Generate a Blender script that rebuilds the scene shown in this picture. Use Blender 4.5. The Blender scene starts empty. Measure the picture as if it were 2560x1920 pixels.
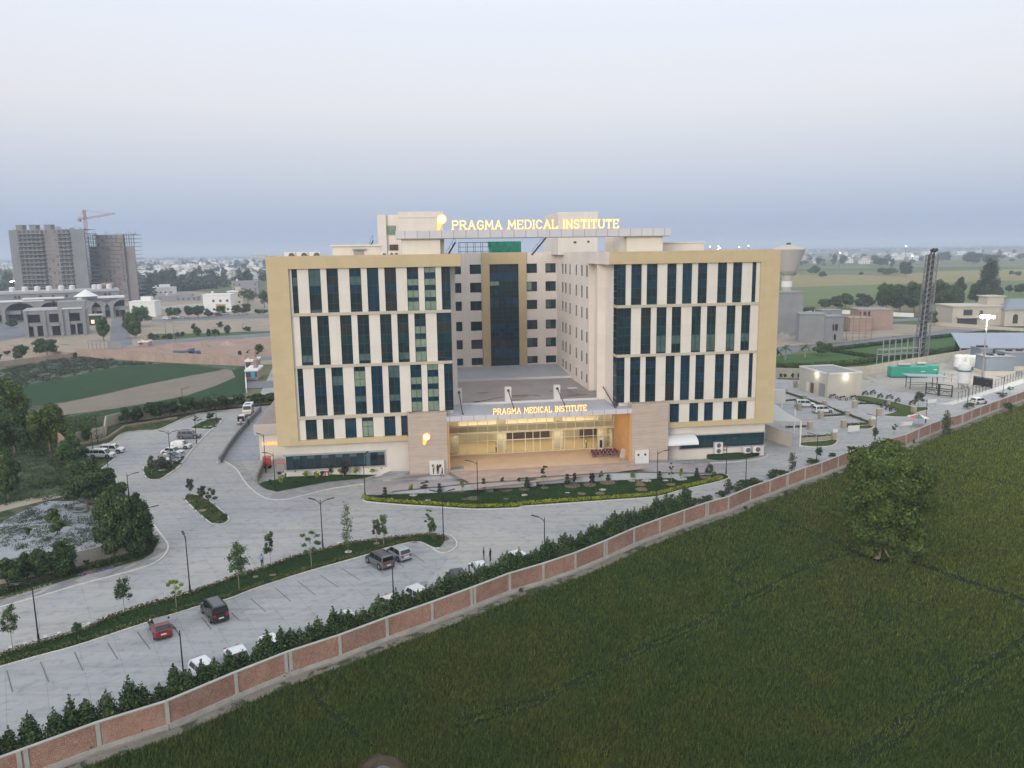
import bpy, math, random
import numpy as np
from mathutils import Vector, Matrix
from mathutils.geometry import tessellate_polygon
R=math.radians; PI=math.pi
S=bpy.context.scene; C=S.collection
random.seed(7); NR=np.random.default_rng(7)
# ------------------------------------------------------------------ camera
FPX=1960.; CAMH=36.; PITCH=math.atan(336/1960.); ROLL=R(.8)
_cp,_sp=math.cos(PITCH),math.sin(PITCH); _c,_s=math.cos(ROLL),math.sin(ROLL)
FW=Vector((0,_cp,-_sp)); _up=Vector((0,_sp,_cp)); _rt=Vector((1,0,0))
RT=_c*_rt-_s*_up; UP=_s*_rt+_c*_up; CAM=Vector((0,0,CAMH))
cd=bpy.data.cameras.new('camera'); cam=bpy.data.objects.new('camera',cd); C.objects.link(cam)
m=Matrix((RT,UP,-FW)).transposed().to_4x4(); m.translation=CAM; cam.matrix_world=m
cd.sensor_width=36; cd.lens=36*FPX/2560; cd.clip_start=.5; cd.clip_end=30000
S.camera=cam
# ------------------------------------------------------------------ sky, sun, exposure
SUN_EL,SUN_AZ=R(14),R(205)      # low sun behind and left of the camera, veiled by haze
w=bpy.data.worlds.new('World'); S.world=w; w.use_nodes=True
nt=w.node_tree; nt.nodes.clear()
def wn(t,**k):
    n=nt.nodes.new(t)
    for a,b in k.items(): setattr(n,a,b)
    return n
out=wn('ShaderNodeOutputWorld'); bg=wn('ShaderNodeBackground')
sky=wn('ShaderNodeTexSky',sky_type='NISHITA',sun_disc=False,sun_elevation=SUN_EL,sun_rotation=SUN_AZ,dust_density=3.5,air_density=1.2,ozone_density=1.5)
tc=wn('ShaderNodeTexCoord'); sep=wn('ShaderNodeSeparateXYZ'); nt.links.new(tc.outputs['Generated'],sep.inputs[0])
ramp=wn('ShaderNodeValToRGB'); nt.links.new(sep.outputs['Z'],ramp.inputs[0])
el=ramp.color_ramp.elements
el[0].position=0.0; el[0].color=(2.8,3.35,4.5,1)
el[1].position=1.0; el[1].color=(9.5,10.0,10.4,1)
for p_,c_ in ((.035,(3.1,3.75,5.1)),(.09,(4.35,4.70,5.55)),(.17,(5.95,5.88,6.25)),(.27,(6.25,6.5,7.15)),(.36,(7.1,7.6,8.4)),(.5,(8.3,8.9,9.6))):
    e=el.new(p_); e.color=(*c_,1)
mx=wn('ShaderNodeMixRGB'); mx.inputs[0].default_value=.86
nt.links.new(sky.outputs[0],mx.inputs[1]); nt.links.new(ramp.outputs[0],mx.inputs[2])
nt.links.new(mx.outputs[0],bg.inputs[0]); bg.inputs[1].default_value=.09
nt.links.new(bg.outputs[0],out.inputs[0])
sl=bpy.data.lights.new('sun','SUN'); sl.energy=1.1; sl.angle=R(25); sl.color=(1,.93,.85)
so=bpy.data.objects.new('sun',sl); C.objects.link(so)
_d=Vector((math.sin(SUN_AZ)*math.cos(SUN_EL),math.cos(SUN_AZ)*math.cos(SUN_EL),math.sin(SUN_EL)))
so.rotation_euler=_d.to_track_quat('Z','Y').to_euler(); so.location=(0,-40,120)
S.view_settings.view_transform='Standard'; S.view_settings.look='None'; S.view_settings.gamma=1
S.view_settings.use_curve_mapping=False; S.view_settings.exposure=0.72
S.render.engine='CYCLES'
cy=S.cycles; cy.use_denoising=True; cy.max_bounces=6; cy.diffuse_bounces=3; cy.glossy_bounces=3; cy.transmission_bounces=3
cy.transparent_max_bounces=10; cy.volume_bounces=0; cy.caustics_reflective=False; cy.caustics_refractive=False
cy.sample_clamp_indirect=4
# ------------------------------------------------------------------ surveying: photo pixel -> point on the ground of the place
ZG=-1.0
def P(px,py,z=ZG):
    d=FW+RT*((px-1280)/FPX)+UP*((960-py)/FPX); t=(z-CAMH)/d.z
    return CAM+d*t
CR=dict(KA=(0,500),KB=(640,500),KC=(1300,500),KD=(1860,560),LA=(0,1000),LB=(640,950),LC=(1300,950),LD=(1860,900),MA=(0,1395),MB=(640,1395),MC=(1300,1395),MD=(1860,1395))
def xy(k,x,y):
    o=CR[k]; return o[0]+x/3.16,o[1]+y/3.16
def q(k,x,y,z=ZG): return P(*xy(k,x,y),z)
def ztop(p,py):                      # height over p seen at image row py
    k=(960-py)/FPX; v=Vector((p.x,p.y,0))-CAM
    return (k*v.dot(FW)-v.dot(UP))/(UP.z-k*FW.z)
def mpp(p): return (Vector(p)-CAM).dot(FW)/FPX   # metres per photo pixel at p
# ------------------------------------------------------------------ helpers
def prop(o,label=None,cat=None,group=None,kind=None):
    if label: o['label']=label
    if cat: o['category']=cat
    if group: o['group']=group
    if kind: o['kind']=kind
    return o
def thing(name,label,cat,loc=(0,0,0),rz=0,group=None):
    o=bpy.data.objects.new(name,None); C.objects.link(o); o.empty_display_size=.3
    o.location=loc; o.rotation_euler=(0,0,rz); return prop(o,label,cat,group)
def copy_tree(o,parent=None):
    c=o.copy(); C.objects.link(c); c.parent=parent
    for ch in o.children: copy_tree(ch,c)
    return c
_used=set()
def place(proto,loc,rz=0,sc=1,label=None,group=None,cat=None):
    if proto.name in _used: o=copy_tree(proto)
    else: o=proto; _used.add(proto.name)
    o.location=loc; o.rotation_euler=(0,0,rz); o.scale=(sc,sc,sc) if not hasattr(sc,'__len__') else sc
    if label: o['label']=label
    if group: o['group']=group
    if cat: o['category']=cat
    return o
class MB:
    def __init__(s): s.v=[]; s.f=[]; s.m=[]
    def add(s,vs,fs,mi=0):
        b=len(s.v); s.v+= [tuple(x) for x in vs]; s.f+=[tuple(b+i for i in f) for f in fs]; s.m+=[mi]*len(fs); return s
    def box(s,x0,y0,z0,x1,y1,z1,mi=0):
        if x0>x1:x0,x1=x1,x0
        if y0>y1:y0,y1=y1,y0
        if z0>z1:z0,z1=z1,z0
        return s.add([(x0,y0,z0),(x1,y0,z0),(x1,y1,z0),(x0,y1,z0),(x0,y0,z1),(x1,y0,z1),(x1,y1,z1),(x0,y1,z1)],
          [(0,3,2,1),(4,5,6,7),(0,1,5,4),(1,2,6,5),(2,3,7,6),(3,0,4,7)],mi)
    def bar(s,a,b,w,h=None,mi=0):    # box beam from a to b
        a=Vector(a);b=Vector(b);h=h or w; d=(b-a)
        if d.length<1e-6: return s
        d.normalize(); up=Vector((0,0,1)) if abs(d.z)<.95 else Vector((0,1,0))
        r=d.cross(up).normalized()*(w/2); u=r.cross(d).normalized()*(h/2)
        return s.add([a-r-u,a+r-u,a+r+u,a-r+u,b-r-u,b+r-u,b+r+u,b-r+u],[(0,1,2,3),(4,7,6,5),(0,4,5,1),(1,5,6,2),(2,6,7,3),(3,7,4,0)],mi)
    def tube(s,pts,rad,n=8,mi=0,cap=True):
        pts=[Vector(p) for p in pts]; rad=rad if hasattr(rad,'__len__') else [rad]*len(pts); b=len(s.v); L=len(pts)
        for i,p in enumerate(pts):
            d=(pts[min(i+1,L-1)]-pts[max(i-1,0)]).normalized(); up=Vector((0,0,1)) if abs(d.z)<.9 else Vector((1,0,0))
            r=d.cross(up).normalized(); u=r.cross(d).normalized()
            for j in range(n):
                a=2*PI*j/n; s.v.append(tuple(p+(r*math.cos(a)+u*math.sin(a))*rad[i]))
        for i in range(L-1):
            for j in range(n):
                k=(j+1)%n; s.f.append((b+i*n+j,b+i*n+k,b+(i+1)*n+k,b+(i+1)*n+j)); s.m.append(mi)
        if cap:
            s.f.append(tuple(b+j for j in range(n))[::-1]); s.f.append(tuple(b+(L-1)*n+j for j in range(n))); s.m+=[mi,mi]
        return s
    def lathe(s,prof,c=(0,0,0),n=24,mi=0,sx=1,sy=1):  # prof: (r,z)
        b=len(s.v); L=len(prof)
        for r,z in prof:
            for j in range(n):
                a=2*PI*j/n; s.v.append((c[0]+r*math.cos(a)*sx,c[1]+r*math.sin(a)*sy,c[2]+z))
        for i in range(L-1):
            for j in range(n):
                k=(j+1)%n; s.f.append((b+i*n+j,b+i*n+k,b+(i+1)*n+k,b+(i+1)*n+j)); s.m.append(mi)
        s.f.append(tuple(b+j for j in range(n))[::-1]); s.f.append(tuple(b+(L-1)*n+j for j in range(n))); s.m+=[mi,mi]
        return s
    def poly(s,pts,mi=0,thick=0):    # filled outline, optional downward thickness
        pts=[Vector(p) for p in pts]
        ar=sum(pts[i-1].x*pts[i].y-pts[i].x*pts[i-1].y for i in range(len(pts)))
        if ar<0: pts=pts[::-1]
        fl=[Vector((p.x,p.y,0)) for p in pts]; tr=tessellate_polygon([fl]); b=len(s.v); n=len(pts)
        s.v+=[tuple(p) for p in pts]
        for t in tr:
            a,bb,c=(fl[i] for i in t)
            if (bb-a).cross(c-a).z<0: t=t[::-1]
            s.f.append(tuple(b+i for i in t)); s.m.append(mi)
        if thick:
            s.v+=[(p.x,p.y,p.z-thick) for p in pts]
            for i in range(n):
                j=(i+1)%n; s.f.append((b+i,b+n+i,b+n+j,b+j)); s.m.append(mi)
        return s
    def prism(s,pts2,ax,lo,hi,mi=0): # extrude a 2D outline along axis ax ('x','y','z')
        n=len(pts2); f={'x':lambda a,b,t:(t,a,b),'y':lambda a,b,t:(a,t,b),'z':lambda a,b,t:(a,b,t)}[ax]
        vs=[f(a,b,lo) for a,b in pts2]+[f(a,b,hi) for a,b in pts2]
        fs=[tuple(range(n)),tuple(range(n,2*n))[::-1]]+[(i,n+i,n+(i+1)%n,(i+1)%n) for i in range(n)]
        return s.add(vs,fs,mi)
    def build(s,name,mats,parent=None,smooth=False,loc=None):
        me=bpy.data.meshes.new(name)
        vs=s.v
        if loc is not None: vs=[(x-loc[0],y-loc[1],z-loc[2]) for x,y,z in vs]
        me.from_pydata(vs,[],s.f)
        if not isinstance(mats,(list,tuple)): mats=[mats]
        for a in mats: me.materials.append(a)
        if len(mats)>1: me.polygons.foreach_set('material_index',s.m)
        if smooth: me.polygons.foreach_set('use_smooth',[True]*len(s.f))
        me.update(); o=bpy.data.objects.new(name,me); C.objects.link(o); o.parent=parent
        if loc is not None: o.location=loc
        return o
def quads(name,V,mat,parent=None,nv=4):   # V: (n,nv,3) numpy
    n=len(V); me=bpy.data.meshes.new(name); me.vertices.add(n*nv); me.vertices.foreach_set('co',V.reshape(-1).astype('f'))
    me.loops.add(n*nv); me.loops.foreach_set('vertex_index',np.arange(n*nv,dtype='i'))
    me.polygons.add(n); me.polygons.foreach_set('loop_start',np.arange(0,n*nv,nv,dtype='i'))
    me.update(calc_edges=True); me.validate(); me.materials.append(mat)
    o=bpy.data.objects.new(name,me); C.objects.link(o); o.parent=parent; return o
def struct(name,mb,mat,label=None,kind='structure',cat=None):
    o=mb.build(name,mat); o['kind']=kind
    if label: o['label']=label
    if cat: o['category']=cat
    return o
# ------------------------------------------------------------------ materials
def srgb(r,g,b):
    f=lambda c:(c/255/12.92 if c<=10 else ((c/255+.055)/1.055)**2.4); return (f(r),f(g),f(b))
class N:
    def __init__(s,name,rough=.8,metal=0,spec=.5):
        s.m=bpy.data.materials.new(name); s.m.use_nodes=True; s.t=s.m.node_tree; s.b=s.t.nodes['Principled BSDF']
        s.b.inputs['Roughness'].default_value=rough; s.b.inputs['Metallic'].default_value=metal; s.b.inputs['Specular IOR Level'].default_value=spec
    def n(s,t,**k):
        x=s.t.nodes.new(t)
        for a,b in k.items():
            if a.startswith('i_'): x.inputs[a[2:]].default_value=b
            else: setattr(x,a,b)
        return x
    def l(s,a,b): s.t.links.new(a,b)
    def co(s,world=False):
        if world: return s.n('ShaderNodeNewGeometry').outputs['Position']
        return s.n('ShaderNodeTexCoord').outputs['Object']
    def noise(s,scale,detail=4,world=False,rough=.6,vec=None,dist=0):
        x=s.n('ShaderNodeTexNoise'); x.inputs['Scale'].default_value=scale; x.inputs['Detail'].default_value=detail; x.inputs['Roughness'].default_value=rough; x.inputs['Distortion'].default_value=dist
        s.l(vec or s.co(world),x.inputs['Vector']); return x.outputs['Fac']
    def ramp(s,fac,stops):
        r=s.n('ShaderNodeValToRGB'); e=r.color_ramp.elements
        while len(e)<len(stops): e.new(.5)
        for a,(p,c) in zip(e,stops): a.position=p; a.color=(*c,1)
        s.l(fac,r.inputs[0]); return r.outputs[0]
    def mix(s,fac,a,b,mode='MIX'):
        x=s.n('ShaderNodeMixRGB',blend_type=mode)
        for i,v in ((0,fac),(1,a),(2,b)):
            if hasattr(v,'links'): s.l(v,x.inputs[i])
            else: x.inputs[i].default_value=(v if i==0 else (*v,1))
        return x.outputs[0]
    def math(s,op,a,b=0,clamp=False):
        x=s.n('ShaderNodeMath',operation=op,use_clamp=clamp)
        for i,v in ((0,a),(1,b)):
            if hasattr(v,'links'): s.l(v,x.inputs[i])
            else: x.inputs[i].default_value=v
        return x.outputs[0]
    def col(s,c):
        if hasattr(c,'links'): s.l(c,s.b.inputs['Base Color'])
        else: s.b.inputs['Base Color'].default_value=(*c,1)
        return s
    def bump(s,h,strength=.3,dist=.05):
        x=s.n('ShaderNodeBump'); x.inputs['Strength'].default_value=strength; x.inputs['Distance'].default_value=dist
        s.l(h,x.inputs['Height']); s.l(x.outputs[0],s.b.inputs['Normal']); return s
def M(name,c,rough=.8,var=.12,scale=1.5,metal=0,spec=.4,emit=None,es=1,bump=0,world=False):
    n=N(name,rough,metal,spec)
    if var:
        f=n.noise(scale,5,world); f2=n.noise(scale*9,3,world)
        a=tuple(x*(1-var) for x in c); b=tuple(min(1,x*(1+var)) for x in c)
        k=n.mix(.35,f,f2); n.col(n.ramp(k,[(.3,a),(.7,b)]))
        if bump: n.bump(f2,bump,.03)
    else: n.col(c)
    if emit: n.b.inputs['Emission Color'].default_value=(*emit,1); n.b.inputs['Emission Strength'].default_value=es
    return n.m
def panel_mat(name,c,w,h,var=.05,line=.75,rough=.7,axis='xz',stain=.08,off=(0,0),ms=.012):
    # flat cladding with thin joints every w x h metres
    n=N(name,rough,0,.35); co=n.co(); sp=n.n('ShaderNodeSeparateXYZ'); n.l(co,sp.inputs[0])
    cmb=n.n('ShaderNodeCombineXYZ')
    if axis=='xz': u=n.math('ADD',sp.outputs['X'],sp.outputs['Y']); v=sp.outputs['Z']
    else: u=sp.outputs['X']; v=sp.outputs['Y']
    n.l(u,cmb.inputs[0]); n.l(v,cmb.inputs[1])
    br=n.n('ShaderNodeTexBrick'); br.offset=0; br.squash=1
    br.inputs['Scale'].default_value=1; br.inputs['Brick Width'].default_value=w; br.inputs['Row Height'].default_value=h
    br.inputs['Mortar Size'].default_value=ms; br.inputs['Mortar Smooth'].default_value=.3; br.inputs['Bias'].default_value=0
    br.inputs['Color1'].default_value=(*[x*(1-var) for x in c],1); br.inputs['Color2'].default_value=(*[min(1,x*(1+var)) for x in c],1); br.inputs['Mortar'].default_value=(*[x*line for x in c],1)
    n.l(cmb.outputs[0],br.inputs['Vector'])
    f=n.noise(.35,6); s_=n.ramp(f,[(.3,(1-stain,)*3),(.7,(1,1,1))])
    mp=n.n('ShaderNodeMapping'); mp.inputs['Scale'].default_value=(1.4,1.4,.07) if axis=='xz' else (.5,.5,.5); n.l(co,mp.inputs[0]); st=n.noise(1.0,6,vec=mp.outputs[0],rough=.7); s2=n.ramp(st,[(.35,(1-stain*.45,)*3),(.62,(1,1,1))])
    n.col(n.mix(1,n.mix(1,br.outputs['Color'],s_,'MULTIPLY'),s2,'MULTIPLY')); return n.m
def brick_mat(name,c1,c2,mortar,sc=1,bw=.24,rh=.09,ms=.012,patch=.35):
    n=N(name,.9,0,.2); co=n.co(True); sp=n.n('ShaderNodeSeparateXYZ'); n.l(co,sp.inputs[0])
    u=n.math('ADD',n.math('MULTIPLY',sp.outputs['X'],.75),n.math('MULTIPLY',sp.outputs['Y'],.66)); cmb=n.n('ShaderNodeCombineXYZ'); n.l(u,cmb.inputs[0]); n.l(sp.outputs['Z'],cmb.inputs[1])
    br=n.n('ShaderNodeTexBrick'); br.inputs['Scale'].default_value=sc; br.inputs['Brick Width'].default_value=bw; br.inputs['Row Height'].default_value=rh; br.inputs['Mortar Size'].default_value=ms; br.inputs['Bias'].default_value=-.1
    for k,c in (('Color1',c1),('Color2',c2),('Mortar',mortar)): br.inputs[k].default_value=(*c,1)
    n.l(cmb.outputs[0],br.inputs['Vector'])
    f=n.noise(1.3,6,True); f3=n.noise(11,5,True,rough=.75); lo=n.mix(n.ramp(f,[(.42,(0,0,0)),(.62,(patch,)*3)]),br.outputs['Color'],mortar)
    lo=n.mix(n.ramp(f3,[(.53,(0,0,0)),(.62,(.62,)*3)]),lo,tuple(min(1,x*1.45) for x in mortar))
    f4=n.noise(.18,4,True); n.col(n.mix(1,lo,n.ramp(f4,[(.35,(.82,.82,.82)),(.65,(1.12,1.1,1.08))]),'MULTIPLY')).bump(br.outputs['Fac'],-.4,.02); return n.m
# ------------------------------------------------------------------ ground materials
def road_mat(name,c,slab=4.5,tint=(.30,.31,.34)):
    n=N(name,.85,0,.3); co=n.co(True)
    a=n.noise(.06,6,True); b=n.noise(.9,6,True); g=n.noise(14,2,True)
    col=n.mix(n.ramp(a,[(.35,(0,0,0)),(.68,(1,1,1))]),c,tint)
    col=n.mix(1,col,n.ramp(b,[(.28,(.74,.74,.74)),(.48,(1,1,1)),(.75,(1.04,1.02,1.0))]),'MULTIPLY')
    col=n.mix(1,col,n.ramp(g,[(.3,(.93,.93,.93)),(.7,(1,1,1))]),'MULTIPLY')
    # worn darker tracks and oil spots
    sp=n.noise(.35,2,True,dist=1.5); col=n.mix(n.ramp(sp,[(.66,(0,0,0)),(.74,(.35,)*3)]),col,tuple(x*.62 for x in c))
    if slab:
        mp=n.n('ShaderNodeMapping'); mp.inputs['Rotation'].default_value=(0,0,R(-33)); n.l(co,mp.inputs[0])
        br=n.n('ShaderNodeTexBrick'); br.offset=0; br.inputs['Scale'].default_value=1; br.inputs['Brick Width'].default_value=slab; br.inputs['Row Height'].default_value=slab*.9; br.inputs['Mortar Size'].default_value=.03
        br.inputs['Color1'].default_value=(1,1,1,1); br.inputs['Color2'].default_value=(.95,.95,.95,1); br.inputs['Mortar'].default_value=(.72,.71,.70,1); n.l(mp.outputs[0],br.inputs['Vector'])
        col=n.mix(.8,col,br.outputs['Color'],'MULTIPLY')
    mp=n.n('ShaderNodeMapping'); mp.inputs['Rotation'].default_value=(0,0,R(-38)); mp.inputs['Scale'].default_value=(.05,.75,1); n.l(co,mp.inputs[0]); tr_=n.noise(1,5,vec=mp.outputs[0],rough=.65,dist=.3); col=n.mix(1,col,n.ramp(tr_,[(.36,(.86,.86,.86)),(.5,(1,1,1)),(.7,(1.06,1.055,1.045))]),'MULTIPLY')
    n.col(col).bump(g,.15,.01); return n.m
def paver_mat(name,c1,c2,w=.5,h=.25,rot=8,mortar=.7):
    n=N(name,.85,0,.3); co=n.co(True); mp=n.n('ShaderNodeMapping'); mp.inputs['Rotation'].default_value=(0,0,R(-rot)); n.l(co,mp.inputs[0])
    br=n.n('ShaderNodeTexBrick'); br.inputs['Scale'].default_value=1; br.inputs['Brick Width'].default_value=w; br.inputs['Row Height'].default_value=h; br.inputs['Mortar Size'].default_value=.02
    br.inputs['Color1'].default_value=(*c1,1); br.inputs['Color2'].default_value=(*c2,1); br.inputs['Mortar'].default_value=(*[x*mortar for x in c1],1); n.l(mp.outputs[0],br.inputs['Vector'])
    f=n.noise(.5,6,True); n.col(n.mix(1,br.outputs['Color'],n.ramp(f,[(.3,(.78,.78,.78)),(.65,(1,1,1))]),'MULTIPLY')); return n.m
def grass_mat(name,a,b,c,s=1.0,dry=None):
    n=N(name,.95,0,.1); f=n.noise(.25*s,6,True); g=n.noise(6*s,5,True); k=n.noise(40*s,2,True)
    col=n.ramp(n.mix(.55,f,g),[(.3,a),(.5,b),(.7,c)]); col=n.mix(1,col,n.ramp(k,[(.3,(.6,.6,.6)),(.7,(1.15,1.15,1.15))]),'MULTIPLY')
    if dry: col=n.mix(n.ramp(n.noise(.6*s,5,True),[(.55,(0,0,0)),(.66,(.8,)*3)]),col,dry)
    n.col(col).bump(g,.6,.05); return n.m
def dirt_mat(name,a,b,s=1.,green=None,gamt=.5):
    n=N(name,.95,0,.1); f=n.noise(.12*s,8,True); g=n.noise(1.7*s,6,True)
    col=n.ramp(n.mix(.5,f,g),[(.32,a),(.66,b)])
    if green: col=n.mix(n.ramp(n.noise(.3*s,6,True,dist=.8),[(gamt,(0,0,0)),(gamt+.07,(.9,)*3)]),col,green)
    n.col(col).bump(g,.5,.08); return n.m
m_road=road_mat('road_concrete',(.375,.365,.35)); m_park=road_mat('parking_concrete',(.34,.34,.345),3.0,(.29,.30,.325))
m_asph=road_mat('far_road',(.15,.155,.175),0,(.19,.195,.21)); m_ramp=road_mat('ramp_paving',(.30,.315,.37),1.6,(.34,.36,.41))
m_kerb=M('kerb_paint',(.50,.49,.46),.8,.25,3); m_walk=paver_mat('walk_pavers',(.34,.335,.33),(.25,.25,.255),.9,.9,30,.8)
m_tile=paver_mat('walk_tiles',(.38,.37,.36),(.20,.20,.21),.6,1.6,-25,.8)
m_plaza=paver_mat('plaza_stone',(.44,.34,.29),(.38,.29,.26),2.4,1.2,8.4,.82); m_drive=paver_mat('drive_pavers',(.33,.31,.32),(.38,.345,.34),1.6,.8,8.4,.85)
m_lawn=grass_mat('lawn',(.016,.040,.012),(.026,.058,.018),(.042,.078,.024)); m_verge=grass_mat('verge_grass',(.022,.045,.016),(.045,.07,.024),(.08,.09,.035),1,(.20,.15,.10))
m_soil=dirt_mat('soil',(.17,.12,.085),(.27,.20,.15),3)
m_concrete=M('concrete',(.33,.325,.31),.9,.2,.8,bump=.3); m_concd=M('weathered_concrete',(.22,.22,.22),.9,.25,.6,bump=.3)
# ------------------------------------------------------------------ open country to the horizon
n=N('farmland',.95,0,.1); co=n.co(True)
mp=n.n('ShaderNodeMapping'); mp.inputs['Rotation'].default_value=(0,0,R(22)); mp.inputs['Scale'].default_value=(.0042,.0085,1); n.l(co,mp.inputs[0])
vo=n.n('ShaderNodeTexVoronoi',distance='CHEBYCHEV'); vo.inputs['Scale'].default_value=1; n.l(mp.outputs[0],vo.inputs['Vector'])
sp=n.n('ShaderNodeSeparateColor'); n.l(vo.outputs['Color'],sp.inputs[0])
fld=n.ramp(sp.outputs[0],[(.05,(.085,.12,.048)),(.3,(.14,.155,.058)),(.5,(.18,.175,.07)),(.68,(.08,.125,.05)),(.85,(.21,.18,.11)),(.97,(.11,.145,.06))])
fld=n.mix(1,fld,n.ramp(n.noise(.02,8,True),[(.3,(.75,.75,.75)),(.7,(1.1,1.1,1.1))]),'MULTIPLY')
fld=n.mix(n.ramp(n.noise(.006,4,True),[(.60,(0,0,0)),(.7,(.5,)*3)]),fld,(.05,.065,.03)); n.col(fld); m_farm=n.m
b=MB(); g=[-14000,-6000,-2500,-1000,-300,0,300,1000,2500,6000,14000]
b.poly([(-14000,-2000,ZG-.10),(14000,-2000,ZG-.10),(14000,16000,ZG-.10),(-14000,16000,ZG-.10)]); struct('ground',b,m_farm)
# ------------------------------------------------------------------ campus paving
WALLPX=[(250,1877.6),(421,1822),(592,1746),(722,1692),(850.4,1648),(967.5,1602),(1080,1561),(1182,1521.6),(1273,1485),(1357,1459),(1436.7,1431),(1512,1399),(1583,1366),(1647,1341),(1708,1318.6),(1765,1298),(1819,1282),(1873.4,1257),(1922,1239.5),(1966,1222),(2010,1205),(2051,1192),(2092.6,1175),(2129,1160),(2170,1147),(2215,1131),(2262,1118),(2293.5,1102.5),(2322,1090),(2349,1080),(2376,1072),(2403,1063),(2426,1053),(2448.6,1044),(2472,1035),(2494.5,1026.6),(2516,1019),(2537,1010.8),(2560,1002),(2590,991),(2620,980)]
WALLP=[P(*a) for a in WALLPX]
d0=(WALLP[0]-WALLP[2]).normalized(); WALLP=[WALLP[0]+d0*4.9*k for k in (4,3,2,1)]+WALLP
road_out=[WALLP[0]+Vector((-14,2,0))]+[p for p in WALLP]+[P(2700,930),P(2560,835),q('KD',1600,1050),q('KD',950,1165),q('KD',250,1150),P(1900,905),P(700,880),P(650,985),q('LA',2170,35)]
road_out+=[q('LA',*a) for a in ((1860,75),(1560,108),(1400,165),(1250,232),(1000,255),(930,290),(870,335),(640,380),(640,470),(905,465),(800,548),(840,600),(905,640),(960,700),(1010,770),(1090,830),(1160,880),(1215,990),(1290,1090),(1330,1160),(1290,1240),(1180,1310),(900,1390),(600,1470),(300,1560),(0,1640))]+[P(-160,1530)]
b=MB(); b.poly([Vector((p.x,p.y,ZG)) for p in road_out]); struct('road',b,m_road)
LV=[0]
def sheet(name,pts,mat,dz=.012,kind='structure',thick=0,label=None,zs=None):
    b=MB(); LV[0]+=1
    pts=[Vector(p) for p in pts]
    b.poly([Vector((p.x,p.y,(p.z if zs is None else zs)+dz)) for p in pts],0,thick); return struct(name,b,mat,label,kind)
def smooth_line(pts,k=4):
    r=[]; n=len(pts)
    for i in range(n-1):
        p0,p1,p2,p3=pts[max(i-1,0)],pts[i],pts[i+1],pts[min(i+2,n-1)]
        for j in range(k):
            t=j/k; r.append(.5*((2*p1)+(-p0+p2)*t+(2*p0-5*p1+4*p2-p3)*t*t+(-p0+3*p1-3*p2+p3)*t**3))
    return r+[pts[-1]]
KERBS=MB()
def kerb(pts,w=.22,h=.13,closed=False,mb=None,z=None):
    mb=mb or KERBS
    pts=smooth_line([Vector(p) for p in pts],3) if not closed else smooth_line([Vector(p) for p in pts]+[Vector(pts[0])],3)
    acc=[]; 
    for p in pts:
        if not acc or (p-acc[-1]).length>.15: acc.append(p)
    for a,b_ in zip(acc,acc[1:]):
        d=(b_-a); nn=Vector((-d.y,d.x,0)).normalized()*(w/2); zz=Vector((0,0,h)); dn=Vector((0,0,.02))
        mb.add([a-nn-dn,b_-nn-dn,b_+nn-dn,a+nn-dn,a-nn+zz,b_-nn+zz,b_+nn+zz,a+nn+zz],[(4,5,6,7),(0,1,5,4),(2,3,7,6),(1,2,6,5),(3,0,4,7)])
Q=lambda k,L,z=ZG:[q(k,a[0],a[1],(a[2] if len(a)>2 else z)) for a in L]
# near parking lane (slightly bluer, bay joints)
med_up=Q('MA',[(-260,850),(0,765),(310,670),(640,580),(870,470),(1100,390),(1330,325),(1500,280),(1750,190),(1900,130)])+Q('LB',[(60,1490),(300,1400),(540,1340),(740,1290),(950,1265),(1200,1235),(1330,1222),(1450,1228),(1500,1262)])
med_lo=Q('MA',[(-260,950),(0,865),(300,780),(600,700),(1130,525),(1560,390),(1800,330)])+Q('LB',[(0,1650),(400,1520),(860,1390),(1000,1340),(1200,1290),(1300,1285),(1400,1330),(1450,1330)])
park=med_lo[:-3]+Q('LB',[(1450,1365),(1540,1365),(1500,1450),(1300,1640)])+Q('MB',[(700,500),(0,790)])+Q('MA',[(1400,1050),(700,1330),(0,1560)])+[P(-200,1960)]
sheet('parking_lane',park,m_park,.010)
for k,L in (('MA',[((55,890),(100,1060)),((320,820),(385,980)),((590,745),(655,890)),((850,670),(930,800)),((1085,585),(1185,720)),((1590,465),(1670,565)),((1830,435),(1890,495)),((1980,320),(2100,425))]),('LB',[((150,1640),(275,1750)),((330,1590),(470,1700)),((510,1545),(655,1640)),((680,1490),(825,1585)),((860,1440),(1010,1530)),((1060,1390),(1170,1480)),((1230,1370),(1330,1440))])):
    for a,b_ in L:
        mb=MB(); A=q(k,*a); B_=q(k,*b_); A.z=B_.z=ZG+.016; nn=Vector((-(B_-A).y,(B_-A).x,0)).normalized()*.06
        mb.add([A-nn,B_-nn,B_+nn,A+nn],[(0,1,2,3)]); struct('bay_marking',mb,M('bay_line',(.13,.13,.13),.9,.2) if 'bay_line' not in bpy.data.materials else bpy.data.materials['bay_line'])
sheet('median_grass',med_up+med_lo[::-1],m_lawn,.10)
kerb(med_lo); kerb(med_up,h=.10)
tip=Q('LB',[(1450,1325),(1500,1262),(1450,1228),(1480,1215),(1560,1250),(1587,1300),(1565,1340),(1500,1370),(1440,1362),(1400,1335)]); sheet('median_end_pavement',tip,m_walk,.06,thick=.06); kerb(tip[2:],.18)
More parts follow.
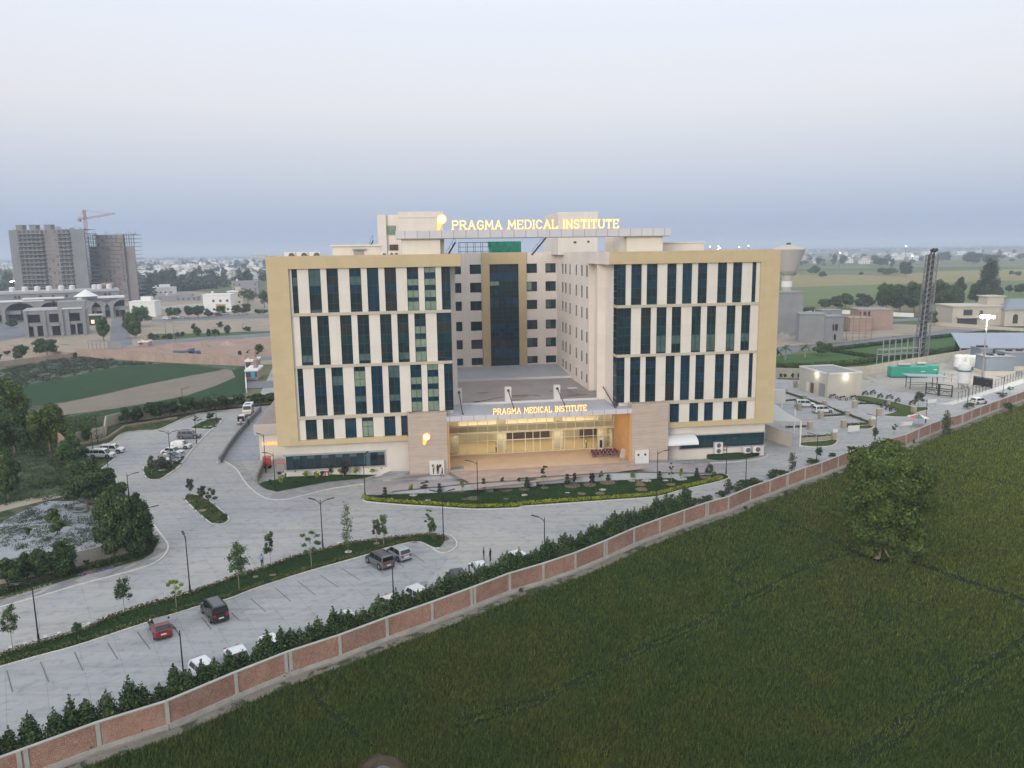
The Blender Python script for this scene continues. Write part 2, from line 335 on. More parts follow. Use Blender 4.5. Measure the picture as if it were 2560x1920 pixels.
# islands
isl={}
for nm,k,L in (('islandA','LA',[(1130,535),(1140,590),(1180,630),(1260,628),(1330,590),(1435,510),(1380,495),(1250,500)]),('islandB','LA',[(1455,785),(1475,757),(1560,755),(1640,790),(1780,905),(1808,950),(1765,980),(1690,985),(1640,960),(1540,870)]),('islandC','LA',[(1500,225),(1560,190),(1650,155),(1740,143),(1755,160),(1690,228),(1600,232)])):
    pts=Q(k,L); isl[nm]=pts; sheet('island_planting',smooth_line(pts+[pts[0]],3)[:-1],m_verge,.11); kerb(pts,closed=True)
kerb(Q('LA',[(1270,628),(1420,520),(1520,390),(1640,265),(1760,150)]),.25,.12)
# left verge, tiled footway, outer kerb
lk=Q('LA',[(-160,1690),(0,1640),(300,1560),(600,1470),(900,1390),(1180,1310),(1290,1240),(1330,1160),(1290,1090),(1215,990),(1170,900)])
li=Q('LA',[(-160,1630),(0,1583),(300,1495),(600,1405),(900,1330),(1130,1262),(1210,1210),(1235,1150),(1210,1080),(1150,1000),(1110,910)])
sheet('footway',lk+li[::-1],m_tile,.07); kerb(lk,.25,.12)
lo_=Q('LA',[(-160,1560),(0,1515),(300,1430),(600,1345),(870,1275),(1080,1215),(1150,1165),(1140,1080),(1080,960),(1000,830),(900,690),(820,560),(800,545)])
li2=li+Q('LA',[(1060,830),(1000,770),(950,700),(900,640),(835,600)])
sheet('verge',li2+lo_[::-1],m_verge,.05)
# verge behind the far parking, rear-left
kl=Q('LA',[(640,400),(700,375),(870,340),(930,290),(1000,258),(1120,243),(1250,235),(1400,170),(1560,110),(1860,75),(2150,45)])
kerb(kl); sheet('rear_verge',kl+Q('LA',[(2170,15),(1700,55),(1400,100),(960,185),(835,275),(600,335)]),m_verge,.06)
sheet('corner_verge',Q('LA',[(800,548),(905,467),(880,455),(640,470),(600,500),(700,560)]),m_verge,.07); kerb(Q('LA',[(800,548),(905,467)]))
# footway round the left wing, its garden, drop-off drive, plaza, front garden
fo=Q('LB',[(-260,640),(-160,700),(-100,790),(-40,860),(60,930),(150,948),(260,942),(420,903),(600,860),(860,822)])
fi=Q('LB',[(-130,640),(-60,720),(-30,770),(20,825),(80,865),(170,886),(320,855),(560,805),(860,775)])
sheet('curved_footway',fo+fi[::-1],m_walk,.06); kerb(fo)
sheet('wing_garden',Q('LB',[(20,825,-.85),(80,865,-.97),(170,886,-1),(320,855,-1),(560,805,-.9),(850,775,-.85),(1000,745,-.75),(1026,700,-.3),(1015,690,-.2),(560,745,-.2),(240,762,-.2),(160,790,-.5),(60,805,-.7)]),m_lawn,.09)
kerb(Q('LB',[(850,778),(1000,748),(1028,700)]),.15,.10)
sheet('tower_footway',Q('LB',[(865,800),(1000,797),(1210,765,-.1),(1640,716,0),(1640,680,0),(1210,725,0),(1025,722,-.3),(1000,750,-.7)]),m_walk,.05)
drive=Q('LB',[(870,835,-1),(1000,800,-1),(1210,765,-.45),(1640,716,0)])+Q('LC',[(0,650,0),(790,640,0),(1200,652,-.3),(1390,655,-.8),(1500,660,-1),(1520,735,-1),(1400,742,-.8),(1240,740,-.4),(1000,735,-.05),(700,740,0),(300,765,0),(0,785,0)])+Q('LB',[(2212,792,0),(1750,820,0),(1400,855,-.35),(1080,888,-.95),(880,905,-1)])
sheet('drop_off_drive',drive,m_drive,.03)
gl=Q('LB',[(850,938),(870,962),(1100,985),(1400,1003),(1740,1024),(2100,1012)])+Q('LC',[(0,1003),(400,975),(760,950),(1080,925),(1250,878),(1400,845),(1560,808),(1640,782),(1650,765),(1600,742),(1480,752)])
gu=Q('LC',[(1240,778),(1000,788),(700,802),(300,822),(0,843)])+Q('LB',[(2212,847),(1750,872),(1400,900),(1100,908),(950,915),(870,915)])
sheet('front_garden',gl+gu,m_lawn,.10); kerb(gl); garden_outline=list(gl+gu)
for i,(k,x,y,r) in enumerate([('LB',1355,955,.5),('LB',1715,940,1.1),('LB',1645,947,.4),('LB',1240,915,.7),('LB',1570,885,.7),('LB',1625,887,.6),('LB',1845,880,.8),('LB',1975,945,.5),('LB',1975,870,1.2),('LB',2120,868,.8),('LB',2120,915,.5),('LC',35,865,.9),('LC',35,915,.5),('LC',195,857,.7),('LC',410,840,1.4),('LC',375,897,.4),('LC',485,905,.7),('LC',550,835,1.2),('LC',655,873,.6),('LC',630,902,.8),('LC',690,818,1.3),('LC',885,802,.6),('LC',945,810,.7),('LC',945,833,.9),('LC',1000,801,.8),('LC',960,870,1.1),('LC',1195,832,.8),('LC',1265,787,1.1),('LC',1470,777,1.),('LC',1575,770,.8),('LC',1150,800,.5),('MA',2020,157,.35),('LA',2160,1392,.35),('LB',730,1366,.5),('LB',130,1550,.35),('LB',955,1300,.45),('LA',1285,560,.8),('LA',1600,880,.7),('LA',1520,805,.5),('LA',1640,215,.9),('LA',1330,150,.8)]):
    p=q(k,x,y); mb=MB(); mb.poly([(p.x+r*random.uniform(.8,1.1)*math.cos(a),p.y+r*random.uniform(.8,1.1)*math.sin(a),ZG+.13+.001*i) for a in [2*PI*j/12 for j in range(12)]]); struct('bare_soil',mb,m_soil if i%3 else m_kerb)
# right side: planted islands
for L in ([(450,680),(560,688),(690,680),(735,650),(728,625),(640,640),(450,655)],[(1080,440),(1180,450),(1300,450),(1380,415),(1455,395),(1440,375),(1340,370),(1120,318),(960,288),(840,285),(880,310),(1110,370),(1200,405)],[(810,540),(910,548),(1000,545),(1030,520),(1000,510),(800,520)]):
    pts=Q('LD',L); sheet('island_lawn',smooth_line(pts+[pts[0]],3)[:-1],grass_mat('island_grass',(.03,.06,.015),(.06,.09,.02),(.10,.11,.03)) if 'island_grass' not in bpy.data.materials else bpy.data.materials['island_grass'],.10); kerb(pts,closed=True)
pts=Q('LC',[(1465,590,-.5),(1480,625,-.9),(1560,635,-.95),(1750,628,-.95),(1890,600,-.9),(1890,578,-.3),(1700,575,-.25),(1480,590,-.3)]); sheet('ac_garden',pts,m_lawn,.09)
kerb(Q('LC',[(1500,658),(1700,648),(1880,625),(1950,605),(1955,590)]))
sheet('ac_footway',Q('LC',[(1500,658),(1700,648),(1880,625),(1950,605),(1955,590),(1930,575),(1890,575),(1890,600),(1750,628),(1560,635),(1480,625),(1400,640)]),m_walk,.05)
kk=struct('kerb',KERBS,m_kerb)
# ------------------------------------------------------------------ land around the campus
m_f1=grass_mat('young_crop',(.022,.050,.024),(.032,.068,.030),(.046,.082,.036),1.2); m_scrub=dirt_mat('scrubland',(.05,.07,.05),(.11,.125,.10),1.6,(.20,.21,.19),.56)
m_plough=dirt_mat('ploughed_soil',(.17,.145,.115),(.23,.195,.16),1); m_dust=dirt_mat('dusty_ground',(.25,.205,.16),(.36,.30,.24),.6,(.10,.12,.06),.6)
m_red=dirt_mat('reddish_earth',(.26,.17,.13),(.35,.26,.21),.8,(.12,.13,.07),.62); m_ruin=dirt_mat('old_slab',(.20,.215,.235),(.34,.35,.37),1.6,(.05,.07,.045),.53)
m_mgrass=grass_mat('park_grass',(.05,.10,.03),(.07,.13,.04),(.09,.15,.05)); m_path=M('pale_paving',(.42,.41,.39),.9,.15)
KA=lambda L:Q('KA',L)
sheet('scrub_field',KA([(-300,1480),(0,1345),(340,1275),(600,1235),(1100,1285),(1500,1300),(1940,1312),(1860,1345),(1400,1330),(900,1330),(420,1430),(200,1470),(-200,1700)]),m_scrub,.02)
sheet('green_crop',KA([(200,1460),(420,1425),(900,1322),(1300,1290),(1500,1300),(1770,1335),(1500,1395),(1100,1475),(850,1535),(340,1620),(100,1640)]),m_f1,.035)
sheet('ploughed_field',KA([(440,1615),(850,1530),(1100,1470),(1500,1390),(1780,1338),(1830,1345),(1860,1400),(1700,1470),(1480,1545),(1200,1600),(900,1650),(500,1700),(300,1680)]),m_plough,.045)
sheet('grass_margin',KA([(1830,1345),(1940,1315),(1945,1520),(1700,1600),(1400,1640),(900,1700),(500,1720),(900,1650),(1200,1600),(1480,1545),(1700,1470),(1860,1400)]),m_f1,.03)
sheet('left_rough',Q('LA',[(-400,900),(-300,200),(0,100),(470,-20),(1000,150),(835,290),(600,340),(580,520),(800,640),(1000,830),(1150,1180),(870,1275),(-200,1560)]),dirt_mat('rough_ground',(.05,.065,.04),(.12,.12,.085),.9,(.03,.045,.02),.5),.02)
sheet('old_slab',Q('LA',[(-60,1270),(-60,1000),(180,880),(380,800),(600,800),(760,850),(850,1180),(600,1225),(300,1215),(0,1275)]),m_ruin,.035)
sheet('dirt_track',Q('LA',[(-60,900),(0,830),(280,770),(560,725),(600,745),(300,810),(0,885)]),dirt_mat('track',(.28,.24,.19),(.38,.33,.27),1),.05)
# town edge: dusty plots, roads, park strip
sheet('town_ground',KA([(-600,1330),(-300,1180),(-200,900),(400,800),(1000,760),(1500,720),(2300,780),(2300,1020),(2300,1300),(1940,1300),(600,1230),(0,1300)]),m_dust,.01)
sheet('red_plot',KA([(600,1190),(1000,1165),(1500,1110),(2300,1080),(2300,1235),(1940,1240)]),m_red,.03)
sheet('brown_plot',KA([(1130,1010),(1250,965),(2300,930),(2300,1020),(1700,1030),(1150,1045)]),m_dust,.025)
sheet('far_street',KA([(1200,965),(1190,945),(1700,915),(2300,905),(2300,930),(1700,945)]),m_asph,.04)
sheet('access_road',KA([(865,1175),(880,960),(900,935),(985,935),(1050,1140),(950,1172)]),m_asph,.045)
sheet('market_court',KA([(-300,1000),(-100,960),(190,965),(200,1080),(0,1120),(-200,1130)]),m_asph,.035)
sheet('side_road',KA([(1165,1150),(1100,1128),(1500,1090),(2300,1040),(2300,1065),(1500,1120)]),m_asph,.05)
sheet('park_strip',KA([(1120,1115),(1150,1060),(1700,1050),(2140,1035),(2140,1065),(1600,1085)]),m_mgrass,.035)
sheet('rear_lane',KA([(1940,1250),(2300,1225),(2300,1260),(1945,1275)]),m_asph,.05)
sheet('rear_lane',KA([(1945,1440),(2300,1420),(2300,1480),(1945,1490)]),m_asph,.05)
# right side, behind the campus
KD=lambda L:Q('KD',L)
sheet('park_lawn',KD([(150,1130),(250,1045),(700,1000),(1100,945),(1500,905),(1950,855),(2400,880),(2300,1000),(1650,1040),(1100,1120),(500,1160)]),m_mgrass,.03)
sheet('estate_road',KD([(100,1060),(270,1050),(430,1010),(700,985),(1000,945),(1400,905),(1830,862),(1800,838),(1600,830),(1400,870),(1050,905),(800,940),(500,960),(100,990)]),m_asph,.05)
sheet('estate_road',KD([(1150,755),(1300,745),(1420,740),(1430,760),(1160,775)]),m_asph,.05)
sheet('building_plot',KD([(100,990),(100,870),(450,860),(850,850),(1200,790),(1500,800),(1600,830),(1400,868),(1050,900),(800,935),(500,955)]),m_dust,.025)
sheet('building_plot',KD([(1500,800),(1600,790),(2500,840),(2500,880),(1850,860),(1600,828)]),m_dust,.02)
sheet('khaki_field',KD([(370,400),(1200,405),(1500,375),(2400,350),(2400,440),(1300,470),(360,500)]),grass_mat('khaki_crop',(.25,.21,.09),(.28,.24,.105),(.31,.265,.12),.05),.03)
sheet('green_field',KD([(360,500),(1300,470),(2400,445),(2400,610),(1900,640),(600,640),(450,650)]),grass_mat('pale_crop',(.12,.16,.065),(.145,.185,.07),(.165,.20,.08),.05),.02)
sheet('service_yard',KD([(250,1215),(540,1200),(950,1165),(1600,1055),(1900,1000),(2700,900),(2700,1200),(2212,1220),(1900,1330),(1640,1380),(1500,1370),(1200,1320),(950,1290)]),dirt_mat('yard_ground',(.27,.255,.23),(.36,.34,.31),1,(.22,.17,.12),.6),.02)
sheet('lane_edge_walk',Q('LD',[(1530,350),(1610,340),(2212,148),(2212,185),(1660,355)]),m_kerb,.10,thick=.1)
# rough strip and crop field outside the campus wall
sheet('wall_foot_strip',WALLP+[p+Vector((1.25,-1.65,0)) for p in WALLP[::-1]],dirt_mat('foot_dirt',(.16,.145,.12),(.26,.235,.2),2,(.05,.06,.035),.5),.02)

for i,(k,x,y) in enumerate([('MA',885,455),('MA',1100,385),('MA',650,530),('MA',412,605),('MA',140,690),('MA',1315,320),('MA',1720,190),('LB',685,1278),('LB',1110,1238),('LB',960,1262),('LB',248,1020),('LB',1330,1600),('LA',1320,1580)]):
    p=q(k,x,y); mb=MB(); w_=.75 if i<10 else .45; d_=Vector((.83,.55,0)); e_=Vector((-.55,.83,0)); mb.poly([p+(d_*a+e_*b_)*1.0+Vector((0,0,.022)) for a,b_ in ((-w_,-.3),(w_,-.3),(w_,.3),(-w_,.3))]); o=struct('drain_cover',mb,m_kerb if i<10 else m_concd)
    if i<10: mb=MB(); mb.poly([p+(d_*a+e_*b_)*1.0+Vector((0,0,.030)) for a,b_ in ((-w_*.6,-.14),(w_*.6,-.14),(w_*.6,.14),(-w_*.6,.14))]); struct('drain_grate',mb,m_concd)
# ------------------------------------------------------------------ crop field
n=N('crop_soil',.95,0,.1); f=n.noise(.05,6,True); g=n.noise(3,5,True)
n.col(n.ramp(n.mix(.5,f,g),[(.3,(.012,.024,.008)),(.7,(.024,.034,.011))])); m_csoil=n.m
FLDP=[p+Vector((.95,-1.25,0)) for p in WALLP]
sheet('field',[Vector((-160,-20,ZG)),Vector((260,-20,ZG)),Vector((330,190,ZG))]+FLDP[::-1],m_csoil,.035)
n=N('crop_leaf',.8,0,.25); rnd=n.n('ShaderNodeNewGeometry').outputs['Random Per Island']
f=n.noise(.028,5,True); f2=n.noise(.22,4,True)
base=n.ramp(n.mix(.5,f,f2),[(.33,(.044,.082,.020)),(.46,(.058,.090,.021)),(.58,(.078,.094,.022)),(.70,(.102,.122,.024))])
# yellower away from the wall corner, towards the tree side
sp=n.n('ShaderNodeSeparateXYZ'); n.l(n.co(True),sp.inputs[0])
far=n.math('MULTIPLY',n.math('SUBTRACT',sp.outputs['X'],38),.022,True)
base=n.mix(n.math('MULTIPLY',far,.75),base,(.115,.145,.020))
n.col(n.mix(1,base,n.ramp(rnd,[(0,(.30,.32,.32)),(.5,(.9,.92,.9)),(.88,(1.6,1.5,1.2)),(1,(2.9,2.7,1.9))]),'MULTIPLY')); m_crop=n.m
TR=[]  # wheel tracks and gaps, as ground polylines with half width
def trk(k,L,w): TR.append(([q(k,*a).xy for a in L],w))
trk('MC',[(-500,1300),(100,1140),(430,990),(800,800),(1130,640),(1500,470),(1850,290),(2200,110),(2600,-60)],.17)
trk('MC',[(-500,1360),(120,1185),(560,960),(950,770),(1300,610),(1700,410),(2050,240)],.15)
trk('MD',[(780,1640),(1200,1340),(1500,1130),(1800,910),(2212,650),(2500,480)],.22); trk('MD',[(820,1700),(1260,1430),(1600,1180),(1900,960),(2212,760)],.17)
trk('MD',[(200,215),(450,110),(700,20),(950,-60)],.12)
trk('LC',[(1870,1420),(1720,1510),(1660,1560),(1680,1600),(1760,1640)],.16)
trk('MB',[(410,1000),(520,1170),(640,1280),(800,1420),(900,1480)],.22); trk('MB',[(560,990),(560,1080)],.1); trk('MB',[(1170,1200),(1190,1130)],.08)
trk('MD',[(1250,20),(1500,100),(1750,190),(2000,270),(2212,340),(2600,480)],.35)
trk('LD',[(250,1260),(500,1350),(750,1450),(950,1560),(1050,1590),(1250,1600)],.30)
trk('LD',[(1430,830),(1700,900),(2212,1010)],.2); trk('LD',[(1900,1280),(2212,1340)],.15); trk('LD',[(1480,680),(1800,700),(2212,600)],.12)
PIT=q('MB',985,1730).xy
def segd(X,Y,a,b):
    dx,dy=b[0]-a[0],b[1]-a[1]; t=np.clip(((X-a[0])*dx+(Y-a[1])*dy)/(dx*dx+dy*dy+1e-9),0,1); return np.hypot(X-a[0]-t*dx,Y-a[1]-t*dy)
def inside(X,Y,poly):
    r=np.zeros(len(X),bool); n=len(poly); j=n-1
    for i in range(n):
        xi,yi=poly[i][0],poly[i][1]; xj,yj=poly[j][0],poly[j][1]
        r^=((yi>Y)!=(yj>Y))&(X<(xj-xi)*(Y-yi)/(yj-yi+1e-12)+xi); j=i
    return r
vis=[(p.x,p.y) for p in FLDP[:-3]]+[(190,178),(110,120),(60,62),(30,36),(-8,34),(-40,38)]
nB=1900000; th=NR.uniform(R(-42),R(42),nB); rr=34*(215/34)**NR.uniform(0,1,nB)  # denser nearby
X=rr*np.sin(th); Y=rr*np.cos(th); k=inside(X,Y,vis); X,Y=X[k],Y[k]
keep=np.ones(len(X),bool); hs=np.ones(len(X))
wob=np.sin(X*1.7+Y*.9)*.5+np.sin(X*.6-Y*2.3)*.5
for L,w_ in TR:
    for a,b_ in zip(L,L[1:]):
        d=segd(X,Y,a,b_); keep&=~((d<w_*1.7*(1+.6*wob))&(NR.uniform(size=len(X))<.80)); hs=np.where(d<w_*3.2,hs*.78,hs)
keep&=np.hypot((X-PIT[0])/1.0,(Y-PIT[1])/1.5)>1.55
gap=(np.sin(X*.31+3)*np.sin(Y*.43+1)+np.sin(X*1.3)*np.sin(Y*1.1))>1.35
keep&=~(gap&(NR.uniform(size=len(X))<.5)); X,Y,hs=X[keep],Y[keep],hs[keep]
sz=np.clip(np.hypot(X,Y)/60,.9,1.9)
nb=len(X); a=NR.uniform(0,2*PI,nb); wd=NR.uniform(.022,.042,nb)*sz; hh=NR.uniform(.26,.44,nb)*hs; le=NR.normal(0,.09,(nb,2))+np.array([.05,.03])
T=np.zeros((nb,3,3)); T[:,0]=np.stack([X-np.cos(a)*wd,Y-np.sin(a)*wd,np.full(nb,ZG+.08)],1); T[:,1]=np.stack([X+np.cos(a)*wd,Y+np.sin(a)*wd,np.full(nb,ZG+.08)],1)
T[:,2]=np.stack([X+le[:,0],Y+le[:,1],ZG+.08+hh],1)
o=quads('wheat_crop',T,m_crop,nv=3); o['kind']='stuff'; o['label']='dense dark green cereal crop with tractor lines outside the brick wall'
# spoil pit with a pool in the field
pp=Vector((PIT[0],PIT[1],ZG)); b=MB(); rings=[(1.9,.03,0),(1.5,.2,0),(.95,.28,0),(.7,.10,0)]
N_=20; 
for ri,(r,z,_) in enumerate(rings):
    for j in range(N_):
        a_=2*PI*j/N_; k_=1+.12*math.sin(3*a_+1)+.08*math.sin(7*a_); b.v.append((pp.x+r*k_*math.cos(a_),pp.y+r*1.45*k_*math.sin(a_),ZG+.04+z+random.uniform(-.03,.05)))
for ri in range(len(rings)-1):
    for j in range(N_): b.f.append((ri*N_+j,ri*N_+(j+1)%N_,(ri+1)*N_+(j+1)%N_,(ri+1)*N_+j)); b.m.append(0)
struct('mud_rim',b,dirt_mat('pit_mud',(.04,.032,.022),(.095,.07,.05),6,(.05,.06,.03),.6))
b=MB(); b.poly([(pp.x+.8*math.cos(a_)*(1+.15*math.sin(2*a_)),pp.y+1.05*math.sin(a_),ZG+.2) for a_ in [2*PI*j/16 for j in range(16)]]); struct('puddle',b,M('grey_water',(.07,.075,.08),.25,.2,3))
# ------------------------------------------------------------------ the hospital (local frame: u along the front, v into depth, z up)
TH=R(8.4); HO=Vector((-38.294,122.829,0)); UU=Vector((math.cos(TH),math.sin(TH),0)); VV=Vector((-math.sin(TH),math.cos(TH),0))
def W(u,v,z=0): return HO+UU*u+VV*v+Vector((0,0,z))
cream=(.69,.635,.565); beige=(.535,.42,.25)
mc=panel_mat('cream_cladding',cream,2.2,2.1,.025,.86); mcs=panel_mat('side_cladding',(.74,.665,.60),3.1,4.17,.03,.80)
mb_=panel_mat('beige_panels',beige,2.4,1.3,.035,.90); mstone=None
n=N('striped_stone',.8,0,.3); co=n.co(); mp=n.n('ShaderNodeMapping'); mp.inputs['Scale'].default_value=(.25,.25,9); n.l(co,mp.inputs[0]); f=n.noise(1,5,vec=mp.outputs[0]); f2=n.noise(.5,4)
n.col(n.mix(1,n.ramp(f,[(.3,(.40,.315,.26)),(.5,(.47,.38,.315)),(.7,(.53,.44,.37))]),n.ramp(f2,[(.3,(.9,.9,.9)),(.7,(1,1,1))]),'MULTIPLY')); mstone=n.m
malu=panel_mat('aluminium_panels',(.58,.56,.585),2.0,20,.05,.45,.35,ms=.05); mcan=panel_mat('canopy_sheet',(.40,.41,.45),1.2,9,.04,.75,.5,'xy')
mframe=M('window_frame',(.035,.045,.05),.4,0); mwht=M('white_paint',(.62,.60,.57),.6,.06,2); mroof=dirt_mat('roof_screed',(.27,.235,.23),(.37,.325,.32),1.2); mgrey=M('grey_trim',(.33,.33,.34),.6,.1)
mband=panel_mat('band_beige',(.50,.445,.345),2.4,1.3,.03,.92)
def glass(name,c,rough=.07,spec=.6,emit=None,es=0,metal=0):
    n=N(name,rough,metal,spec); f=n.noise(.45,3); f2=n.noise(2.2,2)
    n.col(n.ramp(n.mix(.4,f,f2),[(.3,tuple(x*.65 for x in c)),(.7,tuple(x*1.35 for x in c))]))
    if emit: n.b.inputs['Emission Color'].default_value=(*emit,1); n.b.inputs['Emission Strength'].default_value=es
    return n.m
gD=glass('vision_glass',(.010,.026,.034)); gB=glass('spandrel_glass',(.010,.038,.066)); gG=glass('curtained_glass',(.15,.20,.155),.12,.5,(.55,.7,.45),.05); gT=glass('brown_glass',(.026,.030,.030)); gP=glass('pale_glass',(.07,.12,.12),.1); gN=glass('teal_glass',(.010,.038,.048))
GM=[gD,gB,gG,gT,gP,gN,mframe]
hosp=thing('hospital_building','large cream and beige medical institute with two striped window wings round a recessed court','hospital building',HO,TH)
def part(name,mb,mat,parent=hosp): return mb.build(name,mat,parent)
Z=dict(r1=(26.55,33.45),r2=(18.2,26.08),r3=(9.9,17.75),r4=(6.05,9.35))
BANDS=[(26.08,26.55),(17.75,18.2),(9.35,9.9)]
WL=dict(r1=[(4.14,5.0),(6.71,8.55),(9.47,11.25),(13,14.82),(15.74,17.55),(18.5,20.32),(22.02,23.85),(24.77,26.61),(27.52,28.95)],
 r2=[(4.95,6.72),(7.66,9.46),(11.22,13.0),(13.93,15.77),(17.5,19.3),(20.24,22.03),(22.98,24.81),(26.56,28.95)],
 r3=[(4.12,5.0),(6.71,8.53),(9.45,11.25),(13,14.8),(15.73,17.53),(18.48,20.3),(22.03,23.83),(24.76,26.6),(27.52,28.95)],
 r4=[(4.92,6.7),(7.63,9.44),(11.19,12.98),(13.91,15.73),(17.49,19.3),(20.23,21.2)])
WR=dict(r1=[(56.8,58.22),(59.13,60.95),(61.83,63.7),(65.38,67.02),(68.06,69.76),(70.78,72.45),(74.29,75.95),(77.01,78.67),(80.49,81.24)],
 r2=[(56.8,59.2),(60.9,62.67),(63.64,65.4),(66.33,68.0),(69.85,71.53),(72.58,74.22),(76.12,77.73),(78.8,80.42)],
 r3=[(56.8,58.17),(59.12,60.93),(61.84,63.68),(65.39,67.02),(68.07,69.75),(70.77,72.43),(74.31,75.95),(77.01,78.67),(80.48,81.24)],
 r4=[(66.3,68.0),(69.84,71.5),(72.55,74.19),(76.06,77.69),(78.76,80.42)])
rg=random.Random(3)
SPEC={('L','r1',6):'lit',('L','r1',7):'lit',('L','r2',6):'lit',('L','r3',6):'lit',('L','r3',7):'lit',('L','r4',3):'lit4',('L','r1',1):'pale',('L','r1',5):'brown',('L','r1',4):'blue',('L','r3',4):'blue',('L','r3',3):'mid',('L','r3',5):'mid2',('R','r1',4):'blue',('R','r3',4):'blue',('R','r3',3):'low'}
def strip(side,row,i,u0,u1):
    z0,z1=Z[row]; H=z1-z0; um=(u0+u1)/2; wide=(u1-u0)>1.2; fr=MB(); gl=MB(); Y=.62
    k=SPEC.get((side,row,i)); segs=[]
    if row=='r4': segs=[(0,.18,0),(.18,1,1 if rg.random()<.5 else 0)] if k is None else [(0,.2,0),(.2,.48,2),(.48,1,2)]
    elif k=='lit': segs=[(0,.13,2 if i!=6 else 0),(.13,.27,1),(.27,.42,2),(.42,.53,1),(.53,.70,2),(.70,.79,1),(.79,1,2)]
    elif k=='blue': segs=[(0,.4,1),(.4,.62,1),(.62,1,1)]
    elif k=='brown': segs=[(0,.40,3),(.40,.58,1),(.58,.80,3),(.80,1,3)]
    elif k=='pale': segs=[(0,.18,4),(.18,.39,4),(.39,.58,1),(.58,.93,0),(.93,1,4)]
    elif k=='mid': segs=[(0,.1,0),(.1,.27,2),(.27,.42,2),(.42,.62,1),(.62,.74,4),(.74,1,0)]
    elif k=='mid2': segs=[(0,.14,4),(.14,.26,4),(.26,.45,0),(.45,.62,5),(.62,.75,4),(.75,1,0)]
    elif k=='low': segs=[(0,.42,0),(.42,.6,1),(.6,1,3)]
    elif row=='r2' and side=='R' and i>=2: segs=[(0,.2,0),(.2,.42,0),(.42,.62,5),(.62,.80,4),(.80,.97,rg.choice((0,4))),(.97,1,5)]
    elif row=='r2': segs=[(0,.2,0),(.2,.42,rg.choice((0,3))),(.42,.60,5),(.60,.8,0),(.8,.94,rg.choice((0,4,0))),(.94,1,0)]
    elif side=='R': segs=[(0,.12,0),(.12,.25,1),(.25,.42,0),(.42,.60,1),(.60,.82,0),(.82,1,rg.choice((0,5)))]
    else: segs=[(0,.19,rg.choice((0,5))),(.19,.38,rg.choice((0,3,4))),(.38,.56,1),(.56,.8,0),(.8,.95,0),(.95,1,5)]
    for a,b_,t in segs:
        za,zb=z1-b_*H,z1-a*H; cols=[(u0,um),(um,u1)] if wide else [(u0,u1)]
        for (ca,cb) in cols:
            tt=t
            if t in (0,5) and rg.random()<.12: tt=rg.choice((3,5,1))
            gl.box(ca+.02,Y+rg.uniform(-.012,.012),za+.02,cb-.02,Y+.08,zb-.02,tt)
    for a,b_,t in segs[1:]: fr.box(u0,Y-.05,z1-a*H-.03,u1,Y+.1,z1-a*H+.03)
    for u in ([u0+.03,um,u1-.03] if wide else [u0+.03,u1-.03]): fr.box(u-.03,Y-.055,z0,u+.03,Y+.1,z1)
    fr.box(u0,Y-.055,z0,u1,Y+.1,z0+.06); fr.box(u0,Y-.055,z1-.06,u1,Y+.1,z1)
    w=part('window',gl,GM); part('frame',fr,mframe,w); return w
gC=glass('centre_glass',(.016,.035,.045)); gC2=glass('centre_spandrel',(.016,.060,.105))
def wing(side,tab,ua,ub,fa,fb,Wn):
    # ua,ub clear facade; fa,fb outer edges of the beige frame
    wall=MB(); Y=.40; D=.95
    for row,wins in tab.items():
        z0,z1=Z[row]; cur=ua if side=='L' else (wins[0][0] if row!='r4' else 65.1)
        end=28.95 if (side=='L' and row!='r4') else (21.2 if side=='L' else ub)
        for (a,b_) in wins:
            if a-cur>.05: wall.box(cur,Y,z0-.04,a,D,z1+.04)
            cur=b_
        if end-cur>.05: wall.box(cur,Y,z0-.04,end,D,z1+.04)
        for i,(a,b_) in enumerate(wins): strip(side,row,i,a,b_)
    part('front_wall',wall,mc)
    core=MB(); core.box(Wn[0],.93,9.2,Wn[1],60,34.6); core.box(Wn[0] if side=='L' else 58.8,.93,4.9,27.6 if side=='L' else Wn[1],60,9.2); part('core_wall',core,mc)
    bd=MB()
    for z0,z1 in BANDS:
        a,b_=(ua-.1,28.95) if side=='L' else (56.8 if z0>11 else 58.2,ub+.1)
        if z0<10: a,b_=(ua-.1,21.25) if side=='L' else (65.2,ub+.1)
        bd.box(a,.22,z0,b_,.93,z1)
    part('beige_band',bd,mband)
    f=MB()
    if side=='L':
        f.box(.4,0,5.2,3.72,1.0,33.48); f.box(.4,0,33.48,30.7,8,35.45); f.box(3.72,0,5.2,21.3,1.0,5.85)
        f.box(3.72,.02,5.85,21.2,.9,6.0); f.box(.4,1,5.2,1.3,60,35.45)
    else:
        f.box(81.88,0,5.2,85.3,1.0,33.36); f.box(55.3,0,33.36,85.3,8,35.4); f.box(65.2,0,5.2,81.88,1.0,5.9)
        f.box(65.2,.02,5.9,81.9,.9,6.05); f.box(84.4,1,5.2,85.3,60,35.4)
    part('beige_frame',f,mb_)
    r=MB(); r.box(Wn[0],1,34.6,Wn[1],60,34.75); part('roof_slab',r,mroof)
wing('L',WL,3.72,28.95,.4,30.7,(.9,28.9)); wing('R',WR,56.8,81.88,55.3,85.3,(57.3,84.8))
# pale end faces and soffits of the top beams towards the court
for a_ in ((55.22,.3,33.3,55.3,18,35.42),(30.7,.3,33.3,30.78,18,35.42),(55.3,8,33.4,57.2,18,35.35),(28.9,8,33.4,30.7,18,35.35)): part('beam_end',MB().box(*a_),mcs)
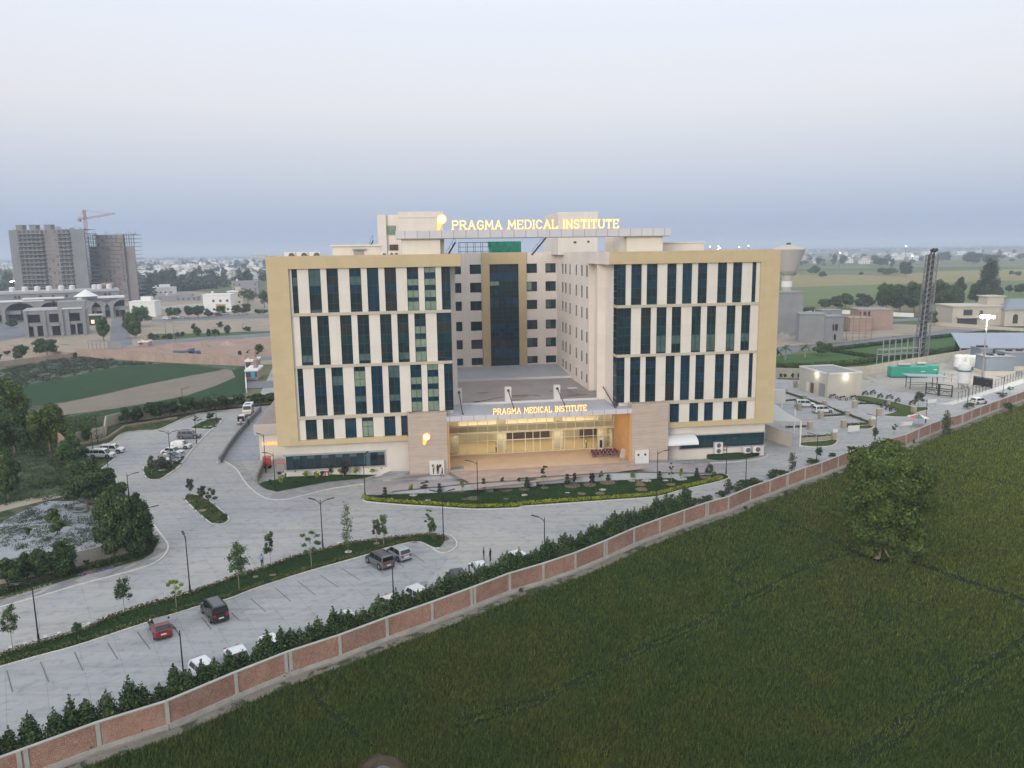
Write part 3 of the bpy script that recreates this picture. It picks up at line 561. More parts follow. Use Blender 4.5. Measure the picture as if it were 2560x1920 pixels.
# glazed corner of the right wing facing the court, and the recess walls
g=MB()
for row in ('r1','r2','r3'):
    z0,z1=Z[row]; z0-= .6 if row=='r3' else 0
    for k,(za,zb) in enumerate([(z0+(z1-z0)*i/6,z0+(z1-z0)*(i+1)/6) for i in range(6)]):
        for j in range(3): g.box(56.75,.62+j*.68,za+.03,56.83,.62+(j+1)*.68-.04,zb-.03,rg.choice((0,3,5,0,1)))
for z0,z1 in BANDS[:2]: g.box(56.7,.3,z0,56.85,2.7,z1,7)
part('corner_glazing',g,GM+[mb_])
for a_ in ((56.8,2.65,9,57.35,8.2,33.4),(55.4,8.2,9,60,8.6,33.4),(28.8,8.2,9,30.3,8.6,33.4)): part('recess_wall',MB().box(*a_),mcs)
b=MB(); b.box(56.3,17.8,9,62,18.2,34.9,0); part('recess_wall',b,mcs)
# court: side walls with slit windows, rear wall with centre glazing
def wall_with_holes(mb,ax,pos,t,a0,a1,z0,z1,holes,mi=0):
    # ax 'v': wall in the v-z plane at u=pos ; 'u': wall in the u-z plane at v=pos. holes: (a,b,z0,z1)
    def bx(a,b_,c,d):
        if b_-a<.01 or d-c<.01: return
        if ax=='v': mb.box(pos,a,c,pos+t,b_,d,mi)
        else: mb.box(a,pos,c,b_,pos+t,d,mi)
    zs=sorted({z0,z1}|{h[2] for h in holes}|{h[3] for h in holes})
    for c,d in zip(zs,zs[1:]):
        hs=sorted([h for h in holes if h[2]<=c+1e-6 and h[3]>=d-1e-6]); cur=a0
        for h in hs: bx(cur,h[0],c,d); cur=h[1]
        bx(cur,a1,c,d)
rows=[(30.75,32.85),(26.65,28.85),(22.65,24.75),(18.1,20.2),(14.0,16.1),(10.3,11.95)]
sv=[(19.0,20.2),(23.1,24.3),(27.9,29.1),(33.6,34.9),(37.6,39.0),(40.7,42.1)]
sh=[(a,b_,z0,z1) for (a,b_) in sv for z0,z1 in rows]
for pos,t,gu in ((56.3,.5,56.33),(28.9,.5,29.05)):
    b=MB(); wall_with_holes(b,'v',pos,t,18.2,48.2,9,35.35,sh); b.box(pos-.02,18.2,33.0,pos+t,48.2,33.06); part('court_side_wall',b,mcs)
    for a,b_,z0,z1 in (sh if pos>50 else []):
        g=MB(); g.box(gu,a,z0,gu+.06,b_,z1,rg.choice((0,0,5))); w_=part('slit_window',g,GM); f=MB(); f.box(pos-.03,a,z0-.06,pos+.2,b_,z0); f.box(gu-.04,(a+b_)/2-.03,z0,gu,(a+b_)/2+.03,z1); part('sill',f,mgrey,w_)
ru=[(32.4,34.74),(36.66,39.2),(49.45,51.85),(53.75,56.15)]
rh=[(a,b_,z0,z1) for (a,b_) in ru for z0,z1 in rows]
b=MB(); wall_with_holes(b,'u',48,.5,29.4,39.3,9,35.35,[h for h in rh if h[0]<40]); part('court_rear_wall',b,mcs); b=MB(); wall_with_holes(b,'u',48,.5,49.38,56.35,9,35.35,[h for h in rh if h[0]>40])
for z in (30.7,26.6,22.6,18.05,13.95): b.box(49.38,47.97,z-.1,56.3,48.1,z-.04)
part('court_rear_wall',b,mcs)
for a,b_,z0,z1 in rh:
    g=MB(); lit=rg.random()<.12; g.box(a,48.25,z0,b_,48.32,z1,5); g.box(a+.15,48.2,z0+.3,(a+b_)/2-.05,48.3,z1-.15,2 if lit else rg.choice((4,5,0))); w_=part('court_window',g,GM)
    f=MB(); f.box((a+b_)/2-.04,48.15,z0,(a+b_)/2+.04,48.3,z1); f.box(a,48.15,z0,b_,48.3,z0+.07); f.box(a,48.15,z1-.07,b_,48.3,z1); part('frame',f,mframe,w_)
b=MB(); b.box(39.3,47.6,9.5,41.04,48.6,35.42); b.box(47.58,47.6,9.5,49.38,48.6,35.42); b.box(41.04,47.6,32.85,47.58,48.6,35.42); part('centre_frame',b,mb_)
g=MB(); f=MB()
for i in range(24):
    z0=10+i*(22.85/24); z1=z0+22.85/24; t=1 if (i//2)%3==1 else 0
    for j in range(6):
        a=41.04+j*1.09; tt=t if rg.random()<.8 else rg.choice((0,1,3)); 
        if i==19 and j in (0,1): tt=2
        g.box(a+.02,48.1,z0+.02,a+1.07,48.18,z1-.02,tt)
    f.box(41.04,48.04,z0-.03,47.58,48.2,z0+.03)
for j in range(7): f.box(41.04+j*1.09-.03,48.03,10,41.04+j*1.09+.03,48.2,32.85)
w_=part('centre_glazing',g,[gC,gC2]+GM[2:]); part('frame',f,mframe,w_)
b=MB(); b.box(29.4,48.5,0,56.3,62,34.7); part('rear_block',b,mc)
b=MB(); b.box(29,48.6,34.7,57,62,34.8); part('roof_slab',b,mroof)
# podium roof, low metal roof, canopy
b=MB(); b.box(28.9,8.3,8.6,60,48,9.0); part('podium_roof',b,mroof)
b=MB(); b.add([(29.4,33.8,9.35),(56.3,33.8,9.35),(56.3,48,10.0),(29.4,48,10.0)],[(0,1,2,3)]); b.box(29.4,33.6,9,56.3,33.85,9.45,1)
for i in range(24): b.box(29.9+i*1.13,33.85,9.4+.0,29.95+i*1.13,34.0,9.5)
part('metal_roof',b,[mcan,mwht])
b=MB(); b.box(30.3,8.05,9.0,55.4,8.35,9.45); part('podium_kerb',b,mwht)
for u in (30.0,38.75,47.6,56.0):
    b=MB(); b.box(u-.05,8.3,9,u+1.05,9.2,11.95); part('canopy_pier',b,mwht)
    b=MB(); b.tube([(u+.5,8.3,11.4),(u+.35,-.4,9.25)],.09,8); b.tube([(u+.5,8.22,11.4),(u+.5,8.36,11.4)],.25,8); b.box(u+.15,-.6,9.2,u+.55,-.2,9.4); part('tie_rod',b,mframe)
b=MB(); b.box(27.6,-2.02,8.5,58.8,-1.9,9.32,0); b.add([(27.6,-1.9,9.3),(58.8,-1.9,9.3),(57.3,8.1,9.12),(28.9,8.1,9.12),(27.6,-1.9,8.6),(58.8,-1.9,8.6),(58.8,8.1,8.6),(27.6,8.1,8.6)],[(0,1,2,3),(4,7,6,5)],1); b.add([(57.3,8.1,9.12),(58.8,8.1,9.12),(58.8,-1.9,9.3)],[(0,1,2)],1)
part('canopy',b,[malu,mcan])
for ua,ub in ((21.3,27.6),(58.8,65.2)):
    b=MB(); b.box(ua,-2.05,-1.2,ub,.35,9.75); b.box(ua,-2.05,9.75,ub,-1.75,10.05); b.box(ua,-1.75,9.75,ua+.3,.35,10.05); b.box(ub-.3,-1.75,9.75,ub,.35,10.05); part('stone_tower',b,mstone)
worg=M('orange_lit_side_cladding',(.55,.30,.12),.7,.12,.8)  # orange of the warm porch light put into the wall colour
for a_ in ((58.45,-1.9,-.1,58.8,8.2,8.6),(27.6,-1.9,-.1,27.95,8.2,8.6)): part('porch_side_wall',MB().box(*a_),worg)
# ground floor of the wings
b=MB(); wall_with_holes(b,'u',1.2,.4,1.3,21.3,-1.3,5.25,[(1.35,17.3,.9,3.25)]); b.box(1.3,1.6,-1.3,1.6,58,5.25); b.box(1.6,2.6,-1.3,21,3,5.2); part('ground_floor_wall',b,mc)
b=MB(); wall_with_holes(b,'u',1.2,.4,65.2,84.3,-1.3,5.25,[(68.6,84.3,1.0,3.3)]); b.box(84.0,1.6,-1.3,84.3,58,5.25); b.box(65.4,2.6,-1.3,84,3,5.2); part('ground_floor_wall',b,mc)
b=MB(); b.box(.95,1.02,3.25,17.5,1.3,3.5); b.box(17.3,1.05,.8,17.5,1.3,3.25); b.box(1.2,1.02,.7,17.5,1.35,.9); part('window_surround',b,mgrey); b=MB(); b.box(68.3,1.02,3.3,84.5,1.3,3.45); b.box(68.4,1.05,.85,68.6,1.3,3.3); b.box(68.4,1.0,.85,84.5,1.3,1.0); part('window_surround',b,mgrey)
for (a,e,z0,z1) in ((1.35,17.3,.9,3.25),(68.6,84.3,1.0,3.3)):
    g=MB(); f=MB(); k=14
    for i in range(k):
        u0=a+(e-a)*i/k; u1=a+(e-a)*(i+1)/k
        g.box(u0,1.32,z0,u1,1.38,z0+.35,0); g.box(u0,1.30+rg.uniform(0,.02),z0+.35,u1,1.38,z1-.6,rg.choice((0,0,5,3)) if a<20 else 5); g.box(u0,1.32,z1-.6,u1,1.38,z1,4 if (a<20 and i%2) else 5)
        f.box(u0-.02,1.27,z0,u0+.02,1.4,z1)
    if a<20: g.box(14.3,1.29,z0,14.9,1.36,z1,4); g.box(13.9,1.29,z0+.3,14.1,1.36,z1,4)
    w_=part('strip_glazing',g,GM); part('frame',f,mframe,w_)
def area(name,loc,sx,sy,e,col,rx=0):
    l=bpy.data.lights.new(name,'AREA'); l.shape='RECTANGLE'; l.size=sx; l.size_y=sy; l.energy=e; l.color=col
    o=bpy.data.objects.new(name,l); C.objects.link(o); o.parent=hosp; o.location=loc; o.rotation_euler=(rx,0,0); return o
# ------------------------------------------------------------------ entrance lobby
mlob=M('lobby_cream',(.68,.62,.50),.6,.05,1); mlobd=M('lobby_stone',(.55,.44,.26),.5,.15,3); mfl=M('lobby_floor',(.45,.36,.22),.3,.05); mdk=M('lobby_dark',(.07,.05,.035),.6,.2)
b=MB(); b.box(27.95,8.2,-.1,58.45,18.2,0.0); part('lobby_floor',b,mfl)
b=MB(); b.box(27.95,17.9,0,58.45,18.2,8.5); b.box(27.95,8.3,0,28.2,17.9,8.5); b.box(58.2,8.3,0,58.45,17.9,8.5); part('lobby_wall',b,mlob)
b=MB(); b.box(28,8.9,8.3,58.4,17.9,8.55); part('lobby_ceiling',b,mlob)
b=MB(); b.box(28.2,8.6,3.95,58.2,17.9,4.25); b.box(28.2,8.5,3.95,58.2,8.6,5.3); part('mezzanine',b,mlob)
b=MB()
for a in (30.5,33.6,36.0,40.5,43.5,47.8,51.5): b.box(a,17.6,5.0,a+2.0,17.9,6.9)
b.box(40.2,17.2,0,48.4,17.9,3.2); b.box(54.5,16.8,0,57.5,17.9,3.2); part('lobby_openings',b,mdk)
b=MB()
for i in range(11): b.box(30.2,17.55-.01*i,.3+i*.3,37.8,17.62,.32+i*.3); b.box(49.3,17.55,.3+i*.3,53.9,17.62,.32+i*.3)
part('stone_courses',b,mlobd)
b=MB()
for u in (38.2,48.7,29.6,57.0): b.box(u-.8,10.2,0,u+.8,11,8.3)
part('lobby_column',b,mlob)
area('lobby_light',(43.3,8.9,8.15),28,.8,420,(1,.87,.62)); area('lobby_light',(43.3,9.0,3.55),28,.8,330,(1,.87,.62))  # extra lights added just inside the glazing to brighten the column fronts
ng=N('clear_glass',.03,0,.5); ng.col((.9,.95,.9)); tr=ng.n('ShaderNodeBsdfTransparent'); tr.inputs[0].default_value=(.92,.92,.88,1); gls=ng.n('ShaderNodeBsdfGlossy'); gls.inputs['Roughness'].default_value=.03
lw=ng.n('ShaderNodeFresnel'); lw.inputs['IOR'].default_value=1.45; ms=ng.n('ShaderNodeMixShader'); ng.l(lw.outputs[0],ms.inputs[0]); ng.l(tr.outputs[0],ms.inputs[1]); ng.l(gls.outputs[0],ms.inputs[2]); ng.l(ms.outputs[0],ng.t.nodes['Material Output'].inputs[0]); m_clear=ng.m
mmul=M('pale_mullion',(.74,.68,.56),.5,.05)
g=MB(); g.box(28.2,8.2,0,58.4,8.23,3.9); g.box(28.2,7.2,4.15,58.4,7.23,8.5); part('entrance_glazing',g,m_clear)
f=MB()
for i in range(18):
    u=28.3+i*1.76
    if u<58.4: f.box(u-.04,7.12,4.1,u+.04,7.3,8.5)
    if not(38.8<u<48.8) and u<58.4: f.box(u-.04,8.12,0,u+.04,8.3,3.95)
for u in (39.9,42.2,43.6,44.9,47.2,48.7,38.3): f.box(u-.05,8.05,0,u+.05,8.3,3.95)
for z,y in ((4.1,7.1),(5.4,7.12),(8.4,7.1)): f.box(28.2,y,z-.05,58.4,y+.15,z+.05)
for z in (3.95,2.45,.06): f.box(28.2,8.1,z-.04,58.4,8.25,z+.04)
f.box(28.2,7.1,4.0,58.4,8.3,4.1); f.box(38.3,7.9,2.4,49,8.1,2.55); part('glazing_frame',f,mmul)
b=MB(); b.box(38.6,6.9,.0,42.8,7.9,.04); b.box(44.5,6.9,.0,48.6,7.9,.04); part('door_mat',b,mdk)
memit=M('warm_downlight',(.9,.8,.6),.5,0,emit=(1,.80,.52),es=3.2)
for i in range(8):
    for j in range(2):
        b=MB(); b.box(29.6+i*3.9,.6+j*4,8.55,30.1+i*3.9,1.1+j*4,8.6); part('downlight',b,memit)
for i in range(8):
    b=MB(); b.box(30+i*3.8,13,8.27,30.3+i*3.8,13.3,8.3); b.box(30+i*3.8,13,3.66,30.3+i*3.8,13.3,3.7); part('ceiling_lamp',b,memit)
area('porch_light',(43.3,3,8.45),28,6,430,(1,.68,.38)); area('lobby_light',(43.3,14,8.1),28,5,800,(1,.87,.62)); area('lobby_light',(43.3,13.5,3.55),28,6,620,(1,.87,.62))
# plaza in front of the porch
b=MB(); b.box(27.6,-2.2,-.06,58.8,8.2,.045); pl=b.build('porch_floor',M('porch_stone',(.50,.37,.27),.5,.12,.5),hosp)
# warm stone apron
pts=[(27.7,-2.1),(58.7,-2.1),(60.5,-6.2),(45,-9.6),(31,-11.8),(30.2,-8)]
sheet('plaza',[W(a,b_,0) for a,b_ in pts],m_plaza,.045)
# retaining wall of the drop-off
ret=Q('LB',[(1080,888,-.95),(1400,855,-.35),(1750,820,0),(2212,792,0)])+Q('LC',[(0,785,0),(300,765,0),(700,740,0),(1000,735,-.05),(1240,740,-.4),(1500,742,-.95)])
b=MB()
for a,c in zip(ret,ret[1:]):
    nn=Vector(((c-a).y,-(c-a).x,0)).normalized()*.28; a0=Vector((a.x,a.y,ZG)); c0=Vector((c.x,c.y,ZG))
    up=Vector((0,0,.14)); b.add([a0+nn,c0+nn,c+nn+up,a+nn+up,a+up,c+up,a0,c0],[(0,1,2,3),(3,2,5,4),(6,4,5,7)])
rw=b.build('retaining_wall',M('render_grey',(.42,.44,.46),.8,.12,.6)); prop(rw,'low grey retaining wall along the top of the front garden','retaining wall')
b=MB()
for a,c in zip(ret,ret[1:]):
    nn=Vector(((c-a).y,-(c-a).x,0)).normalized()*.34; b.add([a+nn+Vector((0,0,.145)),c+nn+Vector((0,0,.145)),c+nn+Vector((0,0,.22)),a+nn+Vector((0,0,.22)),a+Vector((0,0,.22)),c+Vector((0,0,.22)),a+Vector((0,0,.145)),c+Vector((0,0,.145))],[(0,1,2,3),(3,2,5,4),(4,5,7,6)])
b.build('coping',M('dark_coping',(.09,.08,.08),.7),rw)
def lowwall(name,pts,h,t,mat,label,cat,cap=None):
    b=MB()
    for a,c in zip(pts,pts[1:]):
        a=Vector(a);c=Vector(c); nn=Vector(((c-a).y,-(c-a).x,0)).normalized()*(t/2); up=Vector((0,0,h)); dn=Vector((0,0,.1))
        b.add([a-nn-dn,c-nn-dn,c+nn-dn,a+nn-dn,a-nn+up,c-nn+up,c+nn+up,a+nn+up],[(4,5,6,7),(0,1,5,4),(2,3,7,6),(1,2,6,5),(3,0,4,7)])
    o=b.build(name,mat); return prop(o,label,cat)
lowwall('parapet_wall',Q('LB',[(1000,800,-1),(1210,766,-.45),(1640,717,0)]),.32,.25,m_concrete,'thin grey parapet beside the footway below the left stone tower','low wall')
lowwall('parapet_wall',Q('LC',[(790,642,0),(1100,645,-.1),(1390,657,-.5)]),.3,.25,m_concd,'dark low parapet right of the white box at the right stone tower','low wall')
# ------------------------------------------------------------------ lettering (slab capitals drawn as strokes)
GLY={'P':([[(0,0),(0,1)],[(0,1),(.42,1),(.6,.9),(.6,.62),(.42,.5),(0,.5)]],[(0,0)],.6),'R':([[(0,0),(0,1)],[(0,1),(.42,1),(.6,.9),(.6,.64),(.42,.5),(0,.5)],[(.3,.5),(.66,0)]],[(0,0),(.66,0)],.66),
'A':([[(0,0),(.36,1)],[(.36,1),(.72,0)],[(.13,.35),(.59,.35)]],[(0,0),(.72,0)],.72),'G':([[(.66,.82),(.5,.97),(.28,1),(.08,.85),(0,.5),(.08,.15),(.28,0),(.5,.02),(.66,.14),(.66,.45),(.4,.45)]],[],.68),
'M':([[(0,0),(.06,1)],[(.06,1),(.42,.3)],[(.42,.3),(.78,1)],[(.78,1),(.84,0)]],[(0,0),(.84,0)],.84),'E':([[(0,0),(0,1)],[(0,1),(.56,1),(.56,.82)],[(0,.52),(.42,.52)],[(0,0),(.58,0),(.58,.18)]],[],.58),
'D':([[(0,0),(0,1)],[(0,1),(.38,1),(.62,.82),(.68,.5),(.62,.18),(.38,0),(0,0)]],[],.68),'I':([[(0,0),(0,1)]],[(0,0),(0,1)],.0),'C':([[(.64,.8),(.48,.97),(.28,1),(.08,.85),(0,.5),(.08,.15),(.28,0),(.48,.03),(.64,.18)]],[],.64),
'L':([[(0,0),(0,1)],[(0,0),(.54,0),(.54,.2)]],[(0,1)],.54),'N':([[(0,0),(0,1)],[(0,1),(.62,0)],[(.62,0),(.62,1)]],[(0,0),(.62,1)],.62),'S':([[(.54,.84),(.4,.98),(.18,1),(.02,.84),(.04,.62),(.5,.42),(.56,.2),(.4,.02),(.16,0),(0,.16)]],[],.56),
'T':([[(.3,0),(.3,1)],[(0,.84),(0,1),(.6,1),(.6,.84)]],[(.3,0)],.6),'U':([[(0,1),(0,.25),(.12,.04),(.32,0),(.52,.04),(.62,.25),(.62,1)]],[(0,1),(.62,1)],.62),'Y':([[(0,1),(.3,.5)],[(.6,1),(.3,.5)],[(.3,.5),(.3,0)]],[(.3,0)],.6),
'2':([[(0,.8),(.14,1),(.42,1),(.54,.8),(.46,.55),(0,0),(.56,0)]],[],.56),'4':([[(.42,0),(.42,1),(0,.3),(.6,.3)]],[],.6),'7':([[(0,1),(.56,1),(.2,0)]],[],.56),'X':([[(0,0),(.6,1)],[(0,1),(.6,0)]],[],.6),'/':([[(0,0),(.4,1)]],[],.4),'O':([[(.33,1),(.08,.85),(0,.5),(.08,.15),(.33,0),(.58,.15),(.66,.5),(.58,.85),(.33,1)]],[],.66),'K':([[(0,0),(0,1)],[(0,.45),(.56,1)],[(.2,.6),(.6,0)]],[],.6),'H':([[(0,0),(0,1)],[(.6,0),(.6,1)],[(0,.5),(.6,.5)]],[],.6)}
def letter_mb(ch,x,z,h,y,t,wd,serif=True,mi=0,grow=0):
    st,sf,w_=GLY[ch]; b=MB(); s=wd*h+grow
    for ln in st:
        for (a,c) in zip(ln,ln[1:]):
            A=Vector((x+a[0]*h,y,z+a[1]*h)); B_=Vector((x+c[0]*h,y,z+c[1]*h)); d=(B_-A).normalized()*(s*.42); b.bar(A-d,B_+d,s if abs((B_-A).normalized().z)<.95 else t,t if abs((B_-A).normalized().z)<.95 else s,mi)
    if serif:
        for (a,c) in sf: b.bar(Vector((x+a*h-.13*h-grow/2,y,z+c*h)),Vector((x+a*h+.13*h+grow/2,y,z+c*h)),t,s*.7,mi)
    return b
def bar_fix(): pass
mY=M('lit_letter_face',(.9,.7,.3),.5,0,emit=(1,.52,.10),es=.85); mO=M('letter_glow_halo',(.8,.2,.1),.5,0,emit=(1,.12,.045),es=.65); mLogo=M('lit_emblem',(.9,.6,.2),.5,0,emit=(1,.38,.04),es=.9); mLogo2=M('lit_emblem_dot',(.95,.9,.6),.5,0,emit=(1,.55,.13),es=.95)  # red emission is the halo of glow round letters and emblem, built as a layer
def write(text,u0,u1,z,h,y,parent,t=.12,wd=.17,serif=True,faces=(None,None)):
    adv=[]; 
    for ch in text: adv.append(.55 if ch==' ' else GLY[ch][2]+.34)
    tot=sum(adv)-.34; sx=(u1-u0)/(tot*h); x=0
    for ch,a in zip(text,adv):
        if ch!=' ':
            b1=letter_mb(ch,0,z,h,0,t,wd,serif); b2=letter_mb(ch,0,z,h,0,t*.5,wd,serif,1,.085*h)  # second, wider stroke layer imitates the red glow behind the letter
            vs=[((vx*sx)+u0+x*sx*h,vy+y,vz) for vx,vy,vz in b1.v]; v2=[((vx*sx)+u0+x*sx*h,vy+y+t*.6,vz) for vx,vy,vz in b2.v]
            b=MB(); b.add(vs,b1.f,0); b.add(v2,b2.f,1); b.build('letter',[mY,mO],parent)
        x+=a
def emblem(u,z,h,y,parent):   # circle head with a dropped stem, like a rounded P
    b=MB(); r=h*.30; b.tube([(u+r*.95,y-.1,z+h-r),(u+r*.95,y+.1,z+h-r)],r,20,0)
    b.prism([(u-.02,z),(u+r*.45,z),(u+r*.95,z+h*.30),(u+r*.95,z+h*.5),(u+r*.5,z+h*.95),(u-.02,z+h*.72)],'y',y-.06,y+.1,1)
    b.tube([(u+r*.95,y+.02,z+h-r),(u+r*.95,y+.14,z+h-r)],r+.1,20,2); b.prism([(u-.1,z-.08),(u+r*.55,z-.08),(u+r*1.1,z+h*.28),(u+r*1.1,z+h*.5),(u+r*.5,z+h*.98),(u-.1,z+h*.8)],'y',y+.1,y+.15,2)
    return b.build('emblem',[mLogo2,mLogo,mO],parent)
# roof sign: beam, piers and letters
sg=thing('roof_sign','long panelled beam on the roof carrying the glowing letters PRAGMA MEDICAL INSTITUTE','sign',HO,TH)
b=MB(); b.box(20.5,4,38.0,67.1,6.5,39.25); b.build('beam',malu,sg)
b=MB(); b.box(20.6,4.1,37.9,67,6.4,38.0); b.build('soffit',mgrey,sg)
write('PRAGMA MEDICAL INSTITUTE',29.85,57.9,39.42,1.32,4.15,sg,.14); emblem(27.35,39.3,2.5,4.2,sg)
for i in range(0): pass
b=MB(); b.box(21.45,4.7,34.7,27.75,13,38.0); part('roof_pier',b,mc); b=MB(); b.box(59.6,4.7,34.7,66.0,13.4,38.0); part('roof_pier',b,mc)
b=MB(); b.box(27.75,6,34.7,28.5,13,38.0); b.box(58.0,12.8,34.7,59.6,13.4,38.0); part('roof_pier',b,mcs)
cs=thing('canopy_sign','glowing letters PRAGMA MEDICAL INSTITUTE standing on the entrance canopy edge','sign',HO,TH)
write('PRAGMA MEDICAL INSTITUTE',35.3,50.9,9.38,.88,-1.98,cs,.10,.135); b=MB(); b.box(35.1,-1.96,9.30,51.1,-1.86,9.36); b.build('rail',mgrey,cs)
es_=thing('emblem_sign','glowing orange emblem on the left stone tower','sign',HO,TH); emblem(23.7,4.9,1.85,-2.2,es_)
# ------------------------------------------------------------------ foliage
def leaf_mat(name,a,b,c):
    n=N(name,.75,0,.25); g=n.n('ShaderNodeNewGeometry'); r=g.outputs['Random Per Island']; f=n.noise(.9,4)
    col=n.ramp(f,[(.3,a),(.5,b),(.72,c)]); n.col(n.mix(1,col,n.ramp(r,[(0,(.62,.62,.62)),(.75,(1.1,1.1,1.05)),(1,(1.65,1.6,1.25))]),'MULTIPLY'))
    return n.m
lf_dark=leaf_mat('leaf_dark',(.028,.055,.020),(.050,.085,.030),(.076,.118,.040)); lf_hedge=leaf_mat('leaf_hedge',(.020,.043,.014),(.035,.066,.020),(.058,.094,.030))
lf_mid=leaf_mat('leaf_mid',(.034,.075,.022),(.060,.108,.030),(.095,.150,.040)); lf_olive=leaf_mat('leaf_olive',(.036,.066,.014),(.066,.100,.021),(.118,.148,.032))
lf_lime=leaf_mat('leaf_lime',(.09,.15,.02),(.16,.23,.03),(.24,.30,.05)); lf_red=leaf_mat('leaf_red',(.03,.012,.018),(.05,.02,.028),(.07,.03,.035)); lf_yel=leaf_mat('leaf_yellow',(.13,.17,.015),(.25,.28,.02),(.36,.38,.04))
lf_grey=leaf_mat('leaf_greygreen',(.035,.052,.035),(.055,.072,.045),(.08,.095,.06)); lf_far=leaf_mat('leaf_far',(.030,.048,.032),(.045,.066,.040),(.06,.082,.048))
bark=M('bark',(.16,.125,.095),.9,.25,4); bark2=M('pale_bark',(.28,.24,.19),.9,.2,4); stake=M('bamboo_stake',(.36,.29,.17),.9,.2,4)
def leaves(cl,n,s,seed=0,flat=.5,shell=.55,fz=.07):
    # cl: clumps (x,y,z,rx,ry,rz); n leaf cards of size s spread over the clumps, denser towards their skins
    r=np.random.default_rng(seed); cl=np.array(cl,float); wgt=(cl[:,3]*cl[:,4]+cl[:,3]*cl[:,5])**1.0; k=r.choice(len(cl),n,p=wgt/wgt.sum())
    d=r.normal(size=(n,3)); d/=np.linalg.norm(d,axis=1)[:,None]; rad=shell+(1-shell)*r.uniform(0,1,n)**.6+r.normal(0,fz,n)
    p=cl[k,:3]+d*cl[k,3:]*rad[:,None]
    nn=d+r.normal(0,flat,(n,3)); nn/=np.linalg.norm(nn,axis=1)[:,None]
    t=np.cross(nn,r.normal(size=(n,3))); t/=np.linalg.norm(t,axis=1)[:,None]+1e-9; b=np.cross(nn,t)
    ss=s*r.uniform(.55,1.3,n)[:,None]; b=b*r.uniform(.45,.8,n)[:,None]
    q_=np.stack([p-t*ss,p-b*ss,p+t*ss,p+b*ss],1); return q_
def tree(name,label,cat,loc,h,w_,kind='round',leaf=lf_dark,nl=2500,ls=.25,seed=0,trunk_h=.25,bk=None,group=None,tr=None,wy=None,lean=0):
    r=random.Random(seed*31+5); t=thing(name,label,cat,loc,r.uniform(0,6.28) if kind!='fixed' else 0,group); bk=bk or bark; wy=wy or w_; R_=w_/2; th=h*trunk_h; cl=[]; tm=MB(); tr=tr or max(.05,h*.022)
    ch=h-th; cz=th+ch*.5
    if kind in('round','fixed'):
        m=max(6,int(9+ch*1.2))
        for i in range(m):
            a=r.uniform(0,6.28); zz=r.uniform(-.78,.86); rr_=math.sqrt(max(.08,1-zz*zz))*r.uniform(.35,.8); k=r.uniform(.24,.42)
            cl.append((math.cos(a)*rr_*R_,math.sin(a)*rr_*R_,cz+zz*ch*.42,R_*k*1.1,R_*k*1.1,ch*.5*k*.85))
        cl.append((0,0,cz,R_*.5,R_*.5,ch*.34))
    elif kind=='cone':
        m=9
        for i in range(m):
            f=i/(m-1); k=(1-f)**.6*.92+.10; cl.append((r.uniform(-.15,.15)*R_*k,r.uniform(-.15,.15)*R_*k,th+ch*(.08+.86*f),R_*k,R_*k,ch*.12))
        for i in range(7):
            a=r.uniform(0,6.28); f=r.uniform(.05,.6); k=(1-f); cl.append((math.cos(a)*R_*k*.75,math.sin(a)*R_*k*.75,th+ch*f,R_*.32,R_*.32,ch*.13))
    elif kind=='tall':
        m=26
        for i in range(m):
            f=i/m; k=math.sin(PI*(.18+.72*f))**.8; a=r.uniform(0,6.28); cl.append((math.cos(a)*R_*k*.5,math.sin(a)*R_*k*.5,th+ch*f,R_*.5*k+.15,R_*.5*k+.15,ch*r.uniform(.09,.14)))
    elif kind=='sparse':
        m=r.randint(7,10)
        for i in range(m):
            a=i*2.4+r.uniform(-.5,.5); f=.25+.75*i/(m-1); rr_=R_*r.uniform(.25,.68)*(1.1-f*.55); k=r.uniform(.20,.40)
            cl.append((math.cos(a)*rr_,math.sin(a)*rr_,th+ch*f*.88,R_*k,R_*k,ch*r.uniform(.11,.18)))
    elif kind=='wispy':
        for i in range(9):
            a=r.uniform(0,6.28); f=r.uniform(.15,1); rr_=R_*r.uniform(.2,.8); cl.append((math.cos(a)*rr_,math.sin(a)*rr_,th+ch*f*.93,R_*.26,R_*.26,ch*.05))
    top=Vector((0,0,th+ch*.62)); tm.tube([(0,0,-.05),(r.uniform(-.1,.1)*tr,0,th*.6),(lean*.3,0,th+ch*.2),(lean,0,top.z)],[tr*1.25,tr,tr*.7,tr*.25],7)
    for c in (cl if len(cl)<12 else r.sample(cl,12)):
        z0=min(c[2]*.75,th+ch*.45); z0=max(z0,th*.7); tm.tube([(lean*.2,0,z0),(c[0]*.55,c[1]*.55,(z0+c[2])/2+.05*ch),(c[0],c[1],c[2])],[tr*.5,tr*.33,tr*.12],5)
    tm.build('trunk',bk,t); quads('crown',leaves(cl,nl,ls,seed+11,shell=-.1 if kind in('sparse','wispy') else .42,fz=.28 if kind in('sparse','wispy') else .12),leaf,t); return t
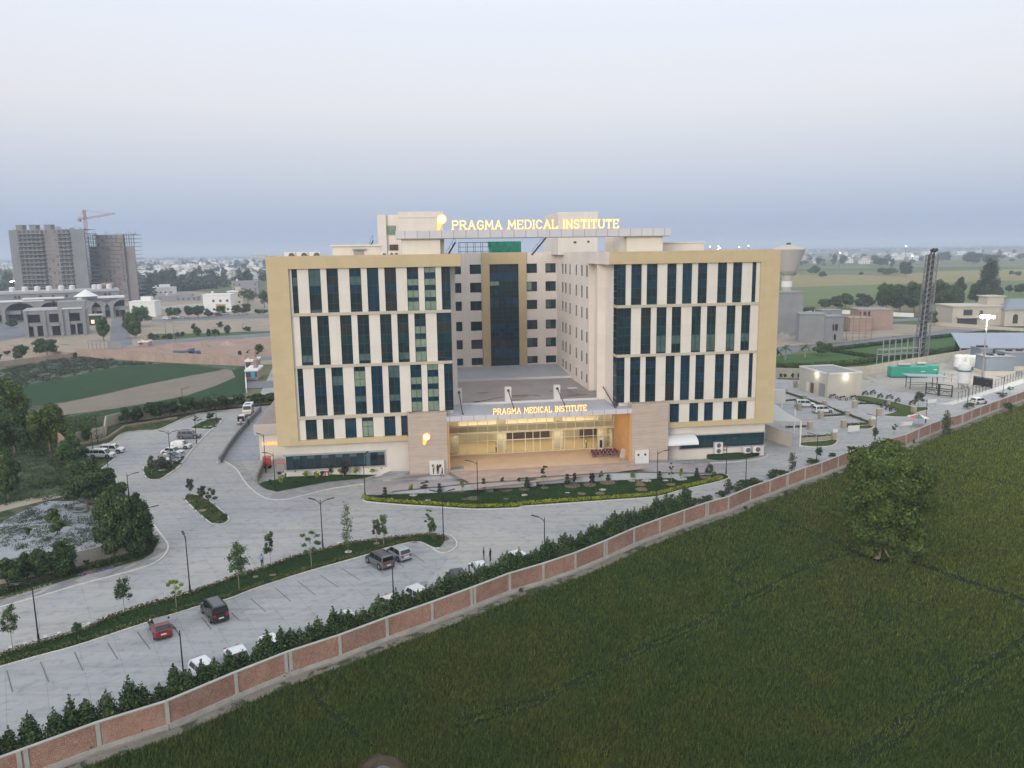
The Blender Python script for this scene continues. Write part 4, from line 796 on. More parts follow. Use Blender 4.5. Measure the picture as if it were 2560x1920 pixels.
# ------------------------------------------------------------------ brick boundary wall with concrete posts
m_brick=brick_mat('campus_brick',(.25,.088,.060),(.165,.062,.045),(.38,.29,.23),1,.24,.085,.010,.30); m_post=M('wall_post_concrete',(.36,.36,.325),.9,.15,1.2,bump=.2); m_base=M('wall_base_plaster',(.34,.325,.285),.9,.28,.9,bump=.4); m_rub=dirt_mat('rubble_footing',(.17,.155,.14),(.36,.335,.30),5)
wl=thing('boundary_wall','long red brick campus wall with grey concrete posts along the crop field','brick wall',(WALLP[0].x,WALLP[0].y,ZG))
WH=2.35; base=MB(); brick=MB(); posts=[]; capb=MB(); rub=MB()
def seg(mb,a,c,t,z0,z1):
    nn=Vector((-(c-a).y,(c-a).x,0)).normalized()*(t/2); lo=Vector((0,0,z0-ZG)); hi=Vector((0,0,z1-ZG))
    mb.add([a-nn+lo,c-nn+lo,c+nn+lo,a+nn+lo,a-nn+hi,c-nn+hi,c+nn+hi,a+nn+hi],[(4,5,6,7),(0,1,5,4),(2,3,7,6),(1,2,6,5),(3,0,4,7),(0,3,2,1)])
for a,c in zip(WALLP,WALLP[1:]):
    off=Vector(((c-a).y,-(c-a).x,0)).normalized()
    seg(rub,a+off*.24,c+off*.24,.35,ZG-.3,ZG+.16); seg(base,a,c,.50,ZG-.3,ZG+.50); seg(brick,a,c,.23,ZG+.50,ZG+WH); seg(capb,a,c,.30,ZG+WH,ZG+WH+.07)
wo=(wl.location.x,wl.location.y,wl.location.z)
rel=lambda mb:[setattr(mb,'v',[(x-wo[0],y-wo[1],z-wo[2]) for x,y,z in mb.v]),mb][1]
rel(rub).build('rubble_footing',m_rub,wl); rel(base).build('plaster_base',m_base,wl); rel(capb).build('coping',m_post,wl); rel(brick).build('brick_panel',m_brick,wl)
for i,p in enumerate(WALLP):
    a=WALLP[max(i-1,0)]; c=WALLP[min(i+1,len(WALLP)-1)]; d=(c-a).normalized()
    for k in ((-.22,.22) if i%4==3 else (0,)):
        b=MB(); seg(b,p+d*(k-.15),p+d*(k+.15),.33,ZG+.45,ZG+WH+.05); rel(b).build('post',m_post,wl)
# ------------------------------------------------------------------ conifer-like hedge row inside the wall
hp=[tree('hedge_shrub','dark pointed hedge shrub inside the brick wall','shrub',(0,0,-500),4.2,2.35,'cone',(lf_hedge,lf_hedge,lf_dark)[i%3],3900,.12,i+1,.06) for i in range(9)]
wlen=[0]
for a,c in zip(WALLP,WALLP[1:]): wlen.append(wlen[-1]+(c-a).length)
def onwall(s,off=1.0):
    for i in range(len(wlen)-1):
        if s<=wlen[i+1] or i==len(wlen)-2:
            a,c=WALLP[i],WALLP[i+1]; t=(s-wlen[i])/(wlen[i+1]-wlen[i]); d=(c-a).normalized(); return a.lerp(c,t)+Vector((-d.y,d.x,0))*off,d
s0=-14.0; hedgeN=0; end=wlen[4+15]-2.0
nearw=['beside the near end of the wall','left of the red car','opposite the red car','opposite the black jeep','beside the slender lamp post','opposite the grey cars','near the dark parked car','before the open driveway']
s=s0
while s<end:
    if not(wlen[5]+3.0<s<wlen[5]+3.3):
        p,d=onwall(s,random.uniform(1.35,1.6)); hc=random.uniform(.74,1.08)*(1.12 if s>end-16 else 1); place(hp[random.randrange(9)],p,random.uniform(0,6.28),(random.uniform(.85,1.15),random.uniform(.85,1.15),hc),label='dark green pointed hedge shrub in the row inside the brick wall',group='hedge row inside the brick wall'); hedgeN+=1
    s+=random.choice((.95,1.15,1.3,1.6)) if s<wlen[7] else random.uniform(.68,1.0)
# low bushes along the wall beyond the hedge row
i=0
for k,x,y,w_ in (('LC',1190,1065,90),('LC',1260,1038,100),('LC',1330,1015,120),('LC',1410,990,130),('LC',1480,965,100),('LC',1590,920,90),('LC',1700,880,100),('LC',1770,855,110),('LC',1850,830,110),('LC',1990,782,90),('LC',2070,748,80),('LD',20,990,110),('LD',90,975,90),('LD',250,925,110),('LD',310,905,70),('LD',540,825,90),('LD',700,765,60),('LD',850,712,60),('LD',1770,382,90),('LD',2040,294,80)):
    p=q(k,x,y); sz=w_/3.16*mpp(p); nm=['scruffy low bush by the wall','ragged green bush by the wall','small spreading bush by the wall'][i%3]
    tree('low_bush',nm+' %s'%(['just past the last hedge shrub','below the thin saplings','near the two lamp posts','opposite the garden tip','opposite the side ramp','near the barrier boards'][min(5,i//4)])+[', leftmost',', second one',', third one',', fourth one'][i%4],'bush',p,sz*.55,sz*1.2,'round',lf_hedge if i%2 else lf_dark,900,.09,40+i,.05,group='bushes along the wall'); i+=1
for k,x,y,h,nm in (('LD',2090,405,70,'dark bush growing against the field side of the wall at far right'),('LD',1595,600,190,'climbing shrub standing against the field side of the brick wall'),('LC',1780,1020,22,'dark weed clump at the foot of the wall below the driveway'),('LD',455,1025,26,'dark weed clump at the wall foot left of the big tree'),('LD',330,1060,24,'small weed clump at the wall foot, second left of the big tree'),('MB',2090,270,30,'little dark weed at the wall foot near the hedge middle'),('LD',720,930,40,'tuft of weeds at the wall foot beside the big tree'),('LD',1330,660,40,'long weeds at the wall foot right of the big tree')):
    p=q(k,x,y); hh=h/3.16*mpp(p)*1.05; tree('wall_shrub',nm,'shrub',p,hh,hh*(.45 if h>150 else 1.2),'tall' if h>150 else 'round',lf_dark,1500,.11,70+int(x)%13,.04)
# ------------------------------------------------------------------ the big field tree
p=P(2192,1396); H_=ztop(p,1112)-ZG
bt=thing('field_tree','big bushy light green tree standing alone in the crop field','tree',p); mt=MB(); R0=0
cl=[]; mp_=mpp(p+Vector((0,0,5)))
rg2=random.Random(5)
def cpx(px,py,rw,rh,dep=0):   # crown lobes given by where they sit on the tree, in metres from its foot
    z=ztop(p,py); x=(px-2192)*mp_+.6*(1396-py)/280*.0; cl.append((x,dep,z-ZG,rw*mp_,rw*mp_,rh*mp_))
for px,py,rw,rh in ((2170,1150,58,38),(2225,1150,60,36),(2280,1190,48,42),(2160,1200,55,45),(2220,1215,62,50),(2285,1240,42,40),(2175,1265,50,45),(2240,1290,55,50),(2150,1310,45,42),(2200,1330,52,40),(2255,1345,48,42),(2135,1250,30,30),(2190,1180,60,50),(2195,1250,60,50),(2280,1320,34,40),(2240,1390,36,30),(2160,1355,30,25)):
    for d_ in (-.9,.4,1.4): cpx(px+rg2.uniform(-12,12),py+rg2.uniform(-12,12),rw*.75,rh*.75,d_*rw*mp_*.75)
quads('crown',leaves(cl,95000,.18,3,.5,.3),lf_olive,bt)
mt.tube([(0,0,-.1),(.1,0,1.6),(.4,.1,3.4),(.5,.2,6),(.3,0,9)],[.42,.34,.3,.22,.1],10)
for c in cl[::3]: mt.tube([(.2,0,2.2+c[2]*.2),(c[0]*.5,c[1]*.5,c[2]*.75),(c[0],c[1],c[2])],[.14,.09,.03],5)
mt.build('trunk',bark2,bt)
tree('field_shrub','bright green shrub at the right foot of the big field tree','shrub',p+Vector((2.0,-.6,0)),3.0,3.0,'round',lf_mid,4500,.10,9,.03)
tree('field_shrub','low spreading scrub left of the big field tree','shrub',P(2105,1290),2.2,5.0,'round',lf_olive,4000,.10,10,.03)
# ------------------------------------------------------------------ young trees and garden plants (photo position of foot, top, width)
YT=[('MA',100,715,375,185,'sparse',lf_mid,'leafy young tree at the left edge of the grass median'),
('MA',985,440,155,190,'sparse',lf_dark,'two-stemmed dark young tree on the median before the red car'),('MA',1395,400,120,140,'wispy',lf_lime,'yellow-green sapling on the median between the red car and black jeep'),
('MA',620,640,505,85,'round',lf_dark,'small dark bush on the median left of the red car'),('LA',1890,1500,1130,250,'sparse',lf_mid,'widest young tree on the median, beside the guard'),('LA',2140,1310,1040,135,'sparse',lf_dark,'upright young tree immediately right of the guard'),
('LB',440,1495,1170,170,'wispy',lf_mid,'thin many-tufted sapling on the median by the two-armed lamp'),('LB',730,1370,980,95,'tall',lf_mid,'tall narrow young tree with stacked tufts on the median'),('LB',955,1305,1095,105,'sparse',lf_grey,'dull green sapling, left of a pair behind the grey cars'),('LB',1010,1320,1060,135,'sparse',lf_mid,'two-tufted sapling, right of a pair behind the grey cars'),
('LB',1402,1230,1090,92,'round',lf_mid,'rounded little tree at the right tip of the median'),('LB',1370,1210,1010,80,'wispy',lf_mid,'spindly sapling behind the rounded tree at the median tip'),('LB',1413,1275,1225,40,'round',lf_mid,'little round bush at the median tip below the rounded tree'),('LB',1465,1305,1262,40,'round',lf_dark,'little round bush beside the lamp foot at the median tip'),
('LA',1078,1240,940,160,'sparse',lf_lime,'light green young tree before the dark trees on the left verge'),('LA',397,1410,1190,175,'wispy',lf_olive,'light green young tree at the left hedge by the cream wall'),('LA',685,1310,1260,45,'wispy',lf_dark,'small dark sapling against the cream wall patch'),('LA',785,1320,1265,50,'wispy',lf_dark,'second small sapling right of it against the cream wall patch'),
('LA',1505,755,620,100,'sparse',lf_grey,'left sapling at the head of the oblong planted island'),('LA',1600,800,680,110,'sparse',lf_grey,'middle sapling on the oblong planted island'),('LA',1670,835,700,110,'sparse',lf_grey,'right sapling on the oblong planted island'),('LA',1775,955,900,55,'round',lf_dark,'round bush at the lower tip of the oblong planted island'),
('LA',1200,600,440,90,'sparse',lf_dark,'taller shrub on the island before the dark parked cars'),('LA',1290,560,460,150,'round',lf_grey,'wide shrub on the island before the dark parked cars'),('LA',1560,190,118,70,'wispy',lf_grey,'thin tree on the small far island, left'),('LA',1665,152,100,72,'round',lf_dark,'leafy tree on the small far island, right'),
('LB',1225,892,830,50,'sparse',lf_lime,'yellow-green plant at the left of the front garden'),('LB',1340,892,790,105,'wispy',lf_grey,'flat-topped thin tree before the grey retaining wall'),('LB',1630,880,792,50,'sparse',lf_lime,'yellow-green plant before the left part of the retaining wall'),('LB',1945,850,765,60,'round',lf_grey,'rounded grey-green shrub before the retaining wall'),('LB',2075,850,773,48,'sparse',lf_red,'leftmost dark red shrub before the retaining wall'),
('LC',430,830,735,52,'sparse',lf_red,'middle dark red shrub before the retaining wall'),('LC',567,830,728,56,'round',lf_red,'rightmost dark red shrub before the retaining wall'),('LC',185,842,652,80,'wispy',lf_grey,'tall thin tree before the middle of the retaining wall'),('LC',888,800,725,48,'sparse',lf_lime,'yellow-green plant left of the tall lamp in the front garden'),('LC',1195,810,655,55,'wispy',lf_grey,'spindly grey sapling right of the tall lamp in the front garden'),('LC',1270,790,700,40,'sparse',lf_lime,'yellow-green plant near the right end of the front garden'),('LC',1500,795,665,110,'sparse',lf_grey,'leaning grey-green tree at the right end of the front garden'),('LC',640,805,712,40,'wispy',lf_grey,'faint thin sapling between red shrub and topiary'),
('LC',1185,1062,905,85,'wispy',lf_grey,'leaning thin sapling just past the end of the hedge row'),('LC',1322,1002,850,90,'wispy',lf_mid,'green thin sapling inside the wall past the hedge row'),('LC',1640,905,782,60,'tall',lf_grey,'narrow dark sapling inside the wall opposite the garden tip'),('LC',2147,722,575,65,'tall',lf_grey,'slim tapering sapling on the drive right of the building'),
('LD',590,792,690,80,'sparse',lf_dark,'sapling at the foot of the lamp left of the big tree'),('LD',1035,632,540,70,'sparse',lf_dark,'sapling at the foot of the lamp above the big tree'),('LD',1185,588,505,65,'wispy',lf_grey,'thin grey sapling standing beyond the brick wall above the big tree'),('LD',1378,378,250,115,'sparse',lf_grey,'grey-green tree by the motorbike island'),('LD',2100,262,200,60,'wispy',lf_mid,'thin sapling near the right edge inside the wall')]
for i,(k,x,y0,y1,w_,kd,lf,lab) in enumerate(YT):
    p=q(k,x,y0); y1p=xy(k,x,y1)[1]; h=max(.6,ztop(p,y1p)-ZG); ww=w_/3.16*mpp(p)
    tree('round_bush' if h<1.5 and kd=='round' else 'young_tree',lab,'bush' if h<1.5 and kd=='round' else 'young tree',p,h,ww,kd,lf,int(300+320*ww*(1.6 if kd in('round','sparse') else 1)),.105 if ww<3 else .12,100+i,.30 if kd in('sparse','wispy') else .12,bark2,tr=.035)
# garden bushes by the left wing
for i,(x,y,w_,lf,lab) in enumerate([(390,770,50,lf_yel,'yellow bush at the left wing, leftmost'),(200,820,70,lf_yel,'broad yellow-green bush in the left wing garden'),(475,780,60,lf_yel,'yellow-green bush below the strip window'),(520,752,36,lf_olive,'small olive bush right of the red notice board'),(668,745,46,lf_yel,'yellow bush under the long strip window'),(790,742,56,lf_yel,'round yellow bush near the tall lamp'),(920,735,38,lf_yel,'small yellow bush at the right of the wing garden'),(310,830,60,lf_dark,'dark bush in the front of the wing garden'),(120,835,60,lf_dark,'dark bush at the left corner of the wing garden'),(690,760,60,lf_red,'dark reddish bush in the wing garden'),(320,750,60,lf_red,'dark leafy bush against the left wing wall'),(1000,715,60,lf_red,'dark bush by the right end of the strip window'),(590,745,50,lf_grey,'grey shrub against the wing wall'),(715,740,50,lf_grey,'tall thin shrub against the wing wall'),(455,745,40,lf_grey,'thin grey plant left of the red notice board')]):
    p=q('LB',x,y,max(-1,min(-.2,-.2-(y-750)/130*.8))+.08); s_=w_/3.16*mpp(p); tree('garden_bush',lab,'bush',p,s_*(1.0 if lf in(lf_yel,lf_dark,lf_olive) else 1.5),s_,'round' if lf is not lf_grey else 'sparse',lf,500,.10,200+i,.08)
# clipped ball topiaries
def topiary(label,p,h,seed):
    t=thing('topiary',label,'topiary',p); n_=3 if h>1.7 else 2; cl=[]
    sizes=[.36,.28,.22][:n_]; z=.1*h
    for s_ in sizes: cl.append((0,0,z+s_*h*.5,h*s_*.62,h*s_*.62,h*s_*.42)); z+=h*s_*.98
    quads('crown',leaves(cl,1300,.075,seed,.35,.75),lf_hedge,t); b=MB(); b.tube([(0,0,0),(0,0,h*.9)],.05,6); b.build('trunk',bark,t)
for i,(k,x,y0,y1,lab) in enumerate([('LB',1020,932,840,'first ball-clipped topiary from the left in the front garden'),('LB',1450,900,810,'topiary right of the flat-topped thin tree'),('LB',1800,868,770,'large ball topiary beside the black lamp post'),('LB',2140,852,760,'topiary right of the leftmost red shrub'),('LC',55,862,760,'topiary below the left part of the plaza'),('LC',372,832,735,'topiary left of the middle red shrub'),('LC',695,802,725,'topiary right of the rightmost red shrub'),('LC',1102,797,714,'plump topiary touching the tall lamp post'),('LC',1395,772,690,'last topiary at the right of the front garden')]):
    p=q(k,x,y0); topiary(lab,p,ztop(p,xy(k,x,y1)[1])-ZG,300+i)
# yellow clipped edging along the kerb of the front garden and reeds along the median
def band(name,label,pts,w_,h,lf,dens,seed,ls=.09,kind='stuff',off=0):
    r=np.random.default_rng(seed); V=[]
    for a,c in zip(pts,pts[1:]):
        L=(c-a).length; m=max(3,int(L*dens)); d=(c-a).normalized(); nn=Vector((-d.y,d.x,0)); 
        cl=[]
        for j in range(max(1,int(L/.45))):
            pc=a.lerp(c,(j+.5)/max(1,int(L/.45)))+nn*off; cl.append((pc.x+r.uniform(-.06,.06),pc.y+r.uniform(-.06,.06),ZG+h*.5,w_*.5*r.uniform(.85,1.15),w_*.5*r.uniform(.85,1.1),h*.5*r.uniform(.8,1.15)))
        V.append(leaves(cl,m,ls,seed+len(V),.6,.6))
    o=quads(name,np.concatenate(V),lf); o['kind']=kind; o['label']=label; return o
gl2=[p+Vector((0,.75,0)) for p in smooth_line(gl[:-2],2)]
cut=len(gl2)//2
band('edging_hedge','bright yellow-green clipped edging along the front garden kerb',gl2[:-3],.95,.65,lf_yel,150,5)
band('edging_hedge','dark low undergrowth behind the yellow edging',[p+Vector((0,.8,0)) for p in gl2[2:-6]],.7,.35,lf_dark,60,6)
band('median_planting','reddish green strappy plants along the upper edge of the median',[p+Vector((.1,-.5,0)) for p in med_up],.9,.5,leaf_mat('leaf_strappy',(.05,.055,.02),(.10,.10,.04),(.17,.14,.06)),110,7,.10)
band('median_planting','yellowish green low plants along the parking edge of the median',[p+Vector((-.1,.65,0)) for p in med_lo[:-2]],1.0,.42,leaf_mat('leaf_lowplant',(.045,.065,.02),(.085,.11,.03),(.15,.16,.05)),110,8,.09)
vl=Q('LA',[(-160,1600),(0,1550),(300,1462),(600,1375),(900,1298),(1120,1235),(1190,1180),(1200,1120)])
band('verge_hedge','dark low clipped hedge along the left verge',[p+Vector((0,.7,0)) for p in vl],1.3,.75,lf_hedge,260,9,.09)
band('verge_flowers','purple and white bedding flowers along the left verge',Q('LA',[(620,1395),(700,1378),(800,1358),(900,1328)]),.6,.35,M('purple_petal',(.20,.10,.32),.8,.3,6),90,10,.06)
band('verge_flowers','white and yellow bedding flowers near the left edge of the verge',Q('LA',[(-60,1590),(40,1568),(120,1545),(250,1505),(420,1462)]),.5,.3,M('white_petal',(.42,.40,.26),.8,.5,5),45,11,.05)
for nm,pts in isl.items():
    c=sum(pts,Vector())/len(pts); V=[]; r=np.random.default_rng(3); xs=[p.x for p in pts]; ys=[p.y for p in pts]; X=r.uniform(min(xs),max(xs),900); Y=r.uniform(min(ys),max(ys),900); k=inside(X,Y,[(p.x,p.y) for p in pts])
    cl=[(x,y,ZG+.2,.3,.3,.16) for x,y in zip(X[k][:120],Y[k][:120])]; o=quads('island_groundcover',leaves(cl,3500,.08,4,.6,.2),lf_olive if nm=='islandB' else lf_mid); o['kind']='stuff'; o['label']='patchy low ground cover on the '+{'islandA':'island before the dark cars','islandB':'oblong planted island','islandC':'small far island'}[nm]
# ------------------------------------------------------------------ street lamps
mpole=M('black_pole',(.018,.018,.02),.5,.1,3); mlamp=M('lamp_glass',(.45,.45,.43),.3,0)
def lamp(label,base,toppy,arms,h=None,dark=True,z=ZG):
    b=P(base[0],base[1],z); H=h or (ztop(b,toppy)-z); t=thing('street_lamp',label,'street lamp',b,0,'black street lamps')
    m=MB(); m.tube([(0,0,0),(0,0,.9)],.11,8); m.tube([(0,0,.9),(0,0,H)],[.075,.05],8); m.lathe([(.17,0),(.17,.06),(.10,.10)],(0,0,0),12); m.build('pole',mpole,t)
    for (dx,dy) in arms:
        s=Vector((dx,dy,0)).normalized(); s_=Vector((s.x,s.y,0)); a=MB(); a.tube([(0,0,H-.35),tuple(s_*.35+Vector((0,0,H-.02))),tuple(s_*.9+Vector((0,0,H+.16)))],.045,6); a.tube([(0,0,H-.2),(0,0,H+.25)],.04,6); ao=a.build('arm',mpole,t)
        e=s_*.85+Vector((0,0,H+.15)); f=s_*1.75+Vector((0,0,H+.26)); c=MB(); c.bar(e,f,.26,.07); c.build('lamp_head',mpole,ao); c=MB(); c.bar(e+s_*.2-Vector((0,0,.05)),f-s_*.1-Vector((0,0,.05)),.2,.03); c.build('lamp_lens',mlamp,ao)
    return t
LA_=[((97.5,1607),1455,[(-.6,-.5)],'street lamp on the median at the left edge of the picture'),((475.6,1482),1345,[(-.5,.8)],'street lamp on the median above the black jeep'),((462,1721),1583,[(-.7,.6)],'nearest street lamp, rising from the wall hedge by the red car'),
((807.7,1376),1254,[(-.9,.4),(.9,.4)],'two-armed street lamp rising behind the median, left one'),((1109,1353),1232,[(1,.5),(-.7,.2)],'two-armed street lamp at the right tip of the median'),((984,1496),1421,[(0,.6)],'street lamp standing in front of the grey parked car'),
((1361.7,1399),1298,[(-.9,.5)],'street lamp in the wall hedge before the front garden'),((1642,1266),1130,[(1,.1)],'tall street lamp on the road below the right stone tower'),((1195,1269.6),1155.7,[(-1,.1)],'street lamp in the yellow edging of the front garden'),
((912.8,1244),1140,[(.2,.8)],'street lamp at the left tip of the front garden'),((904.5,1192),1101,[(.1,.9)],'street lamp in the left wing garden by the strip window'),((689,1228),1135,[(-1,.1)],'street lamp at the left corner of the wing garden'),((665,1181),1089,[(-.8,.5)],'street lamp before the emergency block'),
((322.8,1243.7),1187,[(1,.3)],'street lamp at the kerb beside the dark verge trees'),((272.8,1194.6),1139,[(-.2,.8)],'street lamp before the white cars at the left kerb'),((428.8,1172),1081,[(-1,.2),(1,.2)],'two-armed street lamp on the island by the dark cars'),
((492,1110.8),1030,[(-.8,.2),(.6,.2)],'two-armed street lamp beside the grey car'),((541.8,1058.5),1006,[(-.3,.9)],'street lamp at the tip of the small far island'),((234.8,1145),1083,[(.2,.7)],'street lamp behind the white cars, nearer of two'),((245.3,1112),1038,[(-.6,.2),(.6,.2)],'two-armed street lamp behind the white cars, farther of two'),
((1815,1187),1099,[(1,.1)],'street lamp at the right end of the front garden'),((1864,1211),1143,[(.0,.8)],'street lamp against the wall right of the garden tip'),((2041,1158),1087,[(-1,.3)],'street lamp against the wall left of the big tree'),((2187.5,1099),1039,[(-1,.3)],'street lamp against the wall above the big tree'),
((2314,1056.6),1000,[(-1,.2)],'street lamp against the wall by the striped umbrella stall'),((2417.6,1018.7),968,[(-.9,.3)],'street lamp against the wall beyond the gates'),((2506.5,991.8),944,[(-1,.3)],'rightmost street lamp against the wall'),((370,1389),1272,[(1,.3)],'street lamp at the bend of the left verge among dark trees'),
((457,1009),972,[(.9,.2)],'small street lamp behind the rear hedge at left'),((538,1025),985,[(-.8,.1),(.8,.1)],'two-armed street lamp behind the rear hedge by the ambulance')]
for b_,ty,arms,lab in LA_: lamp(lab,b_,ty,arms)
# ------------------------------------------------------------------ cars
mtyre=M('tyre',(.015,.015,.016),.9,.1); mrim=M('alloy_rim',(.30,.30,.31),.4,.1,metal=.6); mcg=glass('car_glass',(.012,.016,.02),.05,.7); mtail=M('tail_lamp',(.30,.02,.02),.3,0); mhead=M('head_lamp',(.55,.56,.58),.15,0); mplate=M('number_plate',(.65,.65,.60),.5,0); mblk=M('black_trim',(.02,.02,.022),.6,0)
def paint(name,c,r=.28):
    n=N(name,r,.0,.5); n.b.inputs['Coat Weight'].default_value=.4; n.b.inputs['Coat Roughness'].default_value=.08; f=n.noise(6,3); n.col(n.ramp(f,[(.3,tuple(x*.9 for x in c)),(.7,c)])); return n.m
PW=paint('white_car_paint',(.62,.63,.64)); PR=paint('red_car_paint',(.20,.022,.022)); PK=paint('black_car_paint',(.016,.017,.019)); PG=paint('grey_car_paint',(.10,.098,.10)); PS=paint('silver_car_paint',(.34,.36,.385)); PD=paint('dark_grey_car_paint',(.05,.06,.075)); PB=paint('slate_car_paint',(.12,.13,.14))
def car(kind,pm,label,pos,dirv,roof=None,spare=False):
    # local x forward; profile stations: (x, z_belt, z_roof, half width, roof half width)
    L,Wd,Hh={'hatch':(3.85,1.7,1.5),'suv':(4.4,1.82,1.68),'jeep':(4.5,1.85,1.82),'sedan':(4.3,1.72,1.46)}[kind]
    t=thing('parked_car',label,'car',pos,math.atan2(dirv.y,dirv.x),'cars parked around the hospital'); hw=Wd/2; hl=L/2; cl=.22 if kind in('suv','jeep') else .17; bz=.92*Hh/1.5*.95
    if kind=='hatch': up=[(-hl+.10,bz),(-hl+.38,Hh-.10),(-hl+.75,Hh),(.15,Hh),(.55,Hh-.08),(1.15,bz+.02)]; hood=(1.15,hl-.15,bz,.74)
    elif kind=='sedan': up=[(-hl+.62,bz),(-hl+1.15,Hh-.08),(-hl+1.55,Hh),(.15,Hh),(.5,Hh-.08),(1.15,bz)]; hood=(1.15,hl-.15,bz,.72)
    else: up=[(-hl+.07,bz),(-hl+.22,Hh-.12),(-hl+.5,Hh),(.35,Hh),(.75,Hh-.10),(1.15,bz+.04)]; hood=(1.15,hl-.12,bz+.02,.86 if kind=='suv' else .98)
    if kind=='jeep': up=[(-hl+.12,bz),(-hl+.18,Hh-.06),(-hl+.4,Hh),(.55,Hh),(.8,Hh-.06),(1.15,bz+.04)]
    # lower body: lofted sections along x
    xs=[-hl,-hl+.06,-hl+.35,-hl*.45,0,hl*.4,hl-.5,hl-.12,hl]; b=MB(); rows=[]
    for x in xs:
        e=1-max(0,(abs(x)-hl*.72)/(hl*.28))**2*.16; w_=hw*e; 
        if x<=1.15: zt=bz if x>-hl+.1 else bz-.12
        else: f=(x-hood[0])/(hood[1]-hood[0]); zt=hood[2]*(1-f)+hood[3]*f if f<1 else hood[3]-.12
        if kind=='sedan' and x<-hl+.5: zt=bz-.04 if x>-hl else bz-.14
        rows.append([(x,-w_*.92,cl),(x,-w_,cl+.18),(x,-w_,zt*.62),(x,-w_*.965,zt-.06),(x,-w_*.86,zt),(x,0,zt+.03),(x,w_*.86,zt),(x,w_*.965,zt-.06),(x,w_,zt*.62),(x,w_,cl+.18),(x,w_*.92,cl)])
    vs=[v for r in rows for v in r]; k=len(rows[0]); fs=[(i*k+j,i*k+j+1,(i+1)*k+j+1,(i+1)*k+j) for i in range(len(rows)-1) for j in range(k-1)]+[(i*k+k-1,i*k,(i+1)*k,(i+1)*k+k-1) for i in range(len(rows)-1)]
    fs+=[tuple(range(k)),tuple(range((len(rows)-1)*k,len(rows)*k))[::-1]]; b.add(vs,[f[::-1] for f in fs])
    # cabin shell (paint) with glass set on it
    rw=hw*.76; gw=hw*.93
    n_=len(up); vs=[]
    for (x,z) in up:
        f=(z-bz)/(Hh-bz); w_=gw+(rw-gw)*f; vs+=[(x,-w_,z),(x,w_,z)]
    fs=[(2*i,2*i+1,2*i+3,2*i+2)[::-1] for i in range(n_-1)]; fs.append(tuple(2*i for i in range(n_))[::-1]); fs.append(tuple(2*i+1 for i in range(n_))); b.add(vs,fs)
    o=b.build('body',pm,t); bv=o.modifiers.new('b','BEVEL'); bv.width=.035; bv.segments=2; bv.limit_method='ANGLE'; bv.angle_limit=R(28)
    if roof:
        r=MB(); r.box(up[2][0]-.02,-rw*.97,Hh+.0,up[3][0]+.05,rw*.97,Hh+.025); r.build('roof_panel',roof,o)
    def wq(sy,x0,x1,z0,z1,sl0,sl1):
        ff=lambda z:(gw+(rw-gw)*((z-bz)/(Hh-bz))+.012)*sy
        g=MB(); g.add([(x0,ff(z0),z0),(x1,ff(z0),z0),(x1-sl1,ff(z1),z1),(x0+sl0,ff(z1),z1)],[(0,1,2,3)] if sy<0 else [(3,2,1,0)]); g.build('side_window',mcg,t)
    z0,z1=bz+.05,Hh-.12; xr,xf=up[0][0]+.22,up[-1][0]-.18; mid=(xr+xf)/2+.05
    for sy in (-1,1):
        if kind in('suv','jeep'): wq(sy,xr,xr+.55,z0,z1,.12,.0); wq(sy,xr+.63,mid+.1,z0,z1,0,0); wq(sy,mid+.18,xf,z0,z1,0,.33)
        else: wq(sy,xr+.1,mid,z0,z1,.3,0); wq(sy,mid+.08,xf,z0,z1,0,.4)
    def face(nm,p0,p1,m0,m1):   # sloping pane between profile points p0 (low) and p1 (high)
        f0=p0[0]+(p1[0]-p0[0])*m0,p0[1]+(p1[1]-p0[1])*m0; f1=p0[0]+(p1[0]-p0[0])*m1,p0[1]+(p1[1]-p0[1])*m1; s_=1 if p0[0]>0 else -1
        ff=lambda z:(gw+(rw-gw)*((z-bz)/(Hh-bz)))*.9; d=.015*s_; g=MB(); g.add([(f0[0]+d,-ff(f0[1]),f0[1]+.012),(f0[0]+d,ff(f0[1]),f0[1]+.012),(f1[0]+d,ff(f1[1]),f1[1]+.012),(f1[0]+d,-ff(f1[1]),f1[1]+.012)],[(0,1,2,3)] if s_>0 else [(3,2,1,0)]); g.build(nm,mcg,t)
    face('windscreen',up[-1],up[-2],.06,1.0); face('rear_window',up[0],up[1],.18,.98)
    for sx in (-1,1):
        for sy in (-1,1):
            x=sx*hl*.62; y=sy*(hw-.10); r=.33 if kind in('hatch','sedan') else .37; wb=MB(); wb.tube([(x,y-.10,r),(x,y+.11,r)],r,18); wo_=wb.build('wheel',mtyre,t); rb=MB(); rb.tube([(x,y+sy*.115-.01,r),(x,y+sy*.115+.01,r)],r*.62,14); rb.build('rim',mrim,wo_)
            ar=MB(); ar.tube([(x,sy*(hw-.02)-.02,r),(x,sy*(hw-.02)+.03,r)],r+.07,18); ar.build('wheel_arch',mblk,t)
    for sy in (-1,1):
        b=MB(); b.box(-hl-.02,sy*hw*.66-.13,bz*.72,-hl+.1,sy*hw*.66+.13,bz*.72+.26); b.build('tail_light',mtail,t)
        b=MB(); b.box(hl-.14,sy*hw*.68-.17,.62,hl-.01,sy*hw*.68+.17,.78); b.build('headlight',mhead,t)
        b=MB(); b.box(up[-1][0]-.35,sy*hw,bz,up[-1][0]-.17,sy*(hw+.17),bz+.14); b.build('mirror',mblk,t)
    b=MB(); b.box(-hl-.03,-.25,.55,-hl+.02,.25,.68); b.build('number_plate',mplate,t); b=MB(); b.box(-hl-.025,-hw*.8,cl,-hl+.2,hw*.8,cl+.16); b.build('bumper',mblk,t)
    b=MB(); b.box(hl-.05,-.42,.42,hl+.02,.42,.60); b.build('grille',mblk,t)
